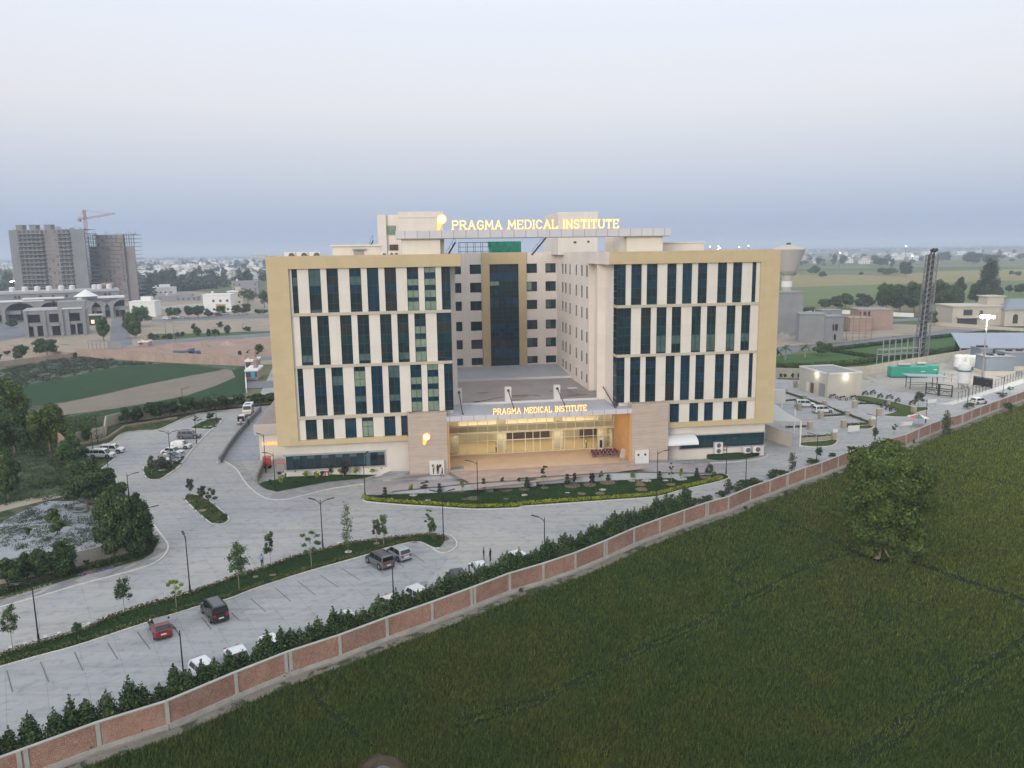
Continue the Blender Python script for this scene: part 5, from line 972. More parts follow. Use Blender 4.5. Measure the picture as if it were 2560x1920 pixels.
    if kind in('suv','jeep'):
        for sy in (-1,1): b=MB(); b.bar((up[2][0],sy*rw*.88,Hh+.05),(up[3][0]-.1,sy*rw*.88,Hh+.05),.05); b.build('roof_rail',mblk if pm is not PW else mrim,t)
    return t
def bay(k,a,b): d=q(k,*b)-q(k,*a); d.z=0; return d.normalized()
def rc(k,x,y,d,L): return q(k,x,y)+d*(L/2)     # centre of a car from the ground point below its rear
d=bay('MA',(1185,720),(1085,585)); car('hatch',PR,'red hatchback with black rear glass and dark roof in a median bay',rc('MA',1297,648,bay('MA',(1297,648),(1245,520)),3.85),bay('MA',(1297,648),(1243,520)),PB)
d=bay('MA',(1670,565),(1590,465)); car('jeep',PK,'boxy black off-roader with roof rails in a median bay',rc('MA',1752,518,d,4.5),d)
d=bay('LB',(825,1585),(680,1490)); car('suv',PG,'grey-brown crossover parked rear-out beside the silver hatchback',rc('LB',1050,1500,d,4.3),d); car('hatch',PS,'silver-blue hatchback parked right of the grey-brown crossover',rc('LB',1192,1436,d,3.85),d)
def side(k,r_,f_): a=q(k,*r_); b=q(k,*f_); dd=(b-a); dd.z=0; dd.normalize(); return (a+b)/2+Vector((-dd.y,dd.x,0))*.75,dd
for kd,pm,r_,f_,lab in (('suv',PB,(1427,310),(1547,305),'slate grey crossover side-on in the far left car park'),('hatch',PW,(1362,388),(1474,388),'small white hatchback next below the slate crossover'),('sedan',PW,(1280,434),(1408,442),'white saloon parked between the hatchback and the dark cars'),('sedan',PD,(1270,478),(1400,480),'dark blue-grey saloon behind the wide shrub'),('sedan',PK,(1240,508),(1378,510),'black saloon nearest the island shrub'),
 ('suv',PW,(722,462),(868,462),'white SUV, nearer of two at the left kerb'),('suv',PW,(810,428),(938,422),'white SUV, farther of two at the left kerb')):
    p_,dd=side('LA',r_,f_); car(kd,pm,lab,p_,dd)
for kd,pm,r_,f_,lab in (('suv',PW,(450,374),(530,374),'white SUV among the stone pillars, left one'),('suv',PW,(578,424),(692,418),'white SUV among the stone pillars, right one')):
    p_,dd=side('LD',r_,f_); car(kd,pm,lab,p_,dd)
# cars glimpsed over the hedge, nose to the wall
for i,(k,x,y,kd,pm,lab) in enumerate([('MA',1612,830,'hatch',PW,'white car behind the hedge, nearest to the red car'),('MA',1880,725,'sedan',PW,'white car behind the hedge with its windscreen edge showing'),('MA',2145,650,'hatch',PW,'white car behind the hedge, half hidden by two shrubs'),('MB',735,455,'hatch',PW,'white car almost hidden behind the middle of the hedge'),('MB',1075,310,'sedan',PW,'white car behind the hedge below the slender lamp'),('MB',1290,245,'hatch',PW,'white domed car roof showing above the hedge'),('LB',1590,1520,'suv',PD,'dark grey estate behind the hedge, tail showing'),('LB',1765,1455,'suv',PW,'white car with bluish windscreen behind the hedge, by two people'),('LB',2090,1375,'hatch',PW,'white car glimpsed through the hedge before the lamp')]):
    p_=q(k,x,y,ZG+1.4); j=min(range(len(WALLP)-1),key=lambda j:(WALLP[j]-p_).length); dw=(WALLP[j+1]-WALLP[j]).normalized(); nn=Vector((-dw.y,dw.x,0)); p_.z=ZG; dd=(-nn if i not in(6,7) else (dw*.3+nn*.95).normalized())
    car(kd,pm,lab,p_,dd)
p_,dd=side('LD',(1845,352),(1905,346)); car('hatch',PW,'white car half hidden behind the brick wall at far right',p_,dd)
# ambulance
p_=q('LA',1950,128); dr=bay('LA',(2000,60),(1945,135)); am=thing('ambulance','white ambulance van with yellow and red front stripes beside the ramp wall','ambulance',p_-dr*2.6,math.atan2(dr.y,dr.x))
b=MB(); prof=[(-2.7,.35),(2.45,.35),(2.6,.55),(2.55,1.0),(1.9,1.35),(1.35,2.15),(.9,2.38),(-2.65,2.42)]; b.prism(prof,'y',-.98,.98); o=b.build('body',PW,am); bv=o.modifiers.new('b','BEVEL'); bv.width=.08; bv.segments=2
b=MB(); b.add([(1.93,-.85,1.42),(1.93,.85,1.42),(1.42,.80,2.12),(1.42,-.80,2.12)],[(0,1,2,3)]); b.v=[(x+.03,y,z+.02) for x,y,z in b.v]; b.build('windscreen',mcg,am)
b=MB(); b.box(2.45,-.95,.75,2.63,.95,1.08); b.build('yellow_stripe',M('amb_yellow',(.75,.42,.03),.5,0),am); 
for sy in (-1,1):
    b=MB(); b.box(-2.5,sy*.985,1.0,1.3,sy*1.0,1.35); b.build('red_stripe',mtail,am); b=MB(); b.box(-2.2,sy*.985,1.45,1.2,sy*1.0,2.0); b.build('side_window',mcg,am); b=MB(); b.box(2.5,sy*.75-.15,.62,2.64,sy*.75+.15,.8); b.build('headlight',mhead,am)
    for x in (-1.6,1.6): b=MB(); b.tube([(x,sy*.9-.12,.36),(x,sy*.9+.12,.36)],.36,16); b.build('wheel',mtyre,am)
b=MB(); b.box(.3,-.7,2.4,.55,.7,2.5); b.box(-.2,-.5,2.42,0,.5,2.52); b.build('roof_vent',mblk,am)
# open-backed van behind it
p_=q('LA',1905,195); rv=car('jeep',PW,'white jeep with its tailgate open next to the ramp wall',p_+dr*-2.2,-dr); b=MB(); b.box(-2.33,-.72,.75,-2.2,.72,1.62); b.build('open_tailgate',mblk,rv); b=MB(); b.bar((-2.2,0,1.8),(-2.9,0,2.1),1.4,.06); b.build('tailgate',PW,rv)
# ------------------------------------------------------------------ people
mskin=M('skin',(.22,.12,.075),.6,0); mhair=M('hair',(.012,.010,.010),.8,0)
def person(label,pos,face,shirt,trous,pose='stand',h=1.7,hold=None):
    s=h/1.7; me=bpy.data.meshes.new('person'); t=bpy.data.objects.new('person',me)
    sw=.22 if pose=='walk' else .0
    J=dict(pel=(0,0,.95),wst=(0,0,1.10),che=(0,0,1.32),nk=(.01,0,1.47),hd=(.03,0,1.58),top=(.02,0,1.68),
      hl=(0,.10,.90),kl=(sw+.02,.11,.50),al=(sw*.3-.01,.11,.08),tl=(sw*.3+.14,.12,.03),hr=(0,-.10,.90),kr=(-sw*.2+.02,-.11,.50),ar=(-sw-.02,-.11,.08),tr=(-sw+.13,-.12,.03),
      sl=(0,.19,1.40),el=(-.03,.27,1.13),wl=(.06,.29,.90),fl=(.08,.28,.80),sr=(0,-.19,1.40),er=(-.03,-.27,1.13),wr=(.06,-.29,.90),fr=(.08,-.28,.80))
    if pose=='reach': J.update(er=(.12,-.26,1.22),wr=(.34,-.2,1.3),fr=(.42,-.18,1.32),el=(.1,.3,1.2),wl=(.3,.24,1.28),fl=(.38,.22,1.3))
    if pose=='hips': J.update(er=(-.12,-.38,1.16),wr=(.02,-.2,1.0),fr=(.06,-.16,.98),el=(-.12,.38,1.16),wl=(.02,.2,1.0),fl=(.06,.16,.98))
    rad=dict(pel=.15,wst=.135,che=.155,nk=.055,hd=.105,top=.07,hl=.10,kl=.065,al=.045,tl=.035,hr=.10,kr=.065,ar=.045,tr=.035,sl=.07,el=.05,wl=.034,fl=.03,sr=.07,er=.05,wr=.034,fr=.03)
    E=[('pel','wst'),('wst','che'),('che','nk'),('nk','hd'),('hd','top'),('pel','hl'),('hl','kl'),('kl','al'),('al','tl'),('pel','hr'),('hr','kr'),('kr','ar'),('ar','tr'),('che','sl'),('sl','el'),('el','wl'),('wl','fl'),('che','sr'),('sr','er'),('er','wr'),('wr','fr')]
    ks=list(J); me.from_pydata([tuple(c*s for c in J[k_]) for k_ in ks],[(ks.index(a),ks.index(b)) for a,b in E],[])
    C.objects.link(t); me.materials.append(shirt); me.materials.append(trous); me.materials.append(mskin); me.materials.append(mhair)
    sk=t.modifiers.new('skin','SKIN'); sv=me.skin_vertices[0].data
    for k_ in ks: r=rad[k_]*s; sv[ks.index(k_)].radius=(r,r); 
    sv[0].use_root=True; ss=t.modifiers.new('s','SUBSURF'); ss.levels=1; ss.render_levels=1
    dg=bpy.context.evaluated_depsgraph_get(); m2=bpy.data.meshes.new_from_object(t.evaluated_get(dg)); t.modifiers.clear(); t.data=m2
    while len(m2.materials)<4: m2.materials.append(None)
    for i_,mm in enumerate((shirt,trous,mskin,mhair)): m2.materials[i_]=mm
    for pl_ in m2.polygons:
        c=pl_.center/s; i=0
        if c.z<.97 and abs(c.y)<.20 and c.x<.22: i=1
        if c.z<.07: i=3
        if c.z>1.44: i=2
        if (abs(c.y)>.2 and c.z<.99) or (c.x>.2 and c.z>1.1 and c.z<1.4): i=2
        if c.z>1.60 or (c.z>1.52 and c.x<-.02): i=3
        pl_.material_index=i; pl_.use_smooth=True
    t.location=pos; t.rotation_euler=(0,0,face); prop(t,label,'person'); return t
def cloth(n_,c): return M(n_,c,.85,.15,5)
sB=cloth('blue_shirt',(.20,.30,.45)); sW=cloth('white_shirt',(.55,.55,.55)); sY=cloth('yellow_shirt',(.55,.38,.04)); sK=cloth('black_shirt',(.02,.02,.022)); sR=cloth('red_shirt',(.42,.06,.05)); tK=cloth('dark_trousers',(.02,.022,.03)); tG=cloth('grey_trousers',(.10,.10,.10))
person('guard in light blue shirt and dark trousers standing beside the median',q('LB',50,1478),R(70),sB,tK,'hips',1.72)
person('person in yellow shirt before the white box at the left stone tower',q('LB',1402,742,-.05),R(200),sY,tK,'stand'); person('person in black clothes between the yellow and red shirts',q('LB',1436,742,-.05),R(240),sK,tK,'hips'); person('person in red shirt walking up the footway at the left stone tower',q('LB',1472,768,-.3),R(170),sR,tK,'walk')
person('person in pale shirt standing inside the entrance glazing, left',W(37.0,9.0,0.02),R(200),sW,tK,'hips'); person('person in white shirt inside the entrance glazing, right',W(53.6,9.0,0.02),R(10),sW,tK,'reach')
person('person in white clothes standing at the jeep tailgate',q('LA',1905,203),R(120),sW,tG,'stand'); person('person in dark clothes sitting on the ramp wall by the jeep',q('LA',1965,205,0),R(300),tK,tK,'walk',1.5)
pb_=q('LB',1800,1425); person('person in dark clothes standing behind the hedge, left of two',pb_,R(0),cloth('navy_shirt',(.03,.04,.08)),tK); person('person in dark clothes standing behind the hedge, right of two',q('LB',1852,1432),R(160),sK,tK)
# ------------------------------------------------------------------ things round the entrance
b=MB()
for (u0,lab) in ((24.55,'white square notice box with two dark holes on the left stone tower'),(59.35,'white square notice box with two dark holes on the right stone tower')):
    t=thing('notice_box',lab,'notice box',W(u0,-2.4,0),TH); z0=-.25; b=MB(); b.box(0,0,z0,2.4,.35,2.1); b.build('panel',mwht,t)
    for x in (.55,1.75): b=MB(); b.box(x-.17,-.02,1.15,x+.17,0,1.5); b.build('vent',mblk,t)
    b=MB(); b.box(1.1,-.02,.7,1.25,0,.85); b.build('latch',mgrey,t)
t=thing('wheelchair_row','row of folded wheelchairs with dark red seats by the entrance','wheelchairs',W(54.6,4.6,.05),TH)
mmetal=M('steel_tube',(.35,.33,.30),.35,.1,metal=.7); mmar=M('maroon_seat',(.10,.015,.025),.7,.2,4); C.objects.unlink(t); bpy.data.objects.remove(t)
wc0=thing('wheelchair','wheelchair with maroon seat in the row beside the porch wall','wheelchair',(0,0,0),0,'wheelchairs parked by the entrance')
for sy in (-.28,.28): b=MB(); b.tube([(0,sy-.02,.3),(0,sy+.02,.3)],.3,14); b.build('wheel',mblk,wc0); b=MB(); b.bar((-.2,sy,.5),(-.35,sy,.95),.03); b.bar((-.2,sy,.5),(.3,sy,.5),.03); b.bar((.3,sy,.5),(.42,sy,.1),.03); b.build('frame',mmetal,wc0)
b=MB(); b.box(-.2,-.26,.46,.28,.26,.52); b.build('seat',mmar,wc0); b=MB(); b.box(-.32,-.26,.52,-.26,.26,.92); b.build('backrest',mmar,wc0)
for i in range(7):
    for j in range(2): place(wc0,W(53.4+i*.68,3.6-j*1.3,.05),TH+R(-95+random.uniform(-6,6)),1)
t=thing('steel_railing','low steel barrier rail in front of the wheelchairs','railing',W(54.0,.9,.04),TH)
for x in (0,1.1,2.2,3.3,4.4): b=MB(); b.tube([(x,0,0),(x,0,.9)],.025,6); b.build('post',mmetal,t)
b=MB(); b.tube([(0,0,.9),(4.4,0,.9)],.025,6); b.tube([(0,0,.5),(4.4,0,.5)],.02,6); b.build('rail',mmetal,t)
t=thing('notice_board','pale leaning board against the orange porch wall','board',W(57.9,.6,.05),TH); b=MB(); b.bar((0,0,0),(.3,0,1.7),.9,.05); b.build('panel',M('board_pale',(.5,.42,.36),.6),t)
t=thing('air_cooler','white floor-standing cooler in front of the entrance glazing','cooler',W(55.3,6.6,.05),TH); b=MB(); b.box(0,0,0,.9,.6,2.2); b.build('cabinet',mwht,t); b=MB(); b.box(.2,-.02,.5,.7,0,1.9); b.build('grille',mblk,t)
def acunit(label,pos,rz,w_=1.0,h=.9,fans=1,stand=.45):
    t=thing('ac_unit',label,'air conditioner',pos,rz); b=MB(); b.box(-w_/2,-.35,stand,w_/2,.35,stand+h); b.build('cabinet',mwht,t)
    for i in range(fans): b=MB(); x=(w_*.18 if fans==1 else 0); zc=stand+h*((i+.5)/fans); b.tube([(x,-.37,zc),(x,-.34,zc)],min(w_*.36,h/fans*.4),18); b.build('fan_grille',M('ac_grille',(.10,.10,.10),.6) if 'ac_grille' not in bpy.data.materials else bpy.data.materials['ac_grille'],t)
    b=MB(); b.box(-w_*.45,-.3,0,-w_*.4,.3,stand); b.box(w_*.4,-.3,0,w_*.45,.3,stand); b.build('stand',mblk,t)
acunit('tall air conditioner cabinet below the right wing strip window',q('LC',1563,592,-.35),TH,1.5,2.0,2,.3); acunit('small air conditioner, left of two below the strip window',q('LC',1785,588,-.35),TH,1.3,1.1,1,.3); acunit('small air conditioner, right of two below the strip window',q('LC',1862,583,-.35),TH,1.3,1.1,1,.3)
t=thing('hydrant_cabinet','red and white square cabinet on the right wing wall','cabinet',W(76.2,1.1,.3),TH); b=MB(); b.box(0,0,0,1.1,.25,.9); b.build('box',M('cabinet_red',(.35,.04,.035),.6),t)
for x in (.12,.6): b=MB(); b.box(x,-.02,.2,x+.36,0,.7); b.build('glass_door',mwht,t)
t=thing('hydrant_cabinet','red and white square cabinet under the left strip window','cabinet',W(7.0,1.0,-.5),TH); b=MB(); b.box(0,0,0,1.1,.25,.9); b.build('box',bpy.data.materials['cabinet_red'],t)
for x in (.12,.6): b=MB(); b.box(x,-.02,.2,x+.36,0,.7); b.build('glass_door',mwht,t)
# white curved side canopy on the right wing
t=thing('side_canopy','white curved fabric canopy over the side door of the right wing','canopy',W(65.3,1.2,2.6),TH); b=MB(); n_=8
pr=[( -2.9*math.sin(i/n_*PI/2), 1.35*math.cos(i/n_*PI/2)-.15) for i in range(n_+1)]
vs=[(x,y,z) for x in (0,5.6) for (y,z) in pr]; b.add(vs,[(i,i+1,n_+1+i+1,n_+1+i) for i in range(n_)]); vs=[(x,y,z-.05) for x in (0,5.6) for (y,z) in pr]; b.add(vs,[(n_+1+i,n_+1+i+1,i+1,i) for i in range(n_)]); b.add([(5.6,0,-.2)]+[(5.6,y,z) for y,z in pr],[tuple(range(n_+2))]); b.build('awning',M('canopy_white',(.66,.66,.67),.5,.04,1),t,smooth=False)
t=thing('door_hood','small pale curved hood over the roof-terrace door','canopy',W(57.6,17.9,12.3),TH); b=MB(); b.prism([(0,0),(-1.2,-.35),(-1.25,-.25),(0,.35)],'x',0,3.2); b.build('hood',mwht,t); b=MB(); b.box(1.9,-.02,-3.2,2.9,0,-1.0); b.build('door',mdk,t)
# rooftop plant
def simple(name,label,cat,loc,rz,parts_,group=None):
    t=thing(name,label,cat,loc,rz,group)
    for nm,mb,mt in parts_: mb.build(nm,mt,t)
    return t
bx=lambda *a:MB().box(*a)
simple('roof_room','low cream roof room with a door near the left beam end','roof room',W(10,8,34.75),TH,[('wall',bx(0,0,0,8,5,2.15),mc),('roof',bx(-.3,-.3,2.15,8.3,5.3,2.4),mwht),('door',bx(3.5,-.03,0,5.2,0,1.5),mgrey),('door_hood',bx(3.3,-.7,1.6,5.5,0,1.75),mgrey)])
simple('roof_room','low cream roof block right of the sign beam','roof room',W(67.6,10,34.75),TH,[('wall',bx(0,0,0,8,6,2.0),mc),('roof',bx(-.2,-.2,2.0,8.2,6.2,2.2),mwht)])
simple('stair_tower','tall stepped cream stair tower behind the left end of the sign','tower',W(17.3,24,34.75),TH,[('wall',bx(0,.6,0,1.6,10,8.0),mc),('wall',bx(1.6,1.2,0,4,10,8.0),mcs),('wall',bx(4,0,0,12.2,10,8.4),mc),('parapet',bx(3.9,-.1,7.4,12.3,0,8.5),mc),('window',bx(1.7,1.1,4.3,3.4,1.2,6.0),gG),('opening',bx(2.1,1.1,1.4,3.7,1.2,2.5),mdk)])
simple('stair_tower','plain tall cream tower behind the right part of the sign','tower',W(55,40,34.75),TH,[('wall',bx(0,0,0,8.7,15,9.0),mc),('vent',bx(3.4,-.05,2.4,4.0,0,2.8),mdk),('vent',bx(6.4,-.05,2.5,6.9,0,2.9),mdk)])
t=thing('roof_shed','open steel frame on the roof half covered in green netting','shed',W(34.8,50,34.8),TH); b=MB()
for i in range(9):
    b.bar((i*1.7,0,0),(i*1.7,0,2.9),.09); b.bar((i*1.7,4,0),(i*1.7,4,2.9),.09); b.bar((i*1.7,0,2.9),(i*1.7,4,2.9),.09)
for z in (.9,1.9,2.9): b.bar((0,0,z),(13.6,0,z),.09); b.bar((0,4,z),(13.6,4,z),.09)
b.build('frame',mblk,t); n=N('green_net',.9); f=n.noise(1.2,4); n.col(n.ramp(f,[(.3,(.01,.15,.10)),(.7,(.02,.24,.16))])); b=MB()
cols_=14; vs=[];
for j in range(5):
    for i in range(cols_+1): vs.append((6.2+i*7.6/cols_+(4-j)*.12*(i<3),-.08-.10*math.sin(i*1.9+j),.15+j*.72))
b.add(vs,[(j*(cols_+1)+i,j*(cols_+1)+i+1,(j+1)*(cols_+1)+i+1,(j+1)*(cols_+1)+i) for j in range(4) for i in range(cols_)]); b.box(6.2,0,2.93,13.7,4,2.98); b.build('netting',n.m,t)
def steelstair(label,u,v,h,w_,z=34.75):
    t=thing('steel_stair',label,'stair',W(u,v,z),TH); b=MB()
    for i in range(9): b.box(i*w_/9,-.4,i*h/9,(i+1)*w_/9,.4,i*h/9+.05)
    b.bar((0,-.45,0),(w_,-.45,h),.1,.2); b.bar((0,.45,0),(w_,.45,h),.1,.2); b.build('flight',mblk,t); b=MB()
    for i in range(4): b.bar((i*w_/3,-.45,i*h/3),(i*w_/3,-.45,i*h/3+1),.04)
    b.bar((0,-.45,1),(w_,-.45,h+1),.05); b.build('handrail',mblk,t)
steelstair('black steel stair left of the stepped roof tower',14.9,24,3.3,1.5); steelstair('black steel stair beside the left sign pier',28.9,8,2.6,1.6); steelstair('dark steel stair rising to the plain roof tower',49.6,42,4.2,3.6)
for i,u in enumerate((5.0,7.3,9.6)): acunit('roof air handler %s of three near the left front corner'%('leftmost','middle','rightmost')[i],W(u*.86-.9,6,34.7),TH,1.7,1.25,1,.15)
for i,(x,lab) in enumerate(((18.6,'left'),(19.8,'middle'),(20.6,'right'))): acunit('small white roof condenser, %s of three beside the left sign pier'%lab,W(x-.2,6.5,34.75),TH,.8,1.2,1,.1)
# junk on the podium roof
t=thing('work_platform','tangled steel work platform on the podium roof','scaffold',W(50.2,12.8,9.0),TH); b=MB()
for i in range(14): b.bar((random.uniform(0,2.8),random.uniform(0,1.5),random.uniform(0,1)),(random.uniform(0,2.8),random.uniform(0,1.5),random.uniform(.5,1.5)),.06)
for x in (0,2.8):
    for y in (0,1.5): b.bar((x,y,0),(x,y,1.4),.07)
b.bar((0,0,1.4),(2.8,0,1.4),.07); b.bar((0,1.5,1.4),(2.8,1.5,1.4),.07); b.build('frame',mmetal,t); b=MB(); b.box(1.0,.2,1.42,2.7,1.2,1.47); b.build('deck',mwht,t)
t=thing('hose','black hose snaking over the podium roof','hose',W(33,11,9.03),TH); b=MB(); pts_=[(0,0,0),(.8,.3,0),(1.5,-.2,0),(.9,-.5,0),(.3,.2,0),(1.8,.8,0),(4,2.2,0),(6,3.6,0),(9,5,0),(12,4.4,0),(13,3,0)]; b.tube([tuple(p) for p in smooth_line([Vector(p) for p in pts_],4)],.05,5); b.build('pipe',mblk,t)
for i,(u,v,r_) in enumerate(((42,15,1.6),(41,11,1.1),(36,20,1.0),(50,19,1.2),(54,14,1.0))): t=bx(0,0,0,0,0,0); b=MB(); b.poly([tuple(W(u+r_*1.6*math.cos(a)*random.uniform(.6,1),v+r_*math.sin(a)*random.uniform(.6,1),9.012+.002*i)) for a in [2*PI*j/14 for j in range(14)]]); struct('roof_stain',b,M('clay_stain',(.25,.17,.14),.95,.3,3) if 'clay_stain' not in bpy.data.materials else bpy.data.materials['clay_stain'])
# ------------------------------------------------------------------ left annex (emergency block), ramp and its walls
AX=P(651,1150); axz=ztop(AX,1086)-ZG; axt=ztop(AX,1060)-ZG
ax=thing('emergency_block','cream two-storey annex at the left of the hospital with a lit EMERGENCY sign','building',AX,TH)
b=MB(); b.box(0,0,0,4.6,26,axz); b.build('wall',mc,ax); b=MB(); b.box(-.7,-.7,axz,4.6,26,axt-.3); b.box(-.7,-.7,axt-.3,4.6,-.4,axt); b.build('fascia',panel_mat('annex_fascia',(.50,.455,.41),3,1.6,.04,.8),ax); b=MB(); b.box(-.6,-.4,axt-.3,4.5,26,axt-.26); b.build('roof',mroof,ax)
sgn=thing('emergency_sign','small glowing letters EMERGENCY on the cream annex wall','sign',AX,TH); write('24 EMERGENCY',.55,4.5,axz-2.0,.44,-.10,sgn,.05,.16)
rp=Q('LA',[(1745,492),(1790,455),(2065,75),(2160,40)]);
lowwall('ramp_wall',Q('LA',[(1735,500),(1760,470),(1800,400),(1880,290),(1960,195),(2062,85)]),1.15,.35,M('ramp_wall_dark',(.16,.165,.18),.85,.2,1),'dark grey sloping parapet wall beside the ambulance ramp','ramp wall')
sheet('ramp',Q('LA',[(1752,492),(1800,410),(1880,300),(1960,205),(2065,92),(2180,60)])+[P(651,1150)+VV*34,P(651,1150)+VV*2,P(651,1152)-UU*.3],m_ramp,.02)
lowwall('ramp_wall',Q('LA',[(1715,505),(1738,500)]),.5,.3,m_kerb,'short pale block ending the dark ramp wall','ramp wall')
lowwall('ramp_wall',[q('LB',5,815),q('LB',60,690),q('LB',95,650)],1.3,.35,m_concd,'short sloping concrete wall between footway and emergency block','ramp wall')
for k,x,y,lab in (('LB',90,695,'red box trolley beside the sloping concrete wall'),('LB',205,740,'red-topped pushcart before the left strip window')):
    p_=q(k,x,y); t=thing('pushcart',lab,'cart',p_,TH); b=MB(); b.box(-.6,-.5,.5,.6,.5,1.9); b.build('box',M('cart_grey',(.30,.28,.27),.7) if 'pushcart' in lab else M('cart_red',(.40,.05,.04),.6),t); b=MB(); b.box(-.7,-.6,1.9,.7,.6,2.05); b.build('lid',M('cart_lid',(.50,.14,.13),.6,.05),t)
    for sx in (-.45,.45):
        for sy in (-.35,.35): b=MB(); b.tube([(sx,sy-.05,.25),(sx,sy+.05,.25)],.25,12); b.build('wheel',mtyre,t)
p_=q('LB',222,765); t=thing('scooter','white scooter parked beside the pushcart','scooter',p_,R(80)); b=MB(); b.tube([(-.5,0,.45),(-.1,0,.62),(.25,0,.4),(.5,0,.55),(.45,0,.95)],[.16,.17,.12,.15,.06],8); b.build('body',mwht,t)
for x in (-.55,.6): b=MB(); b.tube([(x,-.05,.26),(x,.05,.26)],.26,14); b.build('wheel',mtyre,t)
# side ramp / basement entry at the right of the building
m_sr=M('side_render',(.46,.42,.37),.85,.1,.6)
t=thing('side_ramp_canopy','white steel canopy over the sloping basement entry right of the building','canopy',q('LD',420,690),TH)
p0=q('LD',160,600); b=MB()
def Lc(p): d_=p-t.location; return (d_.dot(UU),d_.dot(VV),d_.z)
a0=q('LD',170,625); a1=q('LD',375,690); zz0=ztop(a0,900+505/3.16); zz1=ztop(a1,900+590/3.16)
b.add([Lc(a0),Lc(a1),Lc(Vector((a1.x,a1.y,zz1))),Lc(Vector((a0.x,a0.y,zz0)))],[(0,1,2,3)]); b.add([tuple(c+d for c,d in zip(v,(0,.4,0))) for v in b.v[:4]],[(3,2,1,0)]); b.add([b.v[3],b.v[2],b.v[6],b.v[7]],[(0,1,2,3)]); b.build('sloping_wall',m_sr,t)
zr=ztop(q('LD',440,690),900+478/3.16); b=MB(); r0=[q('LD',190,480,zr),q('LD',450,475,zr),q('LD',350,425,zr),q('LD',250,350,zr),q('LD',242,350,zr)]; 
b.poly([Lc(p) for p in r0],0,.25); b.build('roof',M('ribbed_roof',(.42,.43,.44),.6,.1,2),t)
for x,y in ((440,685),(393,580),(290,520)): pp_=q('LD',x,y if x>400 else y+0); b=MB(); l_=Lc(q('LD',x,y)); b.box(l_[0]-.12,l_[1]-.12,0,l_[0]+.12,l_[1]+.12,zr-ZG-.25); b.build('post',mwht,t)
# stone pillars, planter edges, boards, motorbikes in the right car park
m_sand=M('sandstone',(.33,.29,.22),.9,.2,1.5,bump=.3); m_cap=M('pillar_cap',(.40,.37,.30),.9,.1)
for i,(x,y0,y1,w_) in enumerate([(405,215,168,34),(325,262,232,30),(434,395,345,40),(480,316,281,36),(635,362,337,38),(605,462,405,44),(815,442,402,42),(873,376,326,42),(785,535,478,46),(1008,522,468,48),(518,546,492,44),(707,632,572,46),(1065,438,388,46),(1135,357,314,38),(1340,416,370,42)]):
    p_=q('LD',x,y0); h=max(1.1,ztop(p_,900+y1/3.16)-ZG); w2=w_/3.16*mpp(p_)*.72; t=thing('stone_pillar','square sandstone gate pillar, '+['rear left corner of the car park','behind the leftmost white wall','left of the left white SUV','behind the left white SUV','behind the right white SUV','before the right white SUV','right end of the dark hedge line','beside the first motorbikes','left of the barrier board','with the white top board','near the canopy roof','with the blank white board','left of the blue motorbikes','behind the green island','right end of the motorbike island'][i],'pillar',p_,TH)
    b=MB(); b.box(-w2/2,-w2/2,0,w2/2,w2/2,h); b.build('shaft',m_sand,t); b=MB(); b.box(-w2/2-.06,-w2/2-.06,h,w2/2+.06,w2/2+.06,h+.12); b.build('cap',m_cap,t)
    if i in (9,11): b=MB(); b.box(-w2/2-.1,-w2/2-.12,h+.12,w2/2+.1,-w2/2-.05,h+.75); b.build('blank_board',mwht,t)
i=0; K2=MB()
for L in ([(430,205),(540,200)],[(335,328),(470,318)],[(340,268),(450,302),(620,362),(800,432),(1000,505)],[(625,450),(790,440)],[(810,520),(1000,510)],[(440,615),(600,612),(690,605)],[(330,540),(500,533)],[(895,352),(1060,352)],[(900,322),(1100,370)]):
    band('planter_hedge','dark trimmed planter strip '+['at the rear left','behind the left white SUV','running diagonally past both white SUVs','before the right white SUV','above the barrier board','above the round green island','below the canopy roof','beside the first motorbikes','along the green island'][i],Q('LD',L),.8,.55,lf_hedge,160,60+i,.10,kind='stuff'); kerb([p+Vector((0,-.6,0)) for p in Q('LD',L)],.3,.12,mb=K2); i+=1
struct('kerb',K2,m_kerb)
lowwall('planter_wall',Q('LD',[(445,648),(600,640),(695,630)]),.8,.3,m_sand,'low sandstone planter wall above the round green island','planter wall')
def board(label,p_,w_,h,z,rz,text=None,leg=True,tc_=None):
    t=thing('notice_board',label,'sign board',p_,rz); b=MB(); b.box(-w_/2,-.03,z,w_/2,.03,z+h); b.build('panel',mwht,t)
    for sx in (-w_*.42,w_*.42): b=MB(); b.bar((sx,0,0),(sx,0,z),.06); b.build('leg',mmetal,t)
    if text:
        n0=len(text); x=-w_*.4; hh=h*.5
        for ch in text:
            if ch!=' ': bb=letter_mb(ch,x,z+h*.28,hh,-.045,.02,.2,False); bb.build('letter',tc_ or mblk,t)
            x+=w_*.82/n0
    return t
board('white barrier board with faded lettering lying across the car park lane',q('LD',865,580),2.7,1.2,.4,TH+R(8)); board('white board with red lettering behind the brick wall above the big tree',q('LD',1280,552),2.6,.8,.9,TH,'PARKING' if False else 'P',True,M('sign_red',(.45,.05,.06),.6)); board('white board standing beside the lamp near the motorbike island',q('LD',1478,365),2.4,.8,.8,TH)
t=thing('umbrella_stall','red, white and green striped umbrella seen over the brick wall','umbrella',q('LD',1375,520),0); mm=[M('umb_red',(.50,.12,.09),.8,.05),M('umb_white',(.6,.6,.57),.8,.05),M('umb_green',(.07,.20,.12),.8,.05)]
b=MB(); n_=8
for i in range(n_): a0_,a1_=2*PI*i/n_,2*PI*(i+1)/n_; b.add([(0,0,2.5),(2.2*math.cos(a0_),2.2*math.sin(a0_),1.9),(2.2*math.cos(a1_),2.2*math.sin(a1_),1.9)],[(0,1,2)],[0,1,2,1,0,2,1,0][i])
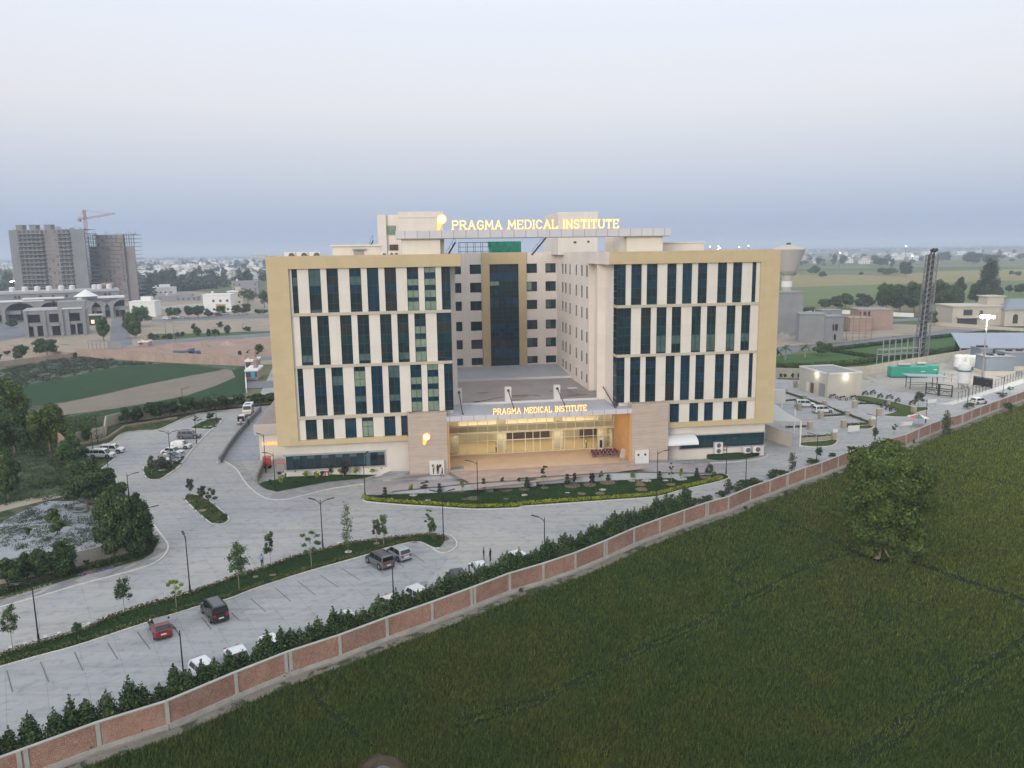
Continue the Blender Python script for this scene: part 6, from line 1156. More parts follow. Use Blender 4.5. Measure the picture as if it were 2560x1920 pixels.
b.build('canopy',mm,t); b=MB(); b.tube([(0,0,0),(0,0,2.5)],.03,6); b.build('pole',mmetal,t)
mbk=thing('motorbike','parked motorbike','motorbike',(0,0,-400),0,'motorbikes in the right car park')
for x in (-.62,.66): b=MB(); b.tube([(x,-.05,.3),(x,.05,.3)],.3,16); w_o=b.build('wheel',mtyre,mbk); b=MB(); b.tube([(x,-.06,.3),(x,.06,.3)],.17,12); b.build('rim',mrim,w_o)
b=MB(); b.tube([(-.6,0,.62),(-.15,0,.72),(.25,0,.86),(.45,0,.72)],[.10,.13,.17,.07],8); b.build('tank',mblk,mbk); b=MB(); b.box(-.7,-.13,.70,.0,.13,.80); b.build('seat',mblk,mbk); b=MB(); b.box(-.15,-.15,.28,.25,.15,.6); b.build('engine',mrim,mbk); b=MB(); b.bar((.66,0,.3),(.42,0,1.0),.07); b.bar((.4,-.35,1.02),(.4,.35,1.02),.04); b.build('handlebar',mmetal,mbk)
labs=['dark motorbike, left of a pair by the utility block wall','dark motorbike, right of a pair by the utility block wall','third motorbike from the left by the utility block wall','motorbike standing alone behind the green island','grey motorbike on the paved edge behind the island','motorbike left of the green scooter','green-tinted scooter behind the motorbike island','motorbike beside the grey-green tree','dark blue motorbike at the top of the tight cluster','dark blue motorbike at the bottom of the tight cluster','motorbike leaning in the middle of the cluster','motorbike at the yard edge near the utility block','second dark blue motorbike inside the cluster']
for i,((x,y),lab) in enumerate(zip([(705,303),(782,318),(868,312),(1017,270),(1075,300),(1148,308),(1212,335),(1328,352),(1095,372),(1178,405),(1135,390),(957,278),(1115,360)],labs)): place(mbk,q('LD',x,y),R(random.uniform(-30,30)+ (0 if i<3 else 20)),1.15,label=lab)
# ------------------------------------------------------------------ dark trees and walls left of the campus
def T(k,x,y0,y1,w_,kd,lf,lab,n_,ls,i,name='tree',th=.12,cat='tree',grp=None):
    p=q(k,x,y0); h=ztop(p,xy(k,x,y1)[1])-ZG; ww=w_/3.16*mpp(p); return tree(name,lab,cat,p,h,ww,kd,lf,n_,ls,i,th,bark,grp)
DT=[('LA',1090,1235,760,200,'tall',lf_hedge,'tall dark tree at the verge bend behind the light green sapling',9000,.17),('LA',900,1265,740,330,'round',lf_dark,'broadest dark tree on the left verge',16000,.17),('LA',1170,1190,830,110,'tall',lf_hedge,'narrow dark tree at the kerb bend',4500,.15),('LA',960,1020,640,200,'round',lf_hedge,'dark tree behind the verge bend, upper one',8000,.16),
('LA',690,860,470,340,'round',lf_dark,'broad dark tree beside the broken brick wall',15000,.18),('LA',800,720,500,200,'round',lf_hedge,'dark bush against the left kerb below the white cars',6000,.16),('LA',870,800,600,160,'round',lf_hedge,'dark bush row at the kerb above the bend',5000,.16),('LA',520,1390,1110,180,'tall',lf_hedge,'dark upright shrub left of the cream wall patch',6500,.14),('LA',430,1400,1190,130,'round',lf_hedge,'dark shrub behind the thin light tree at left',4000,.14),
('LA',300,1420,1180,160,'round',lf_dark,'third dark shrub from the left in the verge belt',4500,.15),('LA',190,1440,1200,150,'round',lf_hedge,'second dark shrub from the left in the verge belt',4500,.15),('LA',60,1480,1210,180,'round',lf_dark,'leftmost dark shrub in the verge belt',5500,.15),('LA',130,1510,1330,110,'round',lf_hedge,'low dark bush below the leftmost verge shrubs',3500,.14),
('LA',70,790,400,190,'round',lf_dark,'dark tree with visible trunk at the left edge',8000,.20),('LA',120,440,60,330,'round',lf_dark,'large dark tree at the left edge beyond the rough ground',14000,.25),('LA',-40,430,-60,320,'round',lf_dark,'dark tree cut by the left edge',9000,.25),('LA',400,420,30,260,'round',lf_olive,'olive tree behind the broken brick wall',12000,.24),('LA',270,430,110,190,'round',lf_dark,'dark tree between the olive tree and the left edge trees',7000,.22),
('LA',100,330,-185,300,'round',lf_olive,'olive-topped tall tree at the left edge',13000,.25),('LA',560,560,230,170,'round',lf_mid,'tangled green tree left of the two white cars',6000,.18),('LA',650,500,360,130,'round',lf_dark,'dark bush behind the two white cars',3500,.16),('LA',690,330,210,90,'round',lf_mid,'small tree before the white-topped corner wall',2500,.15),
('LA',1000,185,55,100,'round',lf_dark,'dark bush on the rear verge, leftmost',3500,.17),('LA',1080,170,50,130,'round',lf_hedge,'dark bush on the rear verge, second',3500,.17),('LA',1230,160,10,170,'round',lf_hedge,'dark bush on the rear verge, third',5000,.18),('LA',1350,130,-10,150,'round',lf_dark,'dark bush on the rear verge, fourth',4500,.18),('LA',1480,115,-30,160,'round',lf_hedge,'dark bush on the rear verge, fifth',5000,.18),('LA',1620,90,-20,150,'round',lf_dark,'dark bush on the rear verge, sixth',4500,.18),('LA',1760,75,-40,150,'round',lf_hedge,'dark bush on the rear verge, seventh',4500,.18),('LA',1880,55,-45,140,'round',lf_dark,'dark bush on the rear verge behind the ambulance',4500,.18),('LA',2020,45,-50,150,'round',lf_hedge,'dark bush on the rear verge right of the ambulance',4500,.18),('LA',2150,35,-60,150,'round',lf_dark,'dark bush on the rear verge against the hospital',4500,.18),
('LA',420,980,860,130,'round',lf_mid,'ragged weed bush on the old slab, upper',1800,.14),('LA',460,1070,950,110,'round',lf_mid,'ragged weed bush on the old slab, lower',1500,.14),('LA',220,1070,1010,60,'round',lf_dark,'small weed tuft on the old slab',800,.12)]
for i,(k,x,y0,y1,w_,kd,lf,lab,n_,ls) in enumerate(DT): T(k,x,y0,y1,w_,kd,lf,lab,n_,ls,400+i)
m_cw=M('cream_boundary',(.42,.38,.31),.9,.2,.5,bump=.1); m_lb=brick_mat('left_brick',(.36,.21,.16),(.28,.17,.13),(.36,.32,.27))
lowwall('garden_wall',Q('LA',[(-200,1500),(300,1385),(600,1325),(880,1262)]),2.0,.25,m_cw,'cream boundary wall patch showing between dark shrubs at lower left','wall')
lowwall('garden_wall',Q('LA',[(880,1262),(1140,1200),(1150,1110)]),2.0,.25,m_cw,'cream wall end post at the verge bend','wall')
lowwall('brick_wall',Q('LA',[(470,420),(520,470),(585,545)]),4.2,.3,m_lb,'broken leaning brick wall piece among trees at left','brick wall')
lowwall('brick_wall',Q('LA',[(700,760),(760,790),(830,850)]),2.2,.3,m_lb,'short brick wall piece behind the dark verge trees','brick wall')
lowwall('garden_wall',Q('LA',[(590,345),(830,290)]),2.2,.25,m_cw,'cream wall with brick base behind the white cars','wall')
lowwall('garden_wall',Q('LA',[(832,292),(845,210),(960,180),(1200,150),(1700,72),(2170,25)]),2.4,.25,m_cw,'long pale rear boundary wall behind the far car park','wall')
lowwall('verge_kerb_wall',Q('LA',[(600,365),(840,315),(990,215),(1400,150)]),.5,.3,m_lb,'low brick planter edge behind the far car park','planter wall')
# farm brick walls at left
m_fb=brick_mat('farm_brick',(.34,.21,.17),(.27,.17,.14),(.38,.33,.28))
lowwall('brick_wall',Q('KA',[(-300,1370),(0,1318),(600,1243)]),1.9,.35,m_fb,'low red brick wall left of the crop field corner','brick wall')
lowwall('brick_wall',Q('KA',[(600,1243),(1000,1262),(1500,1290),(1940,1308)]),3.4,.3,m_fb,'long pinkish brick wall behind the green crop','brick wall')
lowwall('brick_wall',Q('KA',[(-300,1215),(0,1200),(280,1210),(600,1243)]),1.6,.3,m_fb,'weathered brick wall behind the two round bushes at left','brick wall')
for k,x,y0,y1,w_,lab in (('KA',180,1262,1140,140,'round dark bush behind the farm wall, left'),('KA',375,1240,1085,220,'wide bushy tree behind the farm wall, right'),('KA',-10,1285,1200,60,'dark bush at the left edge by the farm wall'),('KA',595,1245,1205,30,'tiny dark bush at the farm wall corner'),('KA',60,1225,1190,50,'small tree behind the farm wall')):
    T(k,x,y0,y1,w_,'round',lf_dark,lab,4500 if w_>100 else 900,.28,500+x%90)
def grass_fill(name,label,pts,n_,h,mat,seed,z=ZG+.1,w_=.03):
    r=np.random.default_rng(seed); xs=[p.x for p in pts]; ys=[p.y for p in pts]; X=r.uniform(min(xs),max(xs),n_*3); Y=r.uniform(min(ys),max(ys),n_*3); k=inside(X,Y,[(p.x,p.y) for p in pts]); X,Y=X[k][:n_],Y[k][:n_]; m_=len(X)
    a=r.uniform(0,2*PI,m_); hh=h*r.uniform(.5,1.3,m_); T_=np.zeros((m_,3,3)); le_=r.normal(0,h*.35,(m_,2))
    T_[:,0]=np.stack([X-np.cos(a)*w_,Y-np.sin(a)*w_,np.full(m_,z)],1); T_[:,1]=np.stack([X+np.cos(a)*w_,Y+np.sin(a)*w_,np.full(m_,z)],1); T_[:,2]=np.stack([X+le_[:,0],Y+le_[:,1],z+hh],1)
    o=quads(name,T_,mat,nv=3); o['kind']='stuff'; o['label']=label
lf_lawn=leaf_mat('lawn_blade',(.020,.048,.014),(.032,.068,.020),(.055,.09,.03))
grass_fill('lawn_grass','short green lawn grass of the long parking median',med_up+med_lo[::-1],60000,.13,lf_lawn,1)
grass_fill('lawn_grass','short green lawn grass of the front garden',garden_outline,45000,.13,lf_lawn,2,w_=.04)
def clumps(name,label,pts,n_,size,h,mat,seed,per=60,ls=.12):
    r=np.random.default_rng(seed); xs=[p.x for p in pts]; ys=[p.y for p in pts]; X=r.uniform(min(xs),max(xs),n_*4); Y=r.uniform(min(ys),max(ys),n_*4); k=inside(X,Y,[(p.x,p.y) for p in pts]); cl=[(x,y,ZG+h*.4*f,size*f*g,size*f*g,h*.5*f) for x,y,f,g in zip(X[k][:n_],Y[k][:n_],r.uniform(.4,1.6,n_),r.uniform(.7,1.6,n_))]
    o=quads(name,leaves(cl,len(cl)*per,ls,seed,.6,.3,.2),mat); o['kind']='stuff'; o['label']=label
clumps('undergrowth','weedy undergrowth on the rough ground left of the campus',Q('LA',[(-300,800),(-200,480),(0,440),(470,430),(580,540),(760,700),(1000,850),(600,760),(300,790),(0,860)]),260,.9,.8,lf_dark,5)
clumps('undergrowth','weeds breaking through the old concrete slab',Q('LA',[(-60,1200),(-60,1000),(180,880),(380,790),(600,800),(760,850),(850,1180),(600,1210),(300,1210)]),150,.55,.5,lf_grey,6,50,.10)
clumps('undergrowth','rough growth behind the white cars',Q('LA',[(0,300),(300,150),(800,150),(830,280),(600,340),(300,430),(0,440)]),160,1.4,1.2,lf_mid,7,60,.18)
clumps('scrub_growth','grey-green scrub plants in the upper left field',Q('KA',[(-300,1480),(0,1345),(340,1285),(600,1245),(1100,1290),(1300,1292),(900,1322),(420,1425),(200,1465),(-200,1700)]),600,.9,.7,lf_grey,8,36,.22)
clumps('yard_weeds','dry weeds at the wall foot outside the campus',[p+Vector((.5,-.6,0)) for p in WALLP]+[p+Vector((2.0,-2.6,0)) for p in WALLP[::-1]],700,.35,.45,lf_grey,9,40,.07)
# ------------------------------------------------------------------ buildings
m_w1=M('far_white',(.68,.68,.66),.8,.08,.2); m_w2=M('far_cream',(.46,.42,.35),.8,.08,.2); m_w3=M('far_grey',(.25,.25,.255),.85,.12,.2); m_w4=M('far_brick',(.33,.23,.195),.9,.12,.3); m_open=M('far_opening',(.04,.045,.05),.5,.1); m_gc=M('raw_concrete',(.23,.235,.24),.9,.18,.25); m_och=M('ochre_panel',(.45,.30,.10),.7,.05); m_tank=M('water_tank_white',(.58,.58,.57),.6,.05)
def blk(t,nm,mt,x0,y0,z0,x1,y1,z1,par=None): b=MB(); b.box(x0,y0,z0,x1,y1,z1); return b.build(nm,mt,par or t)
def windows(t,mt,x0,x1,y,zs,n_,w_,h,nm='window'):
    for z in zs:
        for i in range(n_):
            cx=x0+(x1-x0)*(i+.5)/n_; o=blk(t,nm,mt,cx-w_/2,y-.04,z,cx+w_/2,y+.1,z+h); 
# tower blocks under construction
def tower_block(label,pxl,pxr,pytop,D,floors,rz,depth,seed,kind):
    a=CAM+(FW+RT*((pxl-1280)/FPX)+UP*((960-690)/FPX))*1.; 
    def at(px): d=FW+RT*((px-1280)/FPX)+UP*((960-700)/FPX); d/=d.y; return Vector((d.x*D,D,ZG))
    L_=at(pxl); R_=at(pxr); wid=(R_-L_).length; H_=ztop(L_,pytop)-ZG; t=thing('tower_block',label,'tower block',L_,math.atan2((R_-L_).y,(R_-L_).x)+rz); r=random.Random(seed); fh=H_/floors
    m_fr=M('tower_concrete_'+kind,(.19,.20,.21),.9,.2,.12); m_in=M('tower_infill_'+kind,(.215,.19,.185),.9,.2,.12)
    fr=MB(); inf=MB(); bals=[]; op=[]; nb=int(wid/3.4); bw=wid/nb; x=0; typ=[]
    i=0
    while i<nb:
        k=r.choice((2,3)); ty=r.choice('bwbbgs') if kind=='a' else r.choice('fwwf'); 
        for j in range(k): typ.append((ty,(r.choice((0,1.2,2.2)) if j==0 else typ[-1][1])))
        i+=k
    typ=typ[:nb]
    for f in range(floors+1): fr.box(0,0,f*fh-.18,wid,depth,f*fh+.18)
    for i in range(nb+1): fr.box(i*bw-.25,.1,0,i*bw+.25,.8,H_); 
    for i,(ty,off) in enumerate(typ):
        x0=i*bw
        if ty=='g': inf.box(x0,-off-.3,0,x0+bw,.5,H_,1)
        for f in range(floors):
            z=f*fh
            if ty=='b' and f==0: bal=MB(); bals.append(bal)
            if ty=='b': bal.box(x0+.1,-off-1.3,z-.1,x0+bw-.1,.2,z+.12); bal.box(x0+.1,-off-1.35,z+.1,x0+bw-.1,-off-1.2,z+.75 if f%2 else z+.5); bal.box(x0+.5,.05,z+.2,x0+bw-.9,.3,z+fh-.5,1); inf.box(x0,.2,z,x0+bw,.5,z+fh)
            elif ty in 'ws': inf.box(x0,-off-.2,z+.15,x0+bw,.5,z+fh-.15,0 if ty=='w' else 1); 
            if ty=='w' and r.random()<.5: op.append((x0+bw*.3,-off-.26,z+.8,x0+bw*.62,-off-.1,z+fh-.6))
            if ty=='s' : op.append((x0+bw*.35,-off-.26,z+.6,x0+bw*.6,-off-.1,z+fh-.9))
            if ty=='f' and f<floors-3: inf.box(x0,0,z+.15,x0+bw,.4,z+fh-.15,0)
            if ty in 'of' and (ty=='o' or f>=floors-3): fr.box(x0+bw*.5-.15,0,z,x0+bw*.5+.15,.5,z+fh)
            if ty=='o' and f<floors-3: op.append((x0+.3,depth*.5,z+.2,x0+bw-.3,depth*.5+.2,z+fh-.2))
    fr.build('concrete_frame',m_fr,t); inf.build('infill_wall',[m_in,m_fr],t); [b_.build('balcony_stack',[m_fr,m_open],t) for b_ in bals]; [MB().box(*a_).build('window_opening',m_open,t) for a_ in op]
    rb=MB(); 
    for i in range(nb*2): x=r.uniform(0,wid); rb.bar((x,r.uniform(0,depth),H_),(x+r.uniform(-.2,.2),r.uniform(0,depth),H_+r.uniform(1,3.2)),.16)
    rb.build('rebar',m_open,t)
    if kind=='a':
        for u in (.09,.27,.47): blk(t,'lift_head',m_in,wid*u,1,H_,wid*u+5.2,6,H_+3.6); blk(t,'lift_roof',m_fr,wid*u-.3,.6,H_+3.6,wid*u+5.5,6.4,H_+4)
    return t,H_
tb1,_=tower_block('left unfinished brick and concrete tower block with balconies',36,228,576,620,18,R(-3),16,1,'a')
tb2,_=tower_block('right unfinished tower block with open skeleton top floors',231,341,588,640,17,R(2),16,2,'b')
# tower crane
mcr=M('crane_red',(.36,.20,.18),.7,.1); 
def atD(px,D): d=FW+RT*((px-1280)/FPX)+UP*((960-640)/FPX); d/=d.y; return Vector((d.x*D,D,ZG))
cb=atD(222,655); t=thing('tower_crane','red and white tower crane standing above the unfinished tower blocks','crane',cb,0)
def lattice(mb,a,c,w_,n_,th=.22):
    a=Vector(a);c=Vector(c); d=(c-a).normalized(); up=Vector((0,1,0)) if abs(d.z)>.7 else Vector((0,0,1)); r=d.cross(up).normalized()*(w_/2); u=r.cross(d).normalized()*(w_/2); K=[r+u,r-u,-r-u,-r+u]
    for k in K: mb.bar(a+k,c+k,th)
    for i in range(n_):
        p0=a.lerp(c,i/n_); p1=a.lerp(c,(i+1)/n_)
        for j in range(4): mb.bar(p0+K[j],p1+K[(j+1)%4],th*.6); 
        for j in range(4): mb.bar(p0+K[j],p0+K[(j+1)%4],th*.5)
Hj=ztop(cb,548)-ZG; Ht=ztop(cb,525)-ZG; b=MB(); lattice(b,(0,0,0),(0,0,Hj),1.9,26,.22); b.build('mast',mcr,t); b=MB(); lattice(b,(0,0,Hj),(0,0,Ht),1.6,5,.3); b.build('tower_head',mcr,t)
b=MB(); lattice(b,(0,0,Hj+.5),(25,0,Hj+4.3),1.1,14,.17); b.build('jib',mcr,t); b=MB(); lattice(b,(0,0,Hj+.5),(-5.4,0,Hj+.3),1.2,4,.28); b.box(-5.6,-1,Hj-2,-3.6,1,Hj+.3); b.build('counter_jib',mcr,t); b=MB(); b.bar((0,0,Ht),(20,0,Hj+4),.12); b.bar((0,0,Ht),(-5,0,Hj+.8),.12); b.bar((11,0,Hj+2.3),(11,0,Hj-1.5),.12); b.build('cables',m_open,t)
# market complex with arches
g0=q('KA',-260,985); g1=q('KA',1000,925); t=thing('market_building','long grey market hall with tree-like arched columns and a conical white entrance roof','market hall',g0,math.atan2((g1-g0).y,(g1-g0).x)); Lm=(g1-g0).length
sx=Lm/1260   # metres per crop pixel along the front
X=lambda x:(x+260)*sx
hz=ztop(g1,500+690/3.16)-ZG; hm=ztop(g1,500+780/3.16)-ZG
blk(t,'wall',m_gc,0,9,0,Lm,40,hz*.60); blk(t,'roof_storey',m_w3,0,12,hz*.60,X(960),38,hz*.86); blk(t,'roof_edge',M('grey_roof_slab',(.33,.33,.335),.8,.1,.1),-.5,11,hz*.86,X(960)+.5,39,hz*.93)
for i in range(7): blk(t,'gallery_floor',m_w3,X(-200+i*180),3,hz*.24,X(-200+i*180+170),9,hz*.36)
blk(t,'dark_gallery',m_open,0,8.8,.5,Lm,9,hz*.55)
for x in (20,160,240,350,470,560,730,800,890,940): blk(t,'shop_pier',m_w2 if x%20 else m_gc,X(x),8.2,0,X(x)+1.6,8.8,hz*.25)
for i in range(7):     # fan columns with arches between them
    xc=X(90-340+i*265 if i<5 else 880 if i==5 else 700); 
    if xc>Lm+2: continue
    b=MB(); w2=X(90+120)-X(90); b.box(xc-.9,.6,0,xc+.9,2,hz*.32)
    pts_=[]; n_=9
    for j in range(n_+1): a=j/n_*PI/2; pts_.append((xc+.9+(w2-.9)*(1-math.cos(a)),hz*.30+(hz*.30)*math.sin(a)))
    out_=[(xc,hz*.30)]+pts_+[(xc+w2,hz*.64),(xc,hz*.64)]; b.prism(out_,'y',.8,1.8); b.prism([(2*xc-x_,z_) for x_,z_ in out_][::-1],'y',.8,1.8); b.build('arch_column',m_w3,t)
blk(t,'canopy_beam',m_w1,X(-200),.4,hz*.64,X(340),9,hz*.68); blk(t,'canopy_beam',m_w1,X(170),.2,hz*.70,X(500),9,hz*.74); blk(t,'canopy_beam',m_w1,X(770),.4,hz*.66,X(1000),9,hz*.72)
b=MB(); b.lathe([(X(105+90)-X(90),0),(.2,hz*.22)],(X(680),4,hz*.74),20); b.build('cone_roof',m_w1,t); b=MB(); b.tube([(X(620),3,hz*.5),(X(655),3,hz*.78)],[2.6,2.0],10); b.build('white_spire',m_w1,t)
for x in (85,185,285,380,480,570,760,800,885): b=MB(); b.lathe([(1.6,0),(1.6,2.4),(.9,2.8)],(X(x),20,hz*.93),12); b.build('roof_tank',m_tank,t)
for x in (100,130,300,400,510,600,835,870): blk(t,'roof_vent',m_open,X(x),11.9,hz*.72,X(x)+1.2,12,hz*.80)
blk(t,'brick_stair_head',m_w4,X(820),22,hz*.86,X(930),28,hz*1.12)
# grey unfinished two-storey block in front
g0=q('KA',205,1088); g1=q('KA',700,1062); t=thing('unfinished_block','grey unfinished two-storey concrete block with open window bays','building',g0,math.atan2((g1-g0).y,(g1-g0).x)); Lm=(g1-g0).length; sx=Lm/495; X=lambda x:(x-205)*sx; h1=ztop(g0,500+880/3.16)-ZG; h2=ztop(g1,500+800/3.16)-ZG
b=MB(); ho=[(X(a),X(c),z0,z1) for a,c,z0,z1 in ((230,270,.3,h1*.42),(300,345,.3,h1*.42),(415,490,.3,h1*.45),(552,600,.3,h1*.42),(615,660,.3,h1*.45),(215,330,h1*.55,h1*.86),(400,475,h1*.53,h1*.86),(540,645,h1*.55,h1*.86))]
wall_with_holes(b,'u',0,.5,0,Lm,0,h1,ho); b.box(0,.5,0,.4,22,h1); b.box(Lm-.4,.5,0,Lm,22,h1); b.build('wall',m_gc,t); b=MB(); b.box(.4,4,0,Lm-.4,4.3,h1-.3); b.box(.4,.5,h1*.5,Lm-.4,21,h1*.5+.25); b.build('inner_wall',M('inner_grey',(.10,.10,.105),.9,.1),t)
blk(t,'roof_slab',M('roof_pale',(.34,.34,.345),.9,.12,.2),-.2,-.2,h1,Lm+.2,22,h1+.3); blk(t,'upper_storey',m_gc,X(475),1,h1+.3,Lm-.3,16,h2); blk(t,'white_ledge',m_w1,X(510),-.6,h1+.35,X(668),.9,h1+.8); blk(t,'balcony',m_w3,X(402),-1,h1*.40,X(480),0,h1*.50)
for x in (205,345,480,530,660): blk(t,'pilaster',m_gc,X(x),-.5,0,X(x)+1.5,-.0,h1)
# kiosk with lit doorway, gate panels
p_=q('KA',735,990); t=thing('kiosk','dark kiosk with a warm lit doorway beside the unfinished block','kiosk',p_,R(25)); blk(t,'wall',m_open,-3,0,0,3,5,5.2); blk(t,'roof',m_w2,-4,-1,5.2,5,6,5.7); blk(t,'lit_doorway',M('lit_door',(.6,.4,.2),.5,0,emit=(1,.55,.25),es=1.1),-.7,-.06,1.0,.8,0,2.9)
p_=q('KA',800,1180); t=thing('gate_panel','pale lattice gate panel leaning beside the access road','gate',p_,0); b=MB()
for i in range(6): b.bar((-5+i*1.6,0,0),(-5+i*1.6,0,3.6),.18)
for z in (0.1,1.8,3.6): b.bar((-5,0,z),(3,0,z),.18)
b.build('lattice',m_w3,t); blk(t,'sheet_panel',m_w3,3.2,0,0,8,.3,3.2)
for k,x,y0,y1,w_,lab in (('KA',820,1115,905,110,'bright green tree left of the access road'),('KA',1030,1050,880,120,'green tree right of the access road, far'),('KA',1110,1000,835,170,'large green tree right of the access road'),('KA',1075,1090,960,110,'green tree right of the access road, near'),('KA',105,1010,940,80,'small dark tree in the market court')):
    T(k,x,y0,y1,w_,'round',lf_mid if y1!=940 else lf_dark,lab,5000,.34,520+x%97)
# individually recognisable houses at left
def house(label,base,rz,w_,d_,h,wall,floors=2,tank=True,acc=None,group=None,par=True,win=m_open,name='house'):
    t=thing(name,label,'house',base,rz,group); blk(t,'wall',wall,-w_/2,0,0,w_/2,d_,h); 
    if par: blk(t,'parapet',m_w1 if wall is not m_w3 and wall is not m_gc else wall,-w_/2-.25,-.25,h,w_/2+.25,d_+.25,h+.5)
    fh=h/floors; r=random.Random(int(base.x*7)+int(base.y)); n_=max(2,int(w_/4))
    for f in range(floors):
        for i in range(n_):
            if r.random()<.8: cx=-w_/2+w_*(i+.5)/n_; blk(t,'window',win,cx-.7,-.06,f*fh+1.0,cx+.7,.1,f*fh+2.5)
    if r.random()<.7: blk(t,'stair_room',wall,w_*r.uniform(-.3,.1),d_*.3,h+.5,w_*.3,d_*.7,h+3)
    if tank: b=MB(); b.lathe([(.9,0),(.9,1.5),(.4,1.8)],(w_*r.uniform(-.35,.35),d_*.4,h+.5),10); b.build('roof_tank',m_tank,t)
    if acc: blk(t,'front_panel',acc,-w_*.05,-.12,fh*.15,w_*.30,-.02,fh*.95)
    return t
def hpx(k,x,y0,y1,w_,*a,**kw):
    p=q(k,x,y0); h=ztop(p,xy(k,x,y1)[1])-ZG; return house(kw.pop('label'),p,kw.pop('rz',R(8)),w_/3.16*mpp(p),kw.pop('d',12),h-.5,*a,**kw)
hpx('KA',1720,885,745,210,m_w1,2,acc=m_och,label='white two-storey house with ochre panel beside the far street'); hpx('KA',1860,825,720,120,m_w2,2,label='cream house with arched windows right of the white ochre-panel house'); hpx('KA',1940,760,640,200,m_w3,3,label='grey three-storey house before the town at the hospital edge')
hpx('KA',1130,925,800,190,m_w1,2,label='white-roofed modern house behind the large green tree'); hpx('KA',1270,745,690,190,m_w1,1,label='low white house right of the market hall'); hpx('KA',1040,750,700,160,m_w1,2,label='white house behind the right end of the market hall',rz=R(4)); hpx('KA',1320,800,755,150,m_w3,1,label='low grey roof before the dark tree belt'); hpx('KA',1450,800,765,200,m_w3,1,label='long low grey shed before the dark tree belt',tank=False)
hpx('KA',2040,490,430,110,m_w2,6,d=40,label='large pale apartment slab on the horizon touching the hospital edge',tank=False); hpx('KA',1135,1160,1115,70,m_w4,1,label='small orange brick hut by the side road',tank=False,d=5); hpx('KA',1985,1345,1265,80,m_w4,1,d=8,label='small brick shed at the crop field corner',tank=False); hpx('KA',1990,1425,1340,90,m_w4,1,d=9,label='brick shed with blue tarpaulin by the hospital',tank=False,acc=M('blue_tarp',(.06,.25,.42),.6,.1))
hpx('KA',-30,700,650,160,M('blue_shed',(.06,.18,.26),.7,.1),1,label='blue roofed shed at the left edge below the tower block',tank=False); hpx('KA',20,715,680,120,m_w1,1,label='white low building at the left edge',tank=False)
lowwall('boundary_wall',Q('KA',[(1945,1310),(1942,1420),(1948,1520)]),1.2,.3,m_w1,'white low wall running beside the brick sheds','wall'); lowwall('boundary_wall',Q('KA',[(1250,865),(1600,835)]),1.8,.3,m_w1,'long white wall behind the roadside trees','wall')
# tractor and trailer
p_=q('KA',1540,1225); t=thing('tractor','blue tractor working on the reddish earth plot','tractor',p_,R(5)); mbl=M('tractor_blue',(.05,.09,.22),.5,.1)
b=MB(); b.box(-1.2,-.6,.7,1.9,.6,1.7); b.build('body',mbl,t); b=MB(); b.box(-1.6,-.8,1.2,-.2,.8,2.4); b.build('cab',mbl,t); b=MB(); b.box(-1.6,-.85,2.4,-.1,.85,2.55); b.build('roof',mbl,t)
for x,r_ in ((-1.0,.85),(1.4,.5)):
    for sy in (-.95,.95): b=MB(); b.tube([(x,sy-.18,r_),(x,sy+.18,r_)],r_,16); b.build('wheel',mtyre,t)
t=thing('trailer','blue trailer loaded with brown earth behind the tractor','trailer',q('KA',1440,1222),R(5)); b=MB(); b.box(-3,-1.1,.8,2.6,1.1,1.5); b.build('bed',mbl,t); b=MB(); b.box(-2.7,-1,1.5,2.3,1,2.0); b.build('load',m_red,t); 
for x in (-1.6,-.2): b=MB(); b.tube([(x,-1.2,.45),(x,1.2,.45)],.45,12); b.build('wheel',mtyre,t)
# shrubs, palms and lamps of the park strip; roadside trees
rr_=random.Random(12)
for i,(x,y0,y1,w_) in enumerate([(1200,1105,1050,60),(1240,1105,1055,60),(1300,1100,1060,40),(1340,1100,1055,50),(1405,1085,1040,45),(1445,1080,1040,30),(1650,1075,1020,36),(1690,1070,1020,50),(1725,1070,1020,30),(1560,1070,1000,70),(1530,1030,970,40),(1740,1010,960,60),(1800,1055,990,60),(1950,1045,1000,80),(2000,1240,1180,90),(2050,1200,1140,70),(1895,1230,1190,30)]):
    T('KA',x,y0,y1,w_,'round' if i%3 else 'tall',lf_dark if i%2 else lf_grey,'small dark shrub of the park strip left of the hospital',700,.3,600+i,'park_shrub',.1,'shrub','shrubs of the park strip')
for i,(x,y0,y1,w_) in enumerate([(1345,930,845,70),(1400,930,850,70),(1490,935,835,80),(1570,930,830,110),(1650,930,860,80),(1740,915,830,90),(1890,910,830,120),(1950,900,820,90),(1960,830,695,170),(2040,900,860,70),(1860,800,760,110),(2090,905,860,70),(2090,850,700,100)]):
    T('KA',x,y0,y1,w_,'round',lf_dark,'dark roadside tree beside the far street',1600,.42,640+i,'street_tree',.15,'tree','roadside trees by the far street')
i=0
for x,y in ((1420,930),(1445,935),(1730,912),(1790,905),(1320,945),(1380,942)): 
    p_=q('KA',x,y); car('hatch' if i%2 else 'suv',(PW,PS,PD,PW,PW,PD)[i],'distant parked car on the far street, '+['white, left of the dark trees','silver beside it','dark, before the white ochre-panel house','white, right of the dark one','white, leftmost on the street','dark, second on the street'][i],p_,Vector((1,.1,0))); i+=1
for i,(x,y0,y1) in enumerate(((1310,1060,965),(1375,1060,1000),(1387,1110,1060),(1700,1085,1010),(1745,1010,990),(1917,1020,980))): 
    b_=xy('KA',x,y0); lamp('thin lamp post of the park strip, '+['leftmost','second','third','fourth','fifth','sixth'][i]+' from the left',b_,xy('KA',x,y1)[1],[(1,0)])
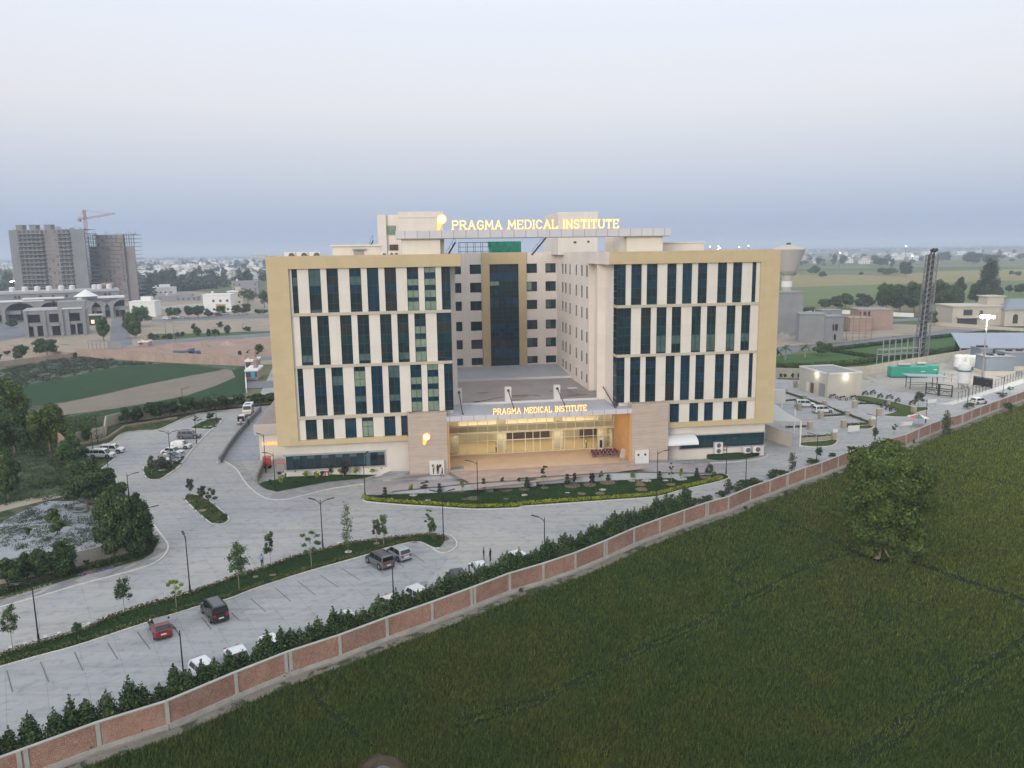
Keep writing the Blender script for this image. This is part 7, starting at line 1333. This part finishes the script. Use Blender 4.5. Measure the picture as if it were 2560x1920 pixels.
# ------------------------------------------------------------------ far town, trees and woods
FG='flat-roofed houses of the distant town'; protos=[]
for i,(w_,d_,h,wl_) in enumerate(((11,10,6.5,m_w1),(15,10,7,m_w1),(9,9,9.5,m_w2),(13,12,6,m_w3),(10,8,4,m_w4),(18,10,4.5,m_w1),(12,10,10,m_w2),(8,8,7,m_w1))):
    r=random.Random(i); t=thing('town_house','small '+['white','white','cream','grey','brick','white','cream','white'][i]+' flat-roofed house in the distant town','house',(0,0,-900),0,FG); b=MB(); b.box(-w_/2,0,0,w_/2,d_,h); b.box(-w_/4,d_*.3,h,w_/4,d_*.7,h+2.4); b.build('wall',wl_,t); b=MB(); b.box(-w_/2-.2,-.2,h-.3,w_/2+.2,d_+.2,h+.4); b.build('roof',m_w1 if i%2 else m_w3,t); b=MB()
    for f in range(int(h//3)):
        for k in range(int(w_//3.5)): b.box(-w_/2+1+k*3.4,-.05,f*3+1,-w_/2+2.3+k*3.4,.1,f*3+2.3)
    b.build('window',m_open,t); protos.append(t)
def flat(px,py): return P(px,py,ZG)
cnt=0; H0=lambda px:624-math.tan(ROLL)*(px-1280)
def scatter_houses(n_,pxr,dyr,seed,ex=None,wh=.5):
    global cnt
    r=random.Random(seed); k=0; tries=0; pts_=[]
    while k<n_ and tries<n_*30:
        tries+=1; px=r.uniform(*pxr); dy=dyr[0]+(dyr[1]-dyr[0])*r.random()**1.3; py=H0(px)+dy
        if ex and ex(px,py): continue
        p_=flat(px,py)
        if any((p_-o_).length<11 for o_ in pts_): continue
        pts_.append(p_); place(r.choice(protos[:2]+protos[5:6] if r.random()<wh else protos),p_,R(r.uniform(-25,25)),(r.uniform(1,1.6),r.uniform(.9,1.3),r.uniform(.9,1.4)),group=FG); k+=1; cnt+=1
scatter_houses(195,(345,680),(17,66),1,lambda x,y:y>705 and x<480)
scatter_houses(22,(0,50),(20,60),2); scatter_houses(62,(1960,2560),(22,54),3,lambda x,y:(y-H0(x)>48 and x<2050) or (x>2300 and y-H0(x)>38),.35); scatter_houses(10,(230,360),(40,70),4)
tps=[]
for i,(h,w_,kd,lf) in enumerate(((9,9,'round',lf_far),(12,12,'round',lf_far),(7,11,'round',lf_far),(14,9,'tall',lf_far),(10,14,'round',lf_dark),(8,8,'round',lf_far))):
    tps.append(tree('far_tree','rounded dark tree standing in the distant plain','tree',(0,0,-900),h,w_,kd,lf,700,.8,700+i,.12,group='trees of the distant plain'))
def scatter_trees(n_,pxr,dyr,seed,pw=1.3,sc=(.7,1.3),ex=None):
    r=random.Random(seed)
    for k in range(n_):
        px=r.uniform(*pxr); dy=dyr[0]+(dyr[1]-dyr[0])*r.random()**pw
        if ex and ex(px,H0(px)+dy): continue
        place(r.choice(tps),flat(px,H0(px)+dy),r.uniform(0,6.28),r.uniform(*sc),group='trees of the distant plain')
scatter_trees(70,(340,690),(28,90),11,.9,(.9,1.5)); scatter_trees(26,(0,45),(30,95),12,1,(.8,1.3)); scatter_trees(60,(1960,2560),(18,58),13,1.2,(.8,1.5)); scatter_trees(90,(340,690),(12,40),15,1,(1.0,1.7)); scatter_trees(30,(340,480),(75,95),16,1,(1,1.6),None)
# belts reading as woods far off: one object each
def wood(name,label,pxr,dyr,n_,seed,h,ls,per=60):
    r=np.random.default_rng(seed); cl=[]
    for k in range(n_):
        px=r.uniform(*pxr); dy=dyr[0]+(dyr[1]-dyr[0])*r.random(); p_=flat(px,H0(px)+dy); hh=h*r.uniform(.7,1.35); cl.append((p_.x,p_.y,ZG+hh*.45,hh*r.uniform(.8,1.6),hh*.7,hh*.5))
    o=quads(name,leaves(cl,n_*per,ls,seed,.6,.6),lf_far); o['kind']='stuff'; o['label']=label
wood('far_wood','hazy belt of trees along the left horizon',(-60,700),(5.5,16),420,1,11,5.0,50)
wood('far_wood','hazy belt of trees along the right horizon',(1900,2620),(5.5,17),380,2,10,5.0,50); wood('far_wood','hazy trees seen past the roof line in the middle of the horizon',(680,1960),(6,14),300,3,11,5,40)
wood('tree_belt','dark tree belt between the tower blocks and the town',(345,560),(62,92),55,5,9,1.3,260); wood('tree_belt','trees at the foot of the tower blocks',(150,350),(85,112),30,6,11,1.3,300)
# ------------------------------------------------------------------ right background
def big(k,x,y0,y1,w_,lab,n_=7000,ls=.42,lf=lf_dark,kd='round',i=0): return T(k,x,y0,y1,w_,kd,lf,lab,n_,ls,800+i,'tree',.12)
i=0
for x,y0,y1,w_,lf,kd,lab in ((635,670,585,115,lf_dark,'round','rounded dark tree behind the grey unfinished house'),(730,680,570,110,lf_grey,'round','greyish bare-looking tree behind the unfinished house'),(800,665,540,130,lf_dark,'round','dark tree behind the gap between unfinished houses'),(945,675,545,160,lf_grey,'round','grey-green tree behind the brick unfinished house'),(1120,700,460,170,lf_dark,'round','tall dark tree at the left of the big tree clump'),(1230,700,465,180,lf_grey,'round','pale-stemmed tree in the big clump'),(1340,700,450,170,lf_dark,'round','dark tree just left of the chimney mast'),(1530,700,435,180,lf_dark,'round','dark tree just right of the chimney mast'),(1650,695,470,170,lf_dark,'round','dark tree at the right of the big clump'),(1690,660,425,110,lf_grey,'tall','feathery taller tree at the right of the clump'),(1480,800,690,100,lf_dark,'round','dark bush at the foot of the clump beside the mast'),(1915,650,285,170,lf_grey,'tall','tallest feathery tree behind the villa'),(1830,640,470,120,lf_dark,'round','dark tree left of the tallest feathery tree'),(1990,620,500,100,lf_dark,'round','dark tree right of the tallest feathery tree'),(2190,560,470,110,lf_dark,'round','dark tree at the right edge beyond the villa'),(2090,545,480,60,lf_far,'round','small tree in the far green field right'),(550,395,330,100,lf_dark,'round','dark tree at the far edge of the khaki field'),(620,420,375,60,lf_dark,'round','small round tree in the khaki field, left'),(925,400,380,40,lf_dark,'round','tiny flat tree in the khaki field'),(1120,405,345,150,lf_dark,'round','wide dark tree group in the khaki field'),(1275,415,300,110,lf_far,'round','slanting dark tree in the khaki field'),(395,408,375,40,lf_dark,'round','tiny tree in the khaki field beside the tank'),(1080,335,265,120,lf_far,'round','broad tree before the far village'),(1800,320,215,150,lf_far,'round','broad tree mass beyond the khaki field, middle'),(1950,330,240,130,lf_far,'round','broad tree mass beyond the khaki field, right'),(1580,300,215,100,lf_far,'round','hazy tree beyond the mast'),(2165,410,375,40,lf_dark,'round','tiny round tree in the far field at right'),(2110,400,370,40,lf_far,'wispy','thin bare tree in the far field at right'),(500,710,650,110,lf_mid,'round','green trees before the white wall behind the houses')):
    big('KD',x,y0,y1,w_,lab,int(2500+w_*30),.45 if y0>450 else .8,lf,kd,i); i+=1
# water tower
p_=flat(1962,H0(1962)+207); p_.z=ZG; t=thing('water_tower','white concrete water tower with a wide conical bowl behind the hospital','water tower',p_,0); s=mpp(p_+Vector((0,0,30)))
zt=ztop(p_,624)-ZG; rb_=41*s; m_wt=M('tower_render',(.40,.37,.335),.85,.08,.2); b=MB(); b.lathe([(rb_,zt),(rb_*.99,zt+.25),(rb_*.55,zt+1.5),(.9,zt+2.2)],(0,0,0),32); b.build('roof',m_w2,t); b=MB(); b.lathe([(15.5*s,zt-11*1.0),(22*s,zt-9.5),(rb_*.98,zt-.1)],(0,0,0),32); b.build('bowl',m_wt,t); b=MB(); b.lathe([(1.0,0),(1.0,.9)],(0,0,zt+2.1),10); b.build('finial',mdk,t)
b=MB(); b.lathe([(12*s,0),(12.5*s,zt-10.9)],(0,0,0),24); b.build('shaft',m_wt,t)
for z in (zt-16.5,zt-22.5): b=MB(); b.lathe([(12.9*s,0),(12.9*s,2.6 if z>zt-20 else 3.6)],(0,0,z),24); b.build('white_ring',m_w1,t)
# unfinished houses on the right
def shell(label,k,x0,x1,y0,y1,wall,d=10,holes=(),rz=R(-12),roof=m_gc,nm='unfinished_house'):
    a=q(k,x0,y0); s_=mpp(a)/3.16; w_=(x1-x0)*s_; h=ztop(a,xy(k,x0,y1)[1])-ZG; t=thing(nm,label,'building',a,rz); b=MB(); hs=[((c-x0)*s_,(e-x0)*s_,h*f,h*g) for c,e,f,g in holes]; wall_with_holes(b,'u',0,.3,0,w_,0,h,hs); b.box(0,.3,0,.3,d,h); b.box(w_-.3,.3,0,w_,d,h); b.box(.3,d-.3,0,w_-.3,d,h); b.build('wall',wall,t); blk(t,'roof_slab',roof,-.3,-.3,h,w_+.3,d+.3,h+.25); blk(t,'inner_dark',mdk,.4,1.2,0,w_-.4,1.4,h-.1)
    return t,s_,h
shell('tall blank grey block below the water tower','KD',225,450,880,545,m_gc,12,(),R(-6)); shell('grey unfinished house, left part with blank plaster wall','KD',430,615,935,715,m_gc,11,(),R(-14))
shell('grey unfinished house with two small dark windows','KD',600,785,935,735,m_gc,10,((695,710,.45,.7),(715,740,.45,.7),(710,730,.08,.3)),R(4)); shell('upper unfinished storey with open window under a flat slab','KD',612,770,830,685,m_w3,8,((650,690,.3,.85),),R(2),m_w3); shell('half-built brick house, left part','KD',835,1000,850,745,m_w4,10,(),R(-8),m_w4); shell('half-built brick house with open upper windows','KD',900,1160,830,680,m_w4,12,((905,918,.6,.92),(935,958,.6,.92),(968,988,.6,.92)),R(-6),m_w3)
p_=q('KD',800,925); t=thing('scaffold','bamboo scaffolding grid before the brick house','scaffold',p_,0); b=MB(); s_=mpp(p_)/3.16; 
for i in range(6): b.bar((i*2.2*1.1-2,0,0),(i*2.2*1.1-2,0,10.5),.16)
for z in range(1,8): b.bar((-2,0,z*1.45),(10.2,0,z*1.45),.14)
b.build('poles',M('bamboo',(.22,.17,.13),.9,.1),t)
# villa
a=q('KD',1640,805); t=thing('villa','pale villa with hipped blue-grey roof and arched windows at the right edge','villa',a,R(-4)); s_=mpp(a)/3.16; X=lambda x:(x-1640)*s_; hv=ztop(a,xy('KD',1640,655)[1])-ZG; m_v=M('villa_render',(.44,.40,.33),.85,.1,.2)
blk(t,'wall',m_v,0,0,0,X(2010),16,hv); blk(t,'roof_edge',m_w2,-.5,-.6,hv,X(2015),16.5,hv+.5); blk(t,'balcony',m_w2,X(1665),-2.4,hv*.42,X(1850),0,hv*.5); blk(t,'shade',m_open,X(1680),-.1,.3,X(1830),0,hv*.40); blk(t,'window',m_open,X(1722),-.1,hv*.55,X(1790),.1,hv*.85); blk(t,'window',m_open,X(1845),-.1,hv*.5,X(1868),.1,hv*.8); blk(t,'roof_room',m_v,X(1950),6,hv,X(2075),14,hv+4); blk(t,'roof_room_slab',m_w2,X(1935),5.5,hv+4,X(2090),14.5,hv+4.4)
blk(t,'wing_wall',m_w2,X(2010),-3,0,X(2500),18,hv*.86); b=MB(); x0,x1,y0,y1=X(2000),X(2510),-4,19; zc=hv*.86; b.add([(x0,y0,zc),(x1,y0,zc),(x1,y1,zc),(x0,y1,zc),(x0+8,7.5,zc+4.2),(x1-8,7.5,zc+4.2)],[(0,1,5,4),(1,2,5),(2,3,4,5),(3,0,4),(0,3,2,1)]); b.build('hipped_roof',M('slate_roof',(.20,.23,.27),.6,.1,.3),t)
for x in (2090,2175,2260,2340): 
    b=MB(); c=X(x); w2=.9*1.2; b.prism([(c-w2,1.2),(c+w2,1.2)]+[(c+w2*math.cos(j/8*PI),hv*.5+w2*math.sin(j/8*PI)) for j in range(9)],'y',-3.1,-2.95); b.build('arched_window',m_open,t)
lowwall('boundary_wall',Q('KD',[(1450,815),(1500,800),(1900,830),(2500,880)]),1.6,.3,m_w2,'long pale broken wall in front of the villa','wall'); lowwall('boundary_wall',Q('KD',[(390,740),(600,700),(900,715),(1340,735)]),2.0,.3,m_w1,'white wall behind the unfinished houses','wall'); lowwall('boundary_wall',Q('KD',[(1510,735),(1640,750)]),2.6,.3,m_w2,'grey wall left of the villa','wall')
# park palms, hedges and campus rear wall
for i,(x,y0,y1) in enumerate(((325,1075,940),(480,1060,935),(262,1050,985))):
    p_=q('KD',x,y0); h=ztop(p_,xy('KD',x,y1)[1])-ZG; t=thing('palm_tree','small palm on the park lawn, '+['second from the left','right one','leftmost, half behind the hospital'][i],'palm',p_,0); b=MB(); b.tube([(0,0,0),(.1,0,h*.75)],[.32,.22],8); b.build('trunk',bark2,t); V=[]
    rr2=np.random.default_rng(i)
    for f in range(22):
        a_=rr2.uniform(0,6.28); el_=rr2.uniform(-.3,1.1); L_=rr2.uniform(1.9,2.7); 
        for s2 in range(5):
            f0,f1=s2/5,(s2+1)/5; pt=lambda f:np.array([.1+math.cos(a_)*L_*f,math.sin(a_)*L_*f,h*.75+L_*(math.sin(el_)*f-.55*f*f)]); wn_=np.array([-math.sin(a_),math.cos(a_),0])*.28*(1-abs(f0-.4)); V.append([pt(f0)-wn_,pt(f1)-wn_*.8,pt(f1)+wn_*.8,pt(f0)+wn_])
    quads('fronds',np.array(V),lf_mid,t)
T('KD',620,1040,925,140,'round',lf_mid,'bushy light tree on the park lawn beside the palms',2500,.3,880)
for i,(L,w_,h) in enumerate((([(690,1000),(1000,965),(1400,915),(1960,860),(2212,875),(2500,895)],2.0,1.3),([(690,1010),(1080,1070)],1.6,1.2))): band('park_hedge','dark clipped hedge '+['along the far side of the park lawn','between the two park lawns'][i],Q('KD',L),w_,h,lf_hedge,240,30+i,.30)
band('park_shrubbery','ragged shrubs inside the park along the campus wall',[p+Vector((0,2,0)) for p in Q('KD',[(255,1145),(550,1150),(900,1120),(1300,1060),(1650,1015),(1950,970)])],2.2,1.8,lf_mid,220,40,.25)
lowwall('campus_rear_wall',Q('KD',[(200,1205),(540,1215),(950,1195),(1200,1150),(1650,1075),(2000,1010),(2400,930)]),2.6,.3,m_cw,'cream campus rear wall in front of the park','wall')
band('flower_bed','reddish low bed along the rear wall',Q('KD',[(260,1225),(540,1235)]),1.2,.35,M('red_bed',(.20,.09,.06),.9,.3,3),80,41,.12)
for i,x in enumerate((290,322,383,430,490,530)): T('KD',x,1222-(i<2)*4,1180,26,'round',lf_mid,'small ball shrub against the cream rear wall',600,.14,900+i,'ball_shrub',.2,'shrub','ball shrubs against the rear wall')
# utility block
a=q('KD',655,1372); t=thing('utility_block','cream flat-roofed utility block with two lit wall lamps','utility building',a,TH+R(2)); s_=mpp(a)/3.16; wd=(945-655)*s_*1.02; hu=ztop(a,xy('KD',655,1190)[1])-ZG; m_u=panel_mat('utility_render',(.50,.47,.40),30,30,.02,.95)
b=MB(); b.box(0,0,0,wd,13,hu); b.build('wall',m_u,t); b=MB(); b.box(.2,.2,hu,wd-.2,12.8,hu+.06); b.build('roof',m_w3,t); b=MB(); b.box(-.1,-.1,hu,wd+.1,.2,hu+.35); b.box(-.1,-.1,hu,.2,13.1,hu+.35); b.box(wd-.2,.2,hu,wd+.1,13.1,hu+.35); b.box(.2,12.8,hu,wd-.2,13.1,hu+.35); b.build('parapet',mwht,t)
blk(t,'door',M('red_door',(.16,.05,.05),.6),-.06,6.0,0,0,7.4,2.6); blk(t,'door',mwht,-.08,8.2,0,0,9.4,2.5); blk(t,'grey_shutter',m_w3,-.07,1.0,0,0,3.6,3.2); m_lw=M('wall_lamp',(1,1,1),.5,0,emit=(1,.93,.78),es=6)
for (x,y) in ((wd*.52,-.22),(-.22,4.8)):
    b=MB(); b.box(x-.2,y-.12,hu-.55,x+.2,y+.12,hu-.38); b.build('lamp',m_lw,t); l=bpy.data.lights.new('wall_lamp','POINT'); l.energy=55; l.color=(1,.9,.7); l.shadow_soft_size=.2; o=bpy.data.objects.new('wall_lamp_light',l); C.objects.link(o); o.parent=t; o.location=(x if x>0 else x-.6,y-.6 if x>0 else y,hu-.9)
# generators, tanks, mast, sheds
m_gen=M('generator_green',(.03,.26,.19),.5,.08,.6)
for x0,x1,y0,y1,lab in ((1160,1440,1215,1130,'long green generator container, nearer of two'),(1330,1530,1215,1120,'green generator container, farther of two')):
    a=q('KD',x0,y0 if x0<1200 else 1195); s_=mpp(a)/3.16; w_=(x1-x0)*s_; h=ztop(a,xy('KD',x0,y1)[1])-ZG; t=thing('generator',lab,'generator',a,R(-5) if x0<1200 else R(-4)); b=MB(); b.box(0,0,.3,w_,3,h); o=b.build('container',m_gen,t); bv=o.modifiers.new('b','BEVEL'); bv.width=.06; blk(t,'skid',mblk,.1,.1,0,w_-.1,2.9,.3); blk(t,'door_panel',m_gen,w_*.78,-.05,.6,w_*.95,0,h-.3); b=MB(); b.tube([(w_*.22,1.4,h+.5),(w_*.55,1.4,h+.5)],.42,14); b.build('silencer',M('silver_pipe',(.42,.42,.43),.35,.1,metal=.5),t); blk(t,'vent_panel',mwht,w_*.80,-.09,h*.55,w_*.92,-.05,h*.62)
t=thing('pipe_rack','pale pipe rack with upright posts behind the generators','pipe rack',q('KD',1090,1130),R(20)); b=MB()
for i in range(7): b.bar((i*2.4,0,0),(i*2.4,0,8.2+.2*(i%2)),.22)
for z in (3.6,5.2): b.bar((0,0,z),(14.4,0,z),.22); b.bar((0,2.2,z),(14.4,2.2,z),.22)
for i in range(4): b.bar((i*4.8,0,5.2),(i*4.8,2.2,5.2),.2); b.bar((i*4.8,2.2,0),(i*4.8,2.2,5.2),.2)
b.build('frame',M('galvanised',(.30,.31,.32),.5,.1,metal=.3),t)
a=q('KD',1388,1100); t=thing('exhaust_mast','tall lattice mast carrying black exhaust pipes','mast',a,R(10)); hm_=ztop(a,560+205/3.16)-ZG; b=MB(); m_gal=bpy.data.materials['galvanised']; tw=1.4
for sx_ in (-1,1):
    for sy in (-1,1): b.bar((sx_*tw,sy*tw,0),(sx_*tw*.85+1.6,sy*tw*.85,hm_-1.5),.26)
for i in range(20):
    f=i/20; g_=(i+1)/20; A=lambda s1,s2,f:(s1*(tw*(1-f)+tw*.85*f)+1.6*f,s2*(tw*(1-f)+tw*.85*f),(hm_-1.5)*f)
    for (s1,s2),(t1,t2) in (((-1,-1),(1,-1)),((1,-1),(1,1)),((1,1),(-1,1)),((-1,1),(-1,-1))): b.bar(A(s1,s2,f),A(t1,t2,g_),.13); b.bar(A(s1,s2,g_),A(t1,t2,g_),.15)
b.build('lattice',M('dull_steel',(.17,.175,.18),.6,.1),t); 
for dx in (-.7,.6): b=MB(); b.tube([(dx,0,0),(dx*.8+1.4,0,hm_-1.5),(dx*.8+1.8,0,hm_-.3),(dx*.8+2.6,0,hm_+.1)],.55,10); b.build('exhaust_pipe',mblk,t)
def tank(lab,k,x,y0,y1,w_,mat_,prof='flat',leg=0,band_=None):
    a=q(k,x,y0); r_=w_/3.16*mpp(a)/2; h=ztop(a,xy(k,x,y1)[1])-ZG; t=thing('storage_tank',lab,'tank',a,0); b=MB(); z0=leg
    pf=[(r_,z0),(r_,z0+(h-z0)*.86),(r_*.82,z0+(h-z0)*.94),(r_*.3,h)] if prof=='flat' else [(r_*.6,z0),(r_,z0+.6),(r_,h-1.2),(r_*.8,h-.5),(r_*.3,h)]
    b.lathe(pf,(0,0,0),28); b.build('shell',mat_,t,smooth=False)
    if leg:
        for i in range(4): b=MB(); a_=PI/4+i*PI/2; b.bar((math.cos(a_)*r_*.7,math.sin(a_)*r_*.7,0),(math.cos(a_)*r_*.7,math.sin(a_)*r_*.7,z0+.3),.2); b.build('leg',mmetal,t)
    if band_: b=MB(); b.lathe([(r_+.03,h-2.3),(r_+.03,h-1.85)],(0,0,0),28); b.build('teal_band',band_,t)
tank('white upright oxygen tank with a teal band on legs','KD',1728,1300,1095,92,m_tank,'dome',1.0,M('teal_band',(.02,.14,.18),.5,0)); tank('white round water tank, left of three','KD',1700,1155,1030,85,m_tank,'flat',1.1); tank('white round water tank, middle of three','KD',1755,1150,1030,85,m_tank,'flat',1.1); tank('white round water tank, right of three','KD',1815,1152,1035,90,m_tank,'flat',1.1)
# chillers and big shed
m_ch=M('chiller_grey',(.18,.21,.25),.6,.1,.5)
for x,y0,w_,h,lab in ((1905,1200,215,4.0,'grey rooftop-style chiller nearest the floodlight mast'),(2060,1160,200,4.0,'grey chiller behind the nearest one'),(1860,1130,90,4.2,'grey chiller behind the water tanks')):
    a=q('KD',x,y0); s_=mpp(a)/3.16; t=thing('chiller',lab,'chiller',a,R(-4)); blk(t,'platform',m_w2,-.3,-.3,0,w_*s_+.3,6.2,1.3); blk(t,'casing',m_ch,0,0,1.3,w_*s_,6,1.3+h); blk(t,'top_rim',m_w3,-.15,-.15,1.3+h,w_*s_+.15,6.15,1.5+h)
    for f in (.3,.7): b=MB(); b.lathe([(.9,0),(.9,.5)],(w_*s_*f,3,1.5+h),14); b.build('fan',mblk,t)
a=q('KD',1700,1050); t=thing('yard_shed','large open-sided shed with bluish sheet roof at the right edge','shed',a,R(-6)); s_=mpp(a)/3.16; hs_=ztop(a,xy('KD',1700,978)[1])-ZG; b=MB(); b.add([(0,0,hs_),(60,-2,hs_),(60,26,hs_+2.2),(8,26,hs_+2.2)],[(0,1,2,3)]); b.add([(0,0,hs_-.2),(60,-2,hs_-.2),(60,-2,hs_),(0,0,hs_)],[(0,1,2,3)]); b.build('roof',M('sheet_roof',(.27,.30,.36),.5,.08,.3),t)
for i in range(6): b=MB(); b.box(i*9,-.2+0,0,i*9+.35,.2,hs_-.2); b.build('post',m_w3,t)
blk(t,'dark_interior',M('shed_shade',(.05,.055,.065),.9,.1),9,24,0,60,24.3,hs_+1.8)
# floodlight mast (lit)
a=q('KD',1880,1225); t=thing('floodlight_mast','tall mast with a glaring white floodlight over the service yard','floodlight',a,0); hf=ztop(a,560+735/3.16)-ZG; b=MB(); b.tube([(0,0,0),(0,0,hf)],[.28,.14],10); b.build('pole',m_w3,t); mfl_=M('floodlight_lens',(1,1,1),.4,0,emit=(1,.97,.88),es=60)
b=MB(); b.tube([(0,0,hf-.2),(0,0,hf+.1)],1.1,12); b.build('head',mblk,t)
for i in range(6): a_=i*PI/3; b=MB(); b.box(math.cos(a_)*1.3-.42,math.sin(a_)*1.3-.42,hf-.25,math.cos(a_)*1.3+.42,math.sin(a_)*1.3+.42,hf+.35); b.build('lens',mfl_,t)
l=bpy.data.lights.new('floodlight','POINT'); l.energy=3000; l.color=(1,.96,.86); l.shadow_soft_size=.8; o=bpy.data.objects.new('floodlight_lamp',l); C.objects.link(o); o.parent=t; o.location=(0,0,hf-1.6)
# guard cabin, gates, fence
a=q('KD',1310,1305); t=thing('guard_cabin','small open steel cabin with flat sheet roof by the yard gate','cabin',a,R(-8)); b=MB()
for x in (0,6.5):
    for y in (0,3): b.bar((x,y,0),(x,y,3.4),.16)
for z in (1.2,): b.bar((0,0,z),(6.5,0,z),.1); b.bar((0,3,z),(6.5,3,z),.1)
b.build('frame',mblk,t); b=MB(); b.bar((-.8,1.5,3.5),(8.6,1.5,3.3),4.4,.12); b.build('roof',M('cabin_roof',(.27,.31,.35),.5,.1),t)
m_gate=mblk
for x0,y0,x1,y1,ht,lab in ((1435,1345,1640,1370,3.0,'black double steel gate of the service yard'),(1812,1275,1955,1300,2.6,'black sheet gate beside the chillers')):
    a=q('KD',x0,y0); c=q('KD',x1,y1); t=thing('yard_gate',lab,'gate',a,math.atan2((c-a).y,(c-a).x)); L_=(c-a).length; b=MB()
    for x in (0,L_/2-.15,L_/2+.15,L_): b.bar((x,0,0),(x,0,ht),.22)
    for z in (.3,ht*.45,ht*.62,ht-.1): b.bar((0,0,z),(L_,0,z),.16)
    b.bar((0,0,.3),(L_/4,0,ht*.45),.1); b.bar((L_/4,0,ht*.45),(L_/2,0,.3),.1); b.bar((L_/2,0,.3),(L_*.75,0,ht*.45),.1); b.bar((L_*.75,0,ht*.45),(L_,0,.3),.1)
    if ht<3: b.box(0,-.03,.3,L_,.03,ht*.9)
    b.build('frame',m_gate,t)
for i,L in enumerate(([(1690,1400),(1830,1350),(1960,1305),(2100,1250),(2212,1210)],[(1520,1230),(1700,1260),(1800,1280)])):
    P_=Q('KD',L); t=thing('wire_fence',['thin steel post fence along the service lane','thin steel fence before the oxygen tank'][i],'fence',P_[0],0); b=MB(); o0=P_[0]
    for a,c in zip(P_,P_[1:]):
        n_=int((c-a).length/2.2); 
        for j in range(n_): p0=a.lerp(c,j/n_)-o0; b.bar(p0,p0+Vector((0,0,2.2)),.07)
        for z in (.9,2.1): b.bar(a-o0+Vector((0,0,z)),c-o0+Vector((0,0,z)),.04)
    b.build('rails',mblk,t)
a=q('KD',240,1420); t=thing('ramp_end_wall','white upright wall block right of the hospital','wall',a,TH); s_=mpp(a)/3.16; blk(t,'panel',mwht,0,0,0,90*s_,.5,ztop(a,xy('KD',240,1310)[1])-ZG)
# rubble heaps
m_rb=dirt_mat('rubble',(.20,.18,.155),(.36,.34,.31),2)
def heap(lab,k,x,y,w_,h,mat_):
    p_=q(k,x,y); r_=w_/3.16*mpp(p_)/2; b=MB(); r=random.Random(int(x)); n_=14; b.v.append((0,0,h))
    for ri,(f,z) in enumerate(((.45,.62),(1,0))):
        for j in range(n_): a_=2*PI*j/n_; k_=f*r.uniform(.8,1.15); b.v.append((r_*k_*math.cos(a_),r_*.7*k_*math.sin(a_),h*z*r.uniform(.7,1.2)))
    for j in range(n_): j2=(j+1)%n_; b.f+=[(0,1+j,1+j2),(1+j,1+n_+j,1+n_+j2,1+j2)]; b.m+=[0,0]
    o=b.build('rubble_heap',mat_); o.location=p_; prop(o,lab,'rubble heap')
for a in (('KA',1250,1190,120,1.5,m_red,),('KA',1370,1160,200,1.8,m_red),('KA',1590,1160,160,2.0,m_red),('KA',1800,1145,130,1.6,m_lb),('KD',340,905,130,2,m_rb),('KD',300,880,80,1.6,m_rb),('KD',1180,1330,90,.9,m_rb),('KD',1060,1215,110,.8,m_rb),('KD',1570,1120,100,1.0,m_rb),('KD',1640,1085,90,.9,m_rb)):
    heap({1250:'reddish soil heap behind the farm wall, leftmost',1370:'wide reddish soil heap behind the trailer',1590:'reddish soil heap right of the tractor',1800:'heap of red bricks near the hospital edge',340:'grey rubble heap at the foot of the grey block',300:'small grey rubble heap left of the other',1180:'soil heap beside the yard gate lane',1060:'low soil heap beside the utility block',1570:'soil heap behind the green containers',1640:'soil heap near the round tanks'}[a[1]],*a)
# distant lit lamps on the horizon
ml_=M('distant_lamp',(1,1,1),.5,0,emit=(1,.97,.85),es=12)
for i,(px,dy,hh) in enumerate(((1755,3,24),(1775,0,26),(1796,0,26),(1800,4,24),(1848,3,24),(1871,-1,26),(1795,7,20),(33,62,12),(28,64,12),(2265,6,22),(2100,20,14),(2281,30,12))):
    p_=flat(px,40) if False else None; D=1500 if px>1700 and px<1900 else (520 if px<100 else 1300); d_=FW+RT*((px-1280)/FPX)+UP*((960-(H0(px)+dy))/FPX); d_/=d_.y; pt=CAM+d_*D; t=thing('flood_lamp','small bright lamp on a mast near the horizon','lamp',(pt.x,pt.y,ZG),0,'bright lamps on the far masts'); b=MB(); hh=pt.z-ZG; b.tube([(0,0,0),(0,0,hh)],.25,6); b.build('pole',mpole,t); b=MB(); s_=.4 if D<600 else .75; b.box(-s_,-.5,hh,s_,.5,hh+s_*1.4); b.build('lamp',ml_,t)
p_=flat(500,H0(500)+40); t=thing('domed_temple','small pale domed building among the town roofs','temple',p_,0); blk(t,'wall',m_w2,-9,0,0,9,14,10); b=MB(); b.lathe([(4.5,10),(5,12),(3.5,16),(.8,18.5),(.2,21)],(0,7,0),16); b.build('dome',m_w1,t)
for x in (-7,7): b=MB(); b.lathe([(1.4,10),(1.5,13),(.2,16)],(x,3,0),10); b.build('corner_dome',m_w1,t)
# ------------------------------------------------------------------ the dusty evening air
n=bpy.data.materials.new('haze_air'); n.use_nodes=True; tt=n.node_tree; tt.nodes.clear(); o_=tt.nodes.new('ShaderNodeOutputMaterial'); v_=tt.nodes.new('ShaderNodeVolumePrincipled'); v_.inputs['Color'].default_value=(.74,.84,1.0,1); v_.inputs['Density'].default_value=.00026; v_.inputs['Anisotropy'].default_value=0.0; tt.links.new(v_.outputs[0],o_.inputs['Volume'])
b=MB(); b.box(-13000,-1900,ZG-1.2,13000,15500,92); hz_=b.build('haze',n); hz_['kind']='stuff'; hz_['label']='thin bluish evening haze over the plain'
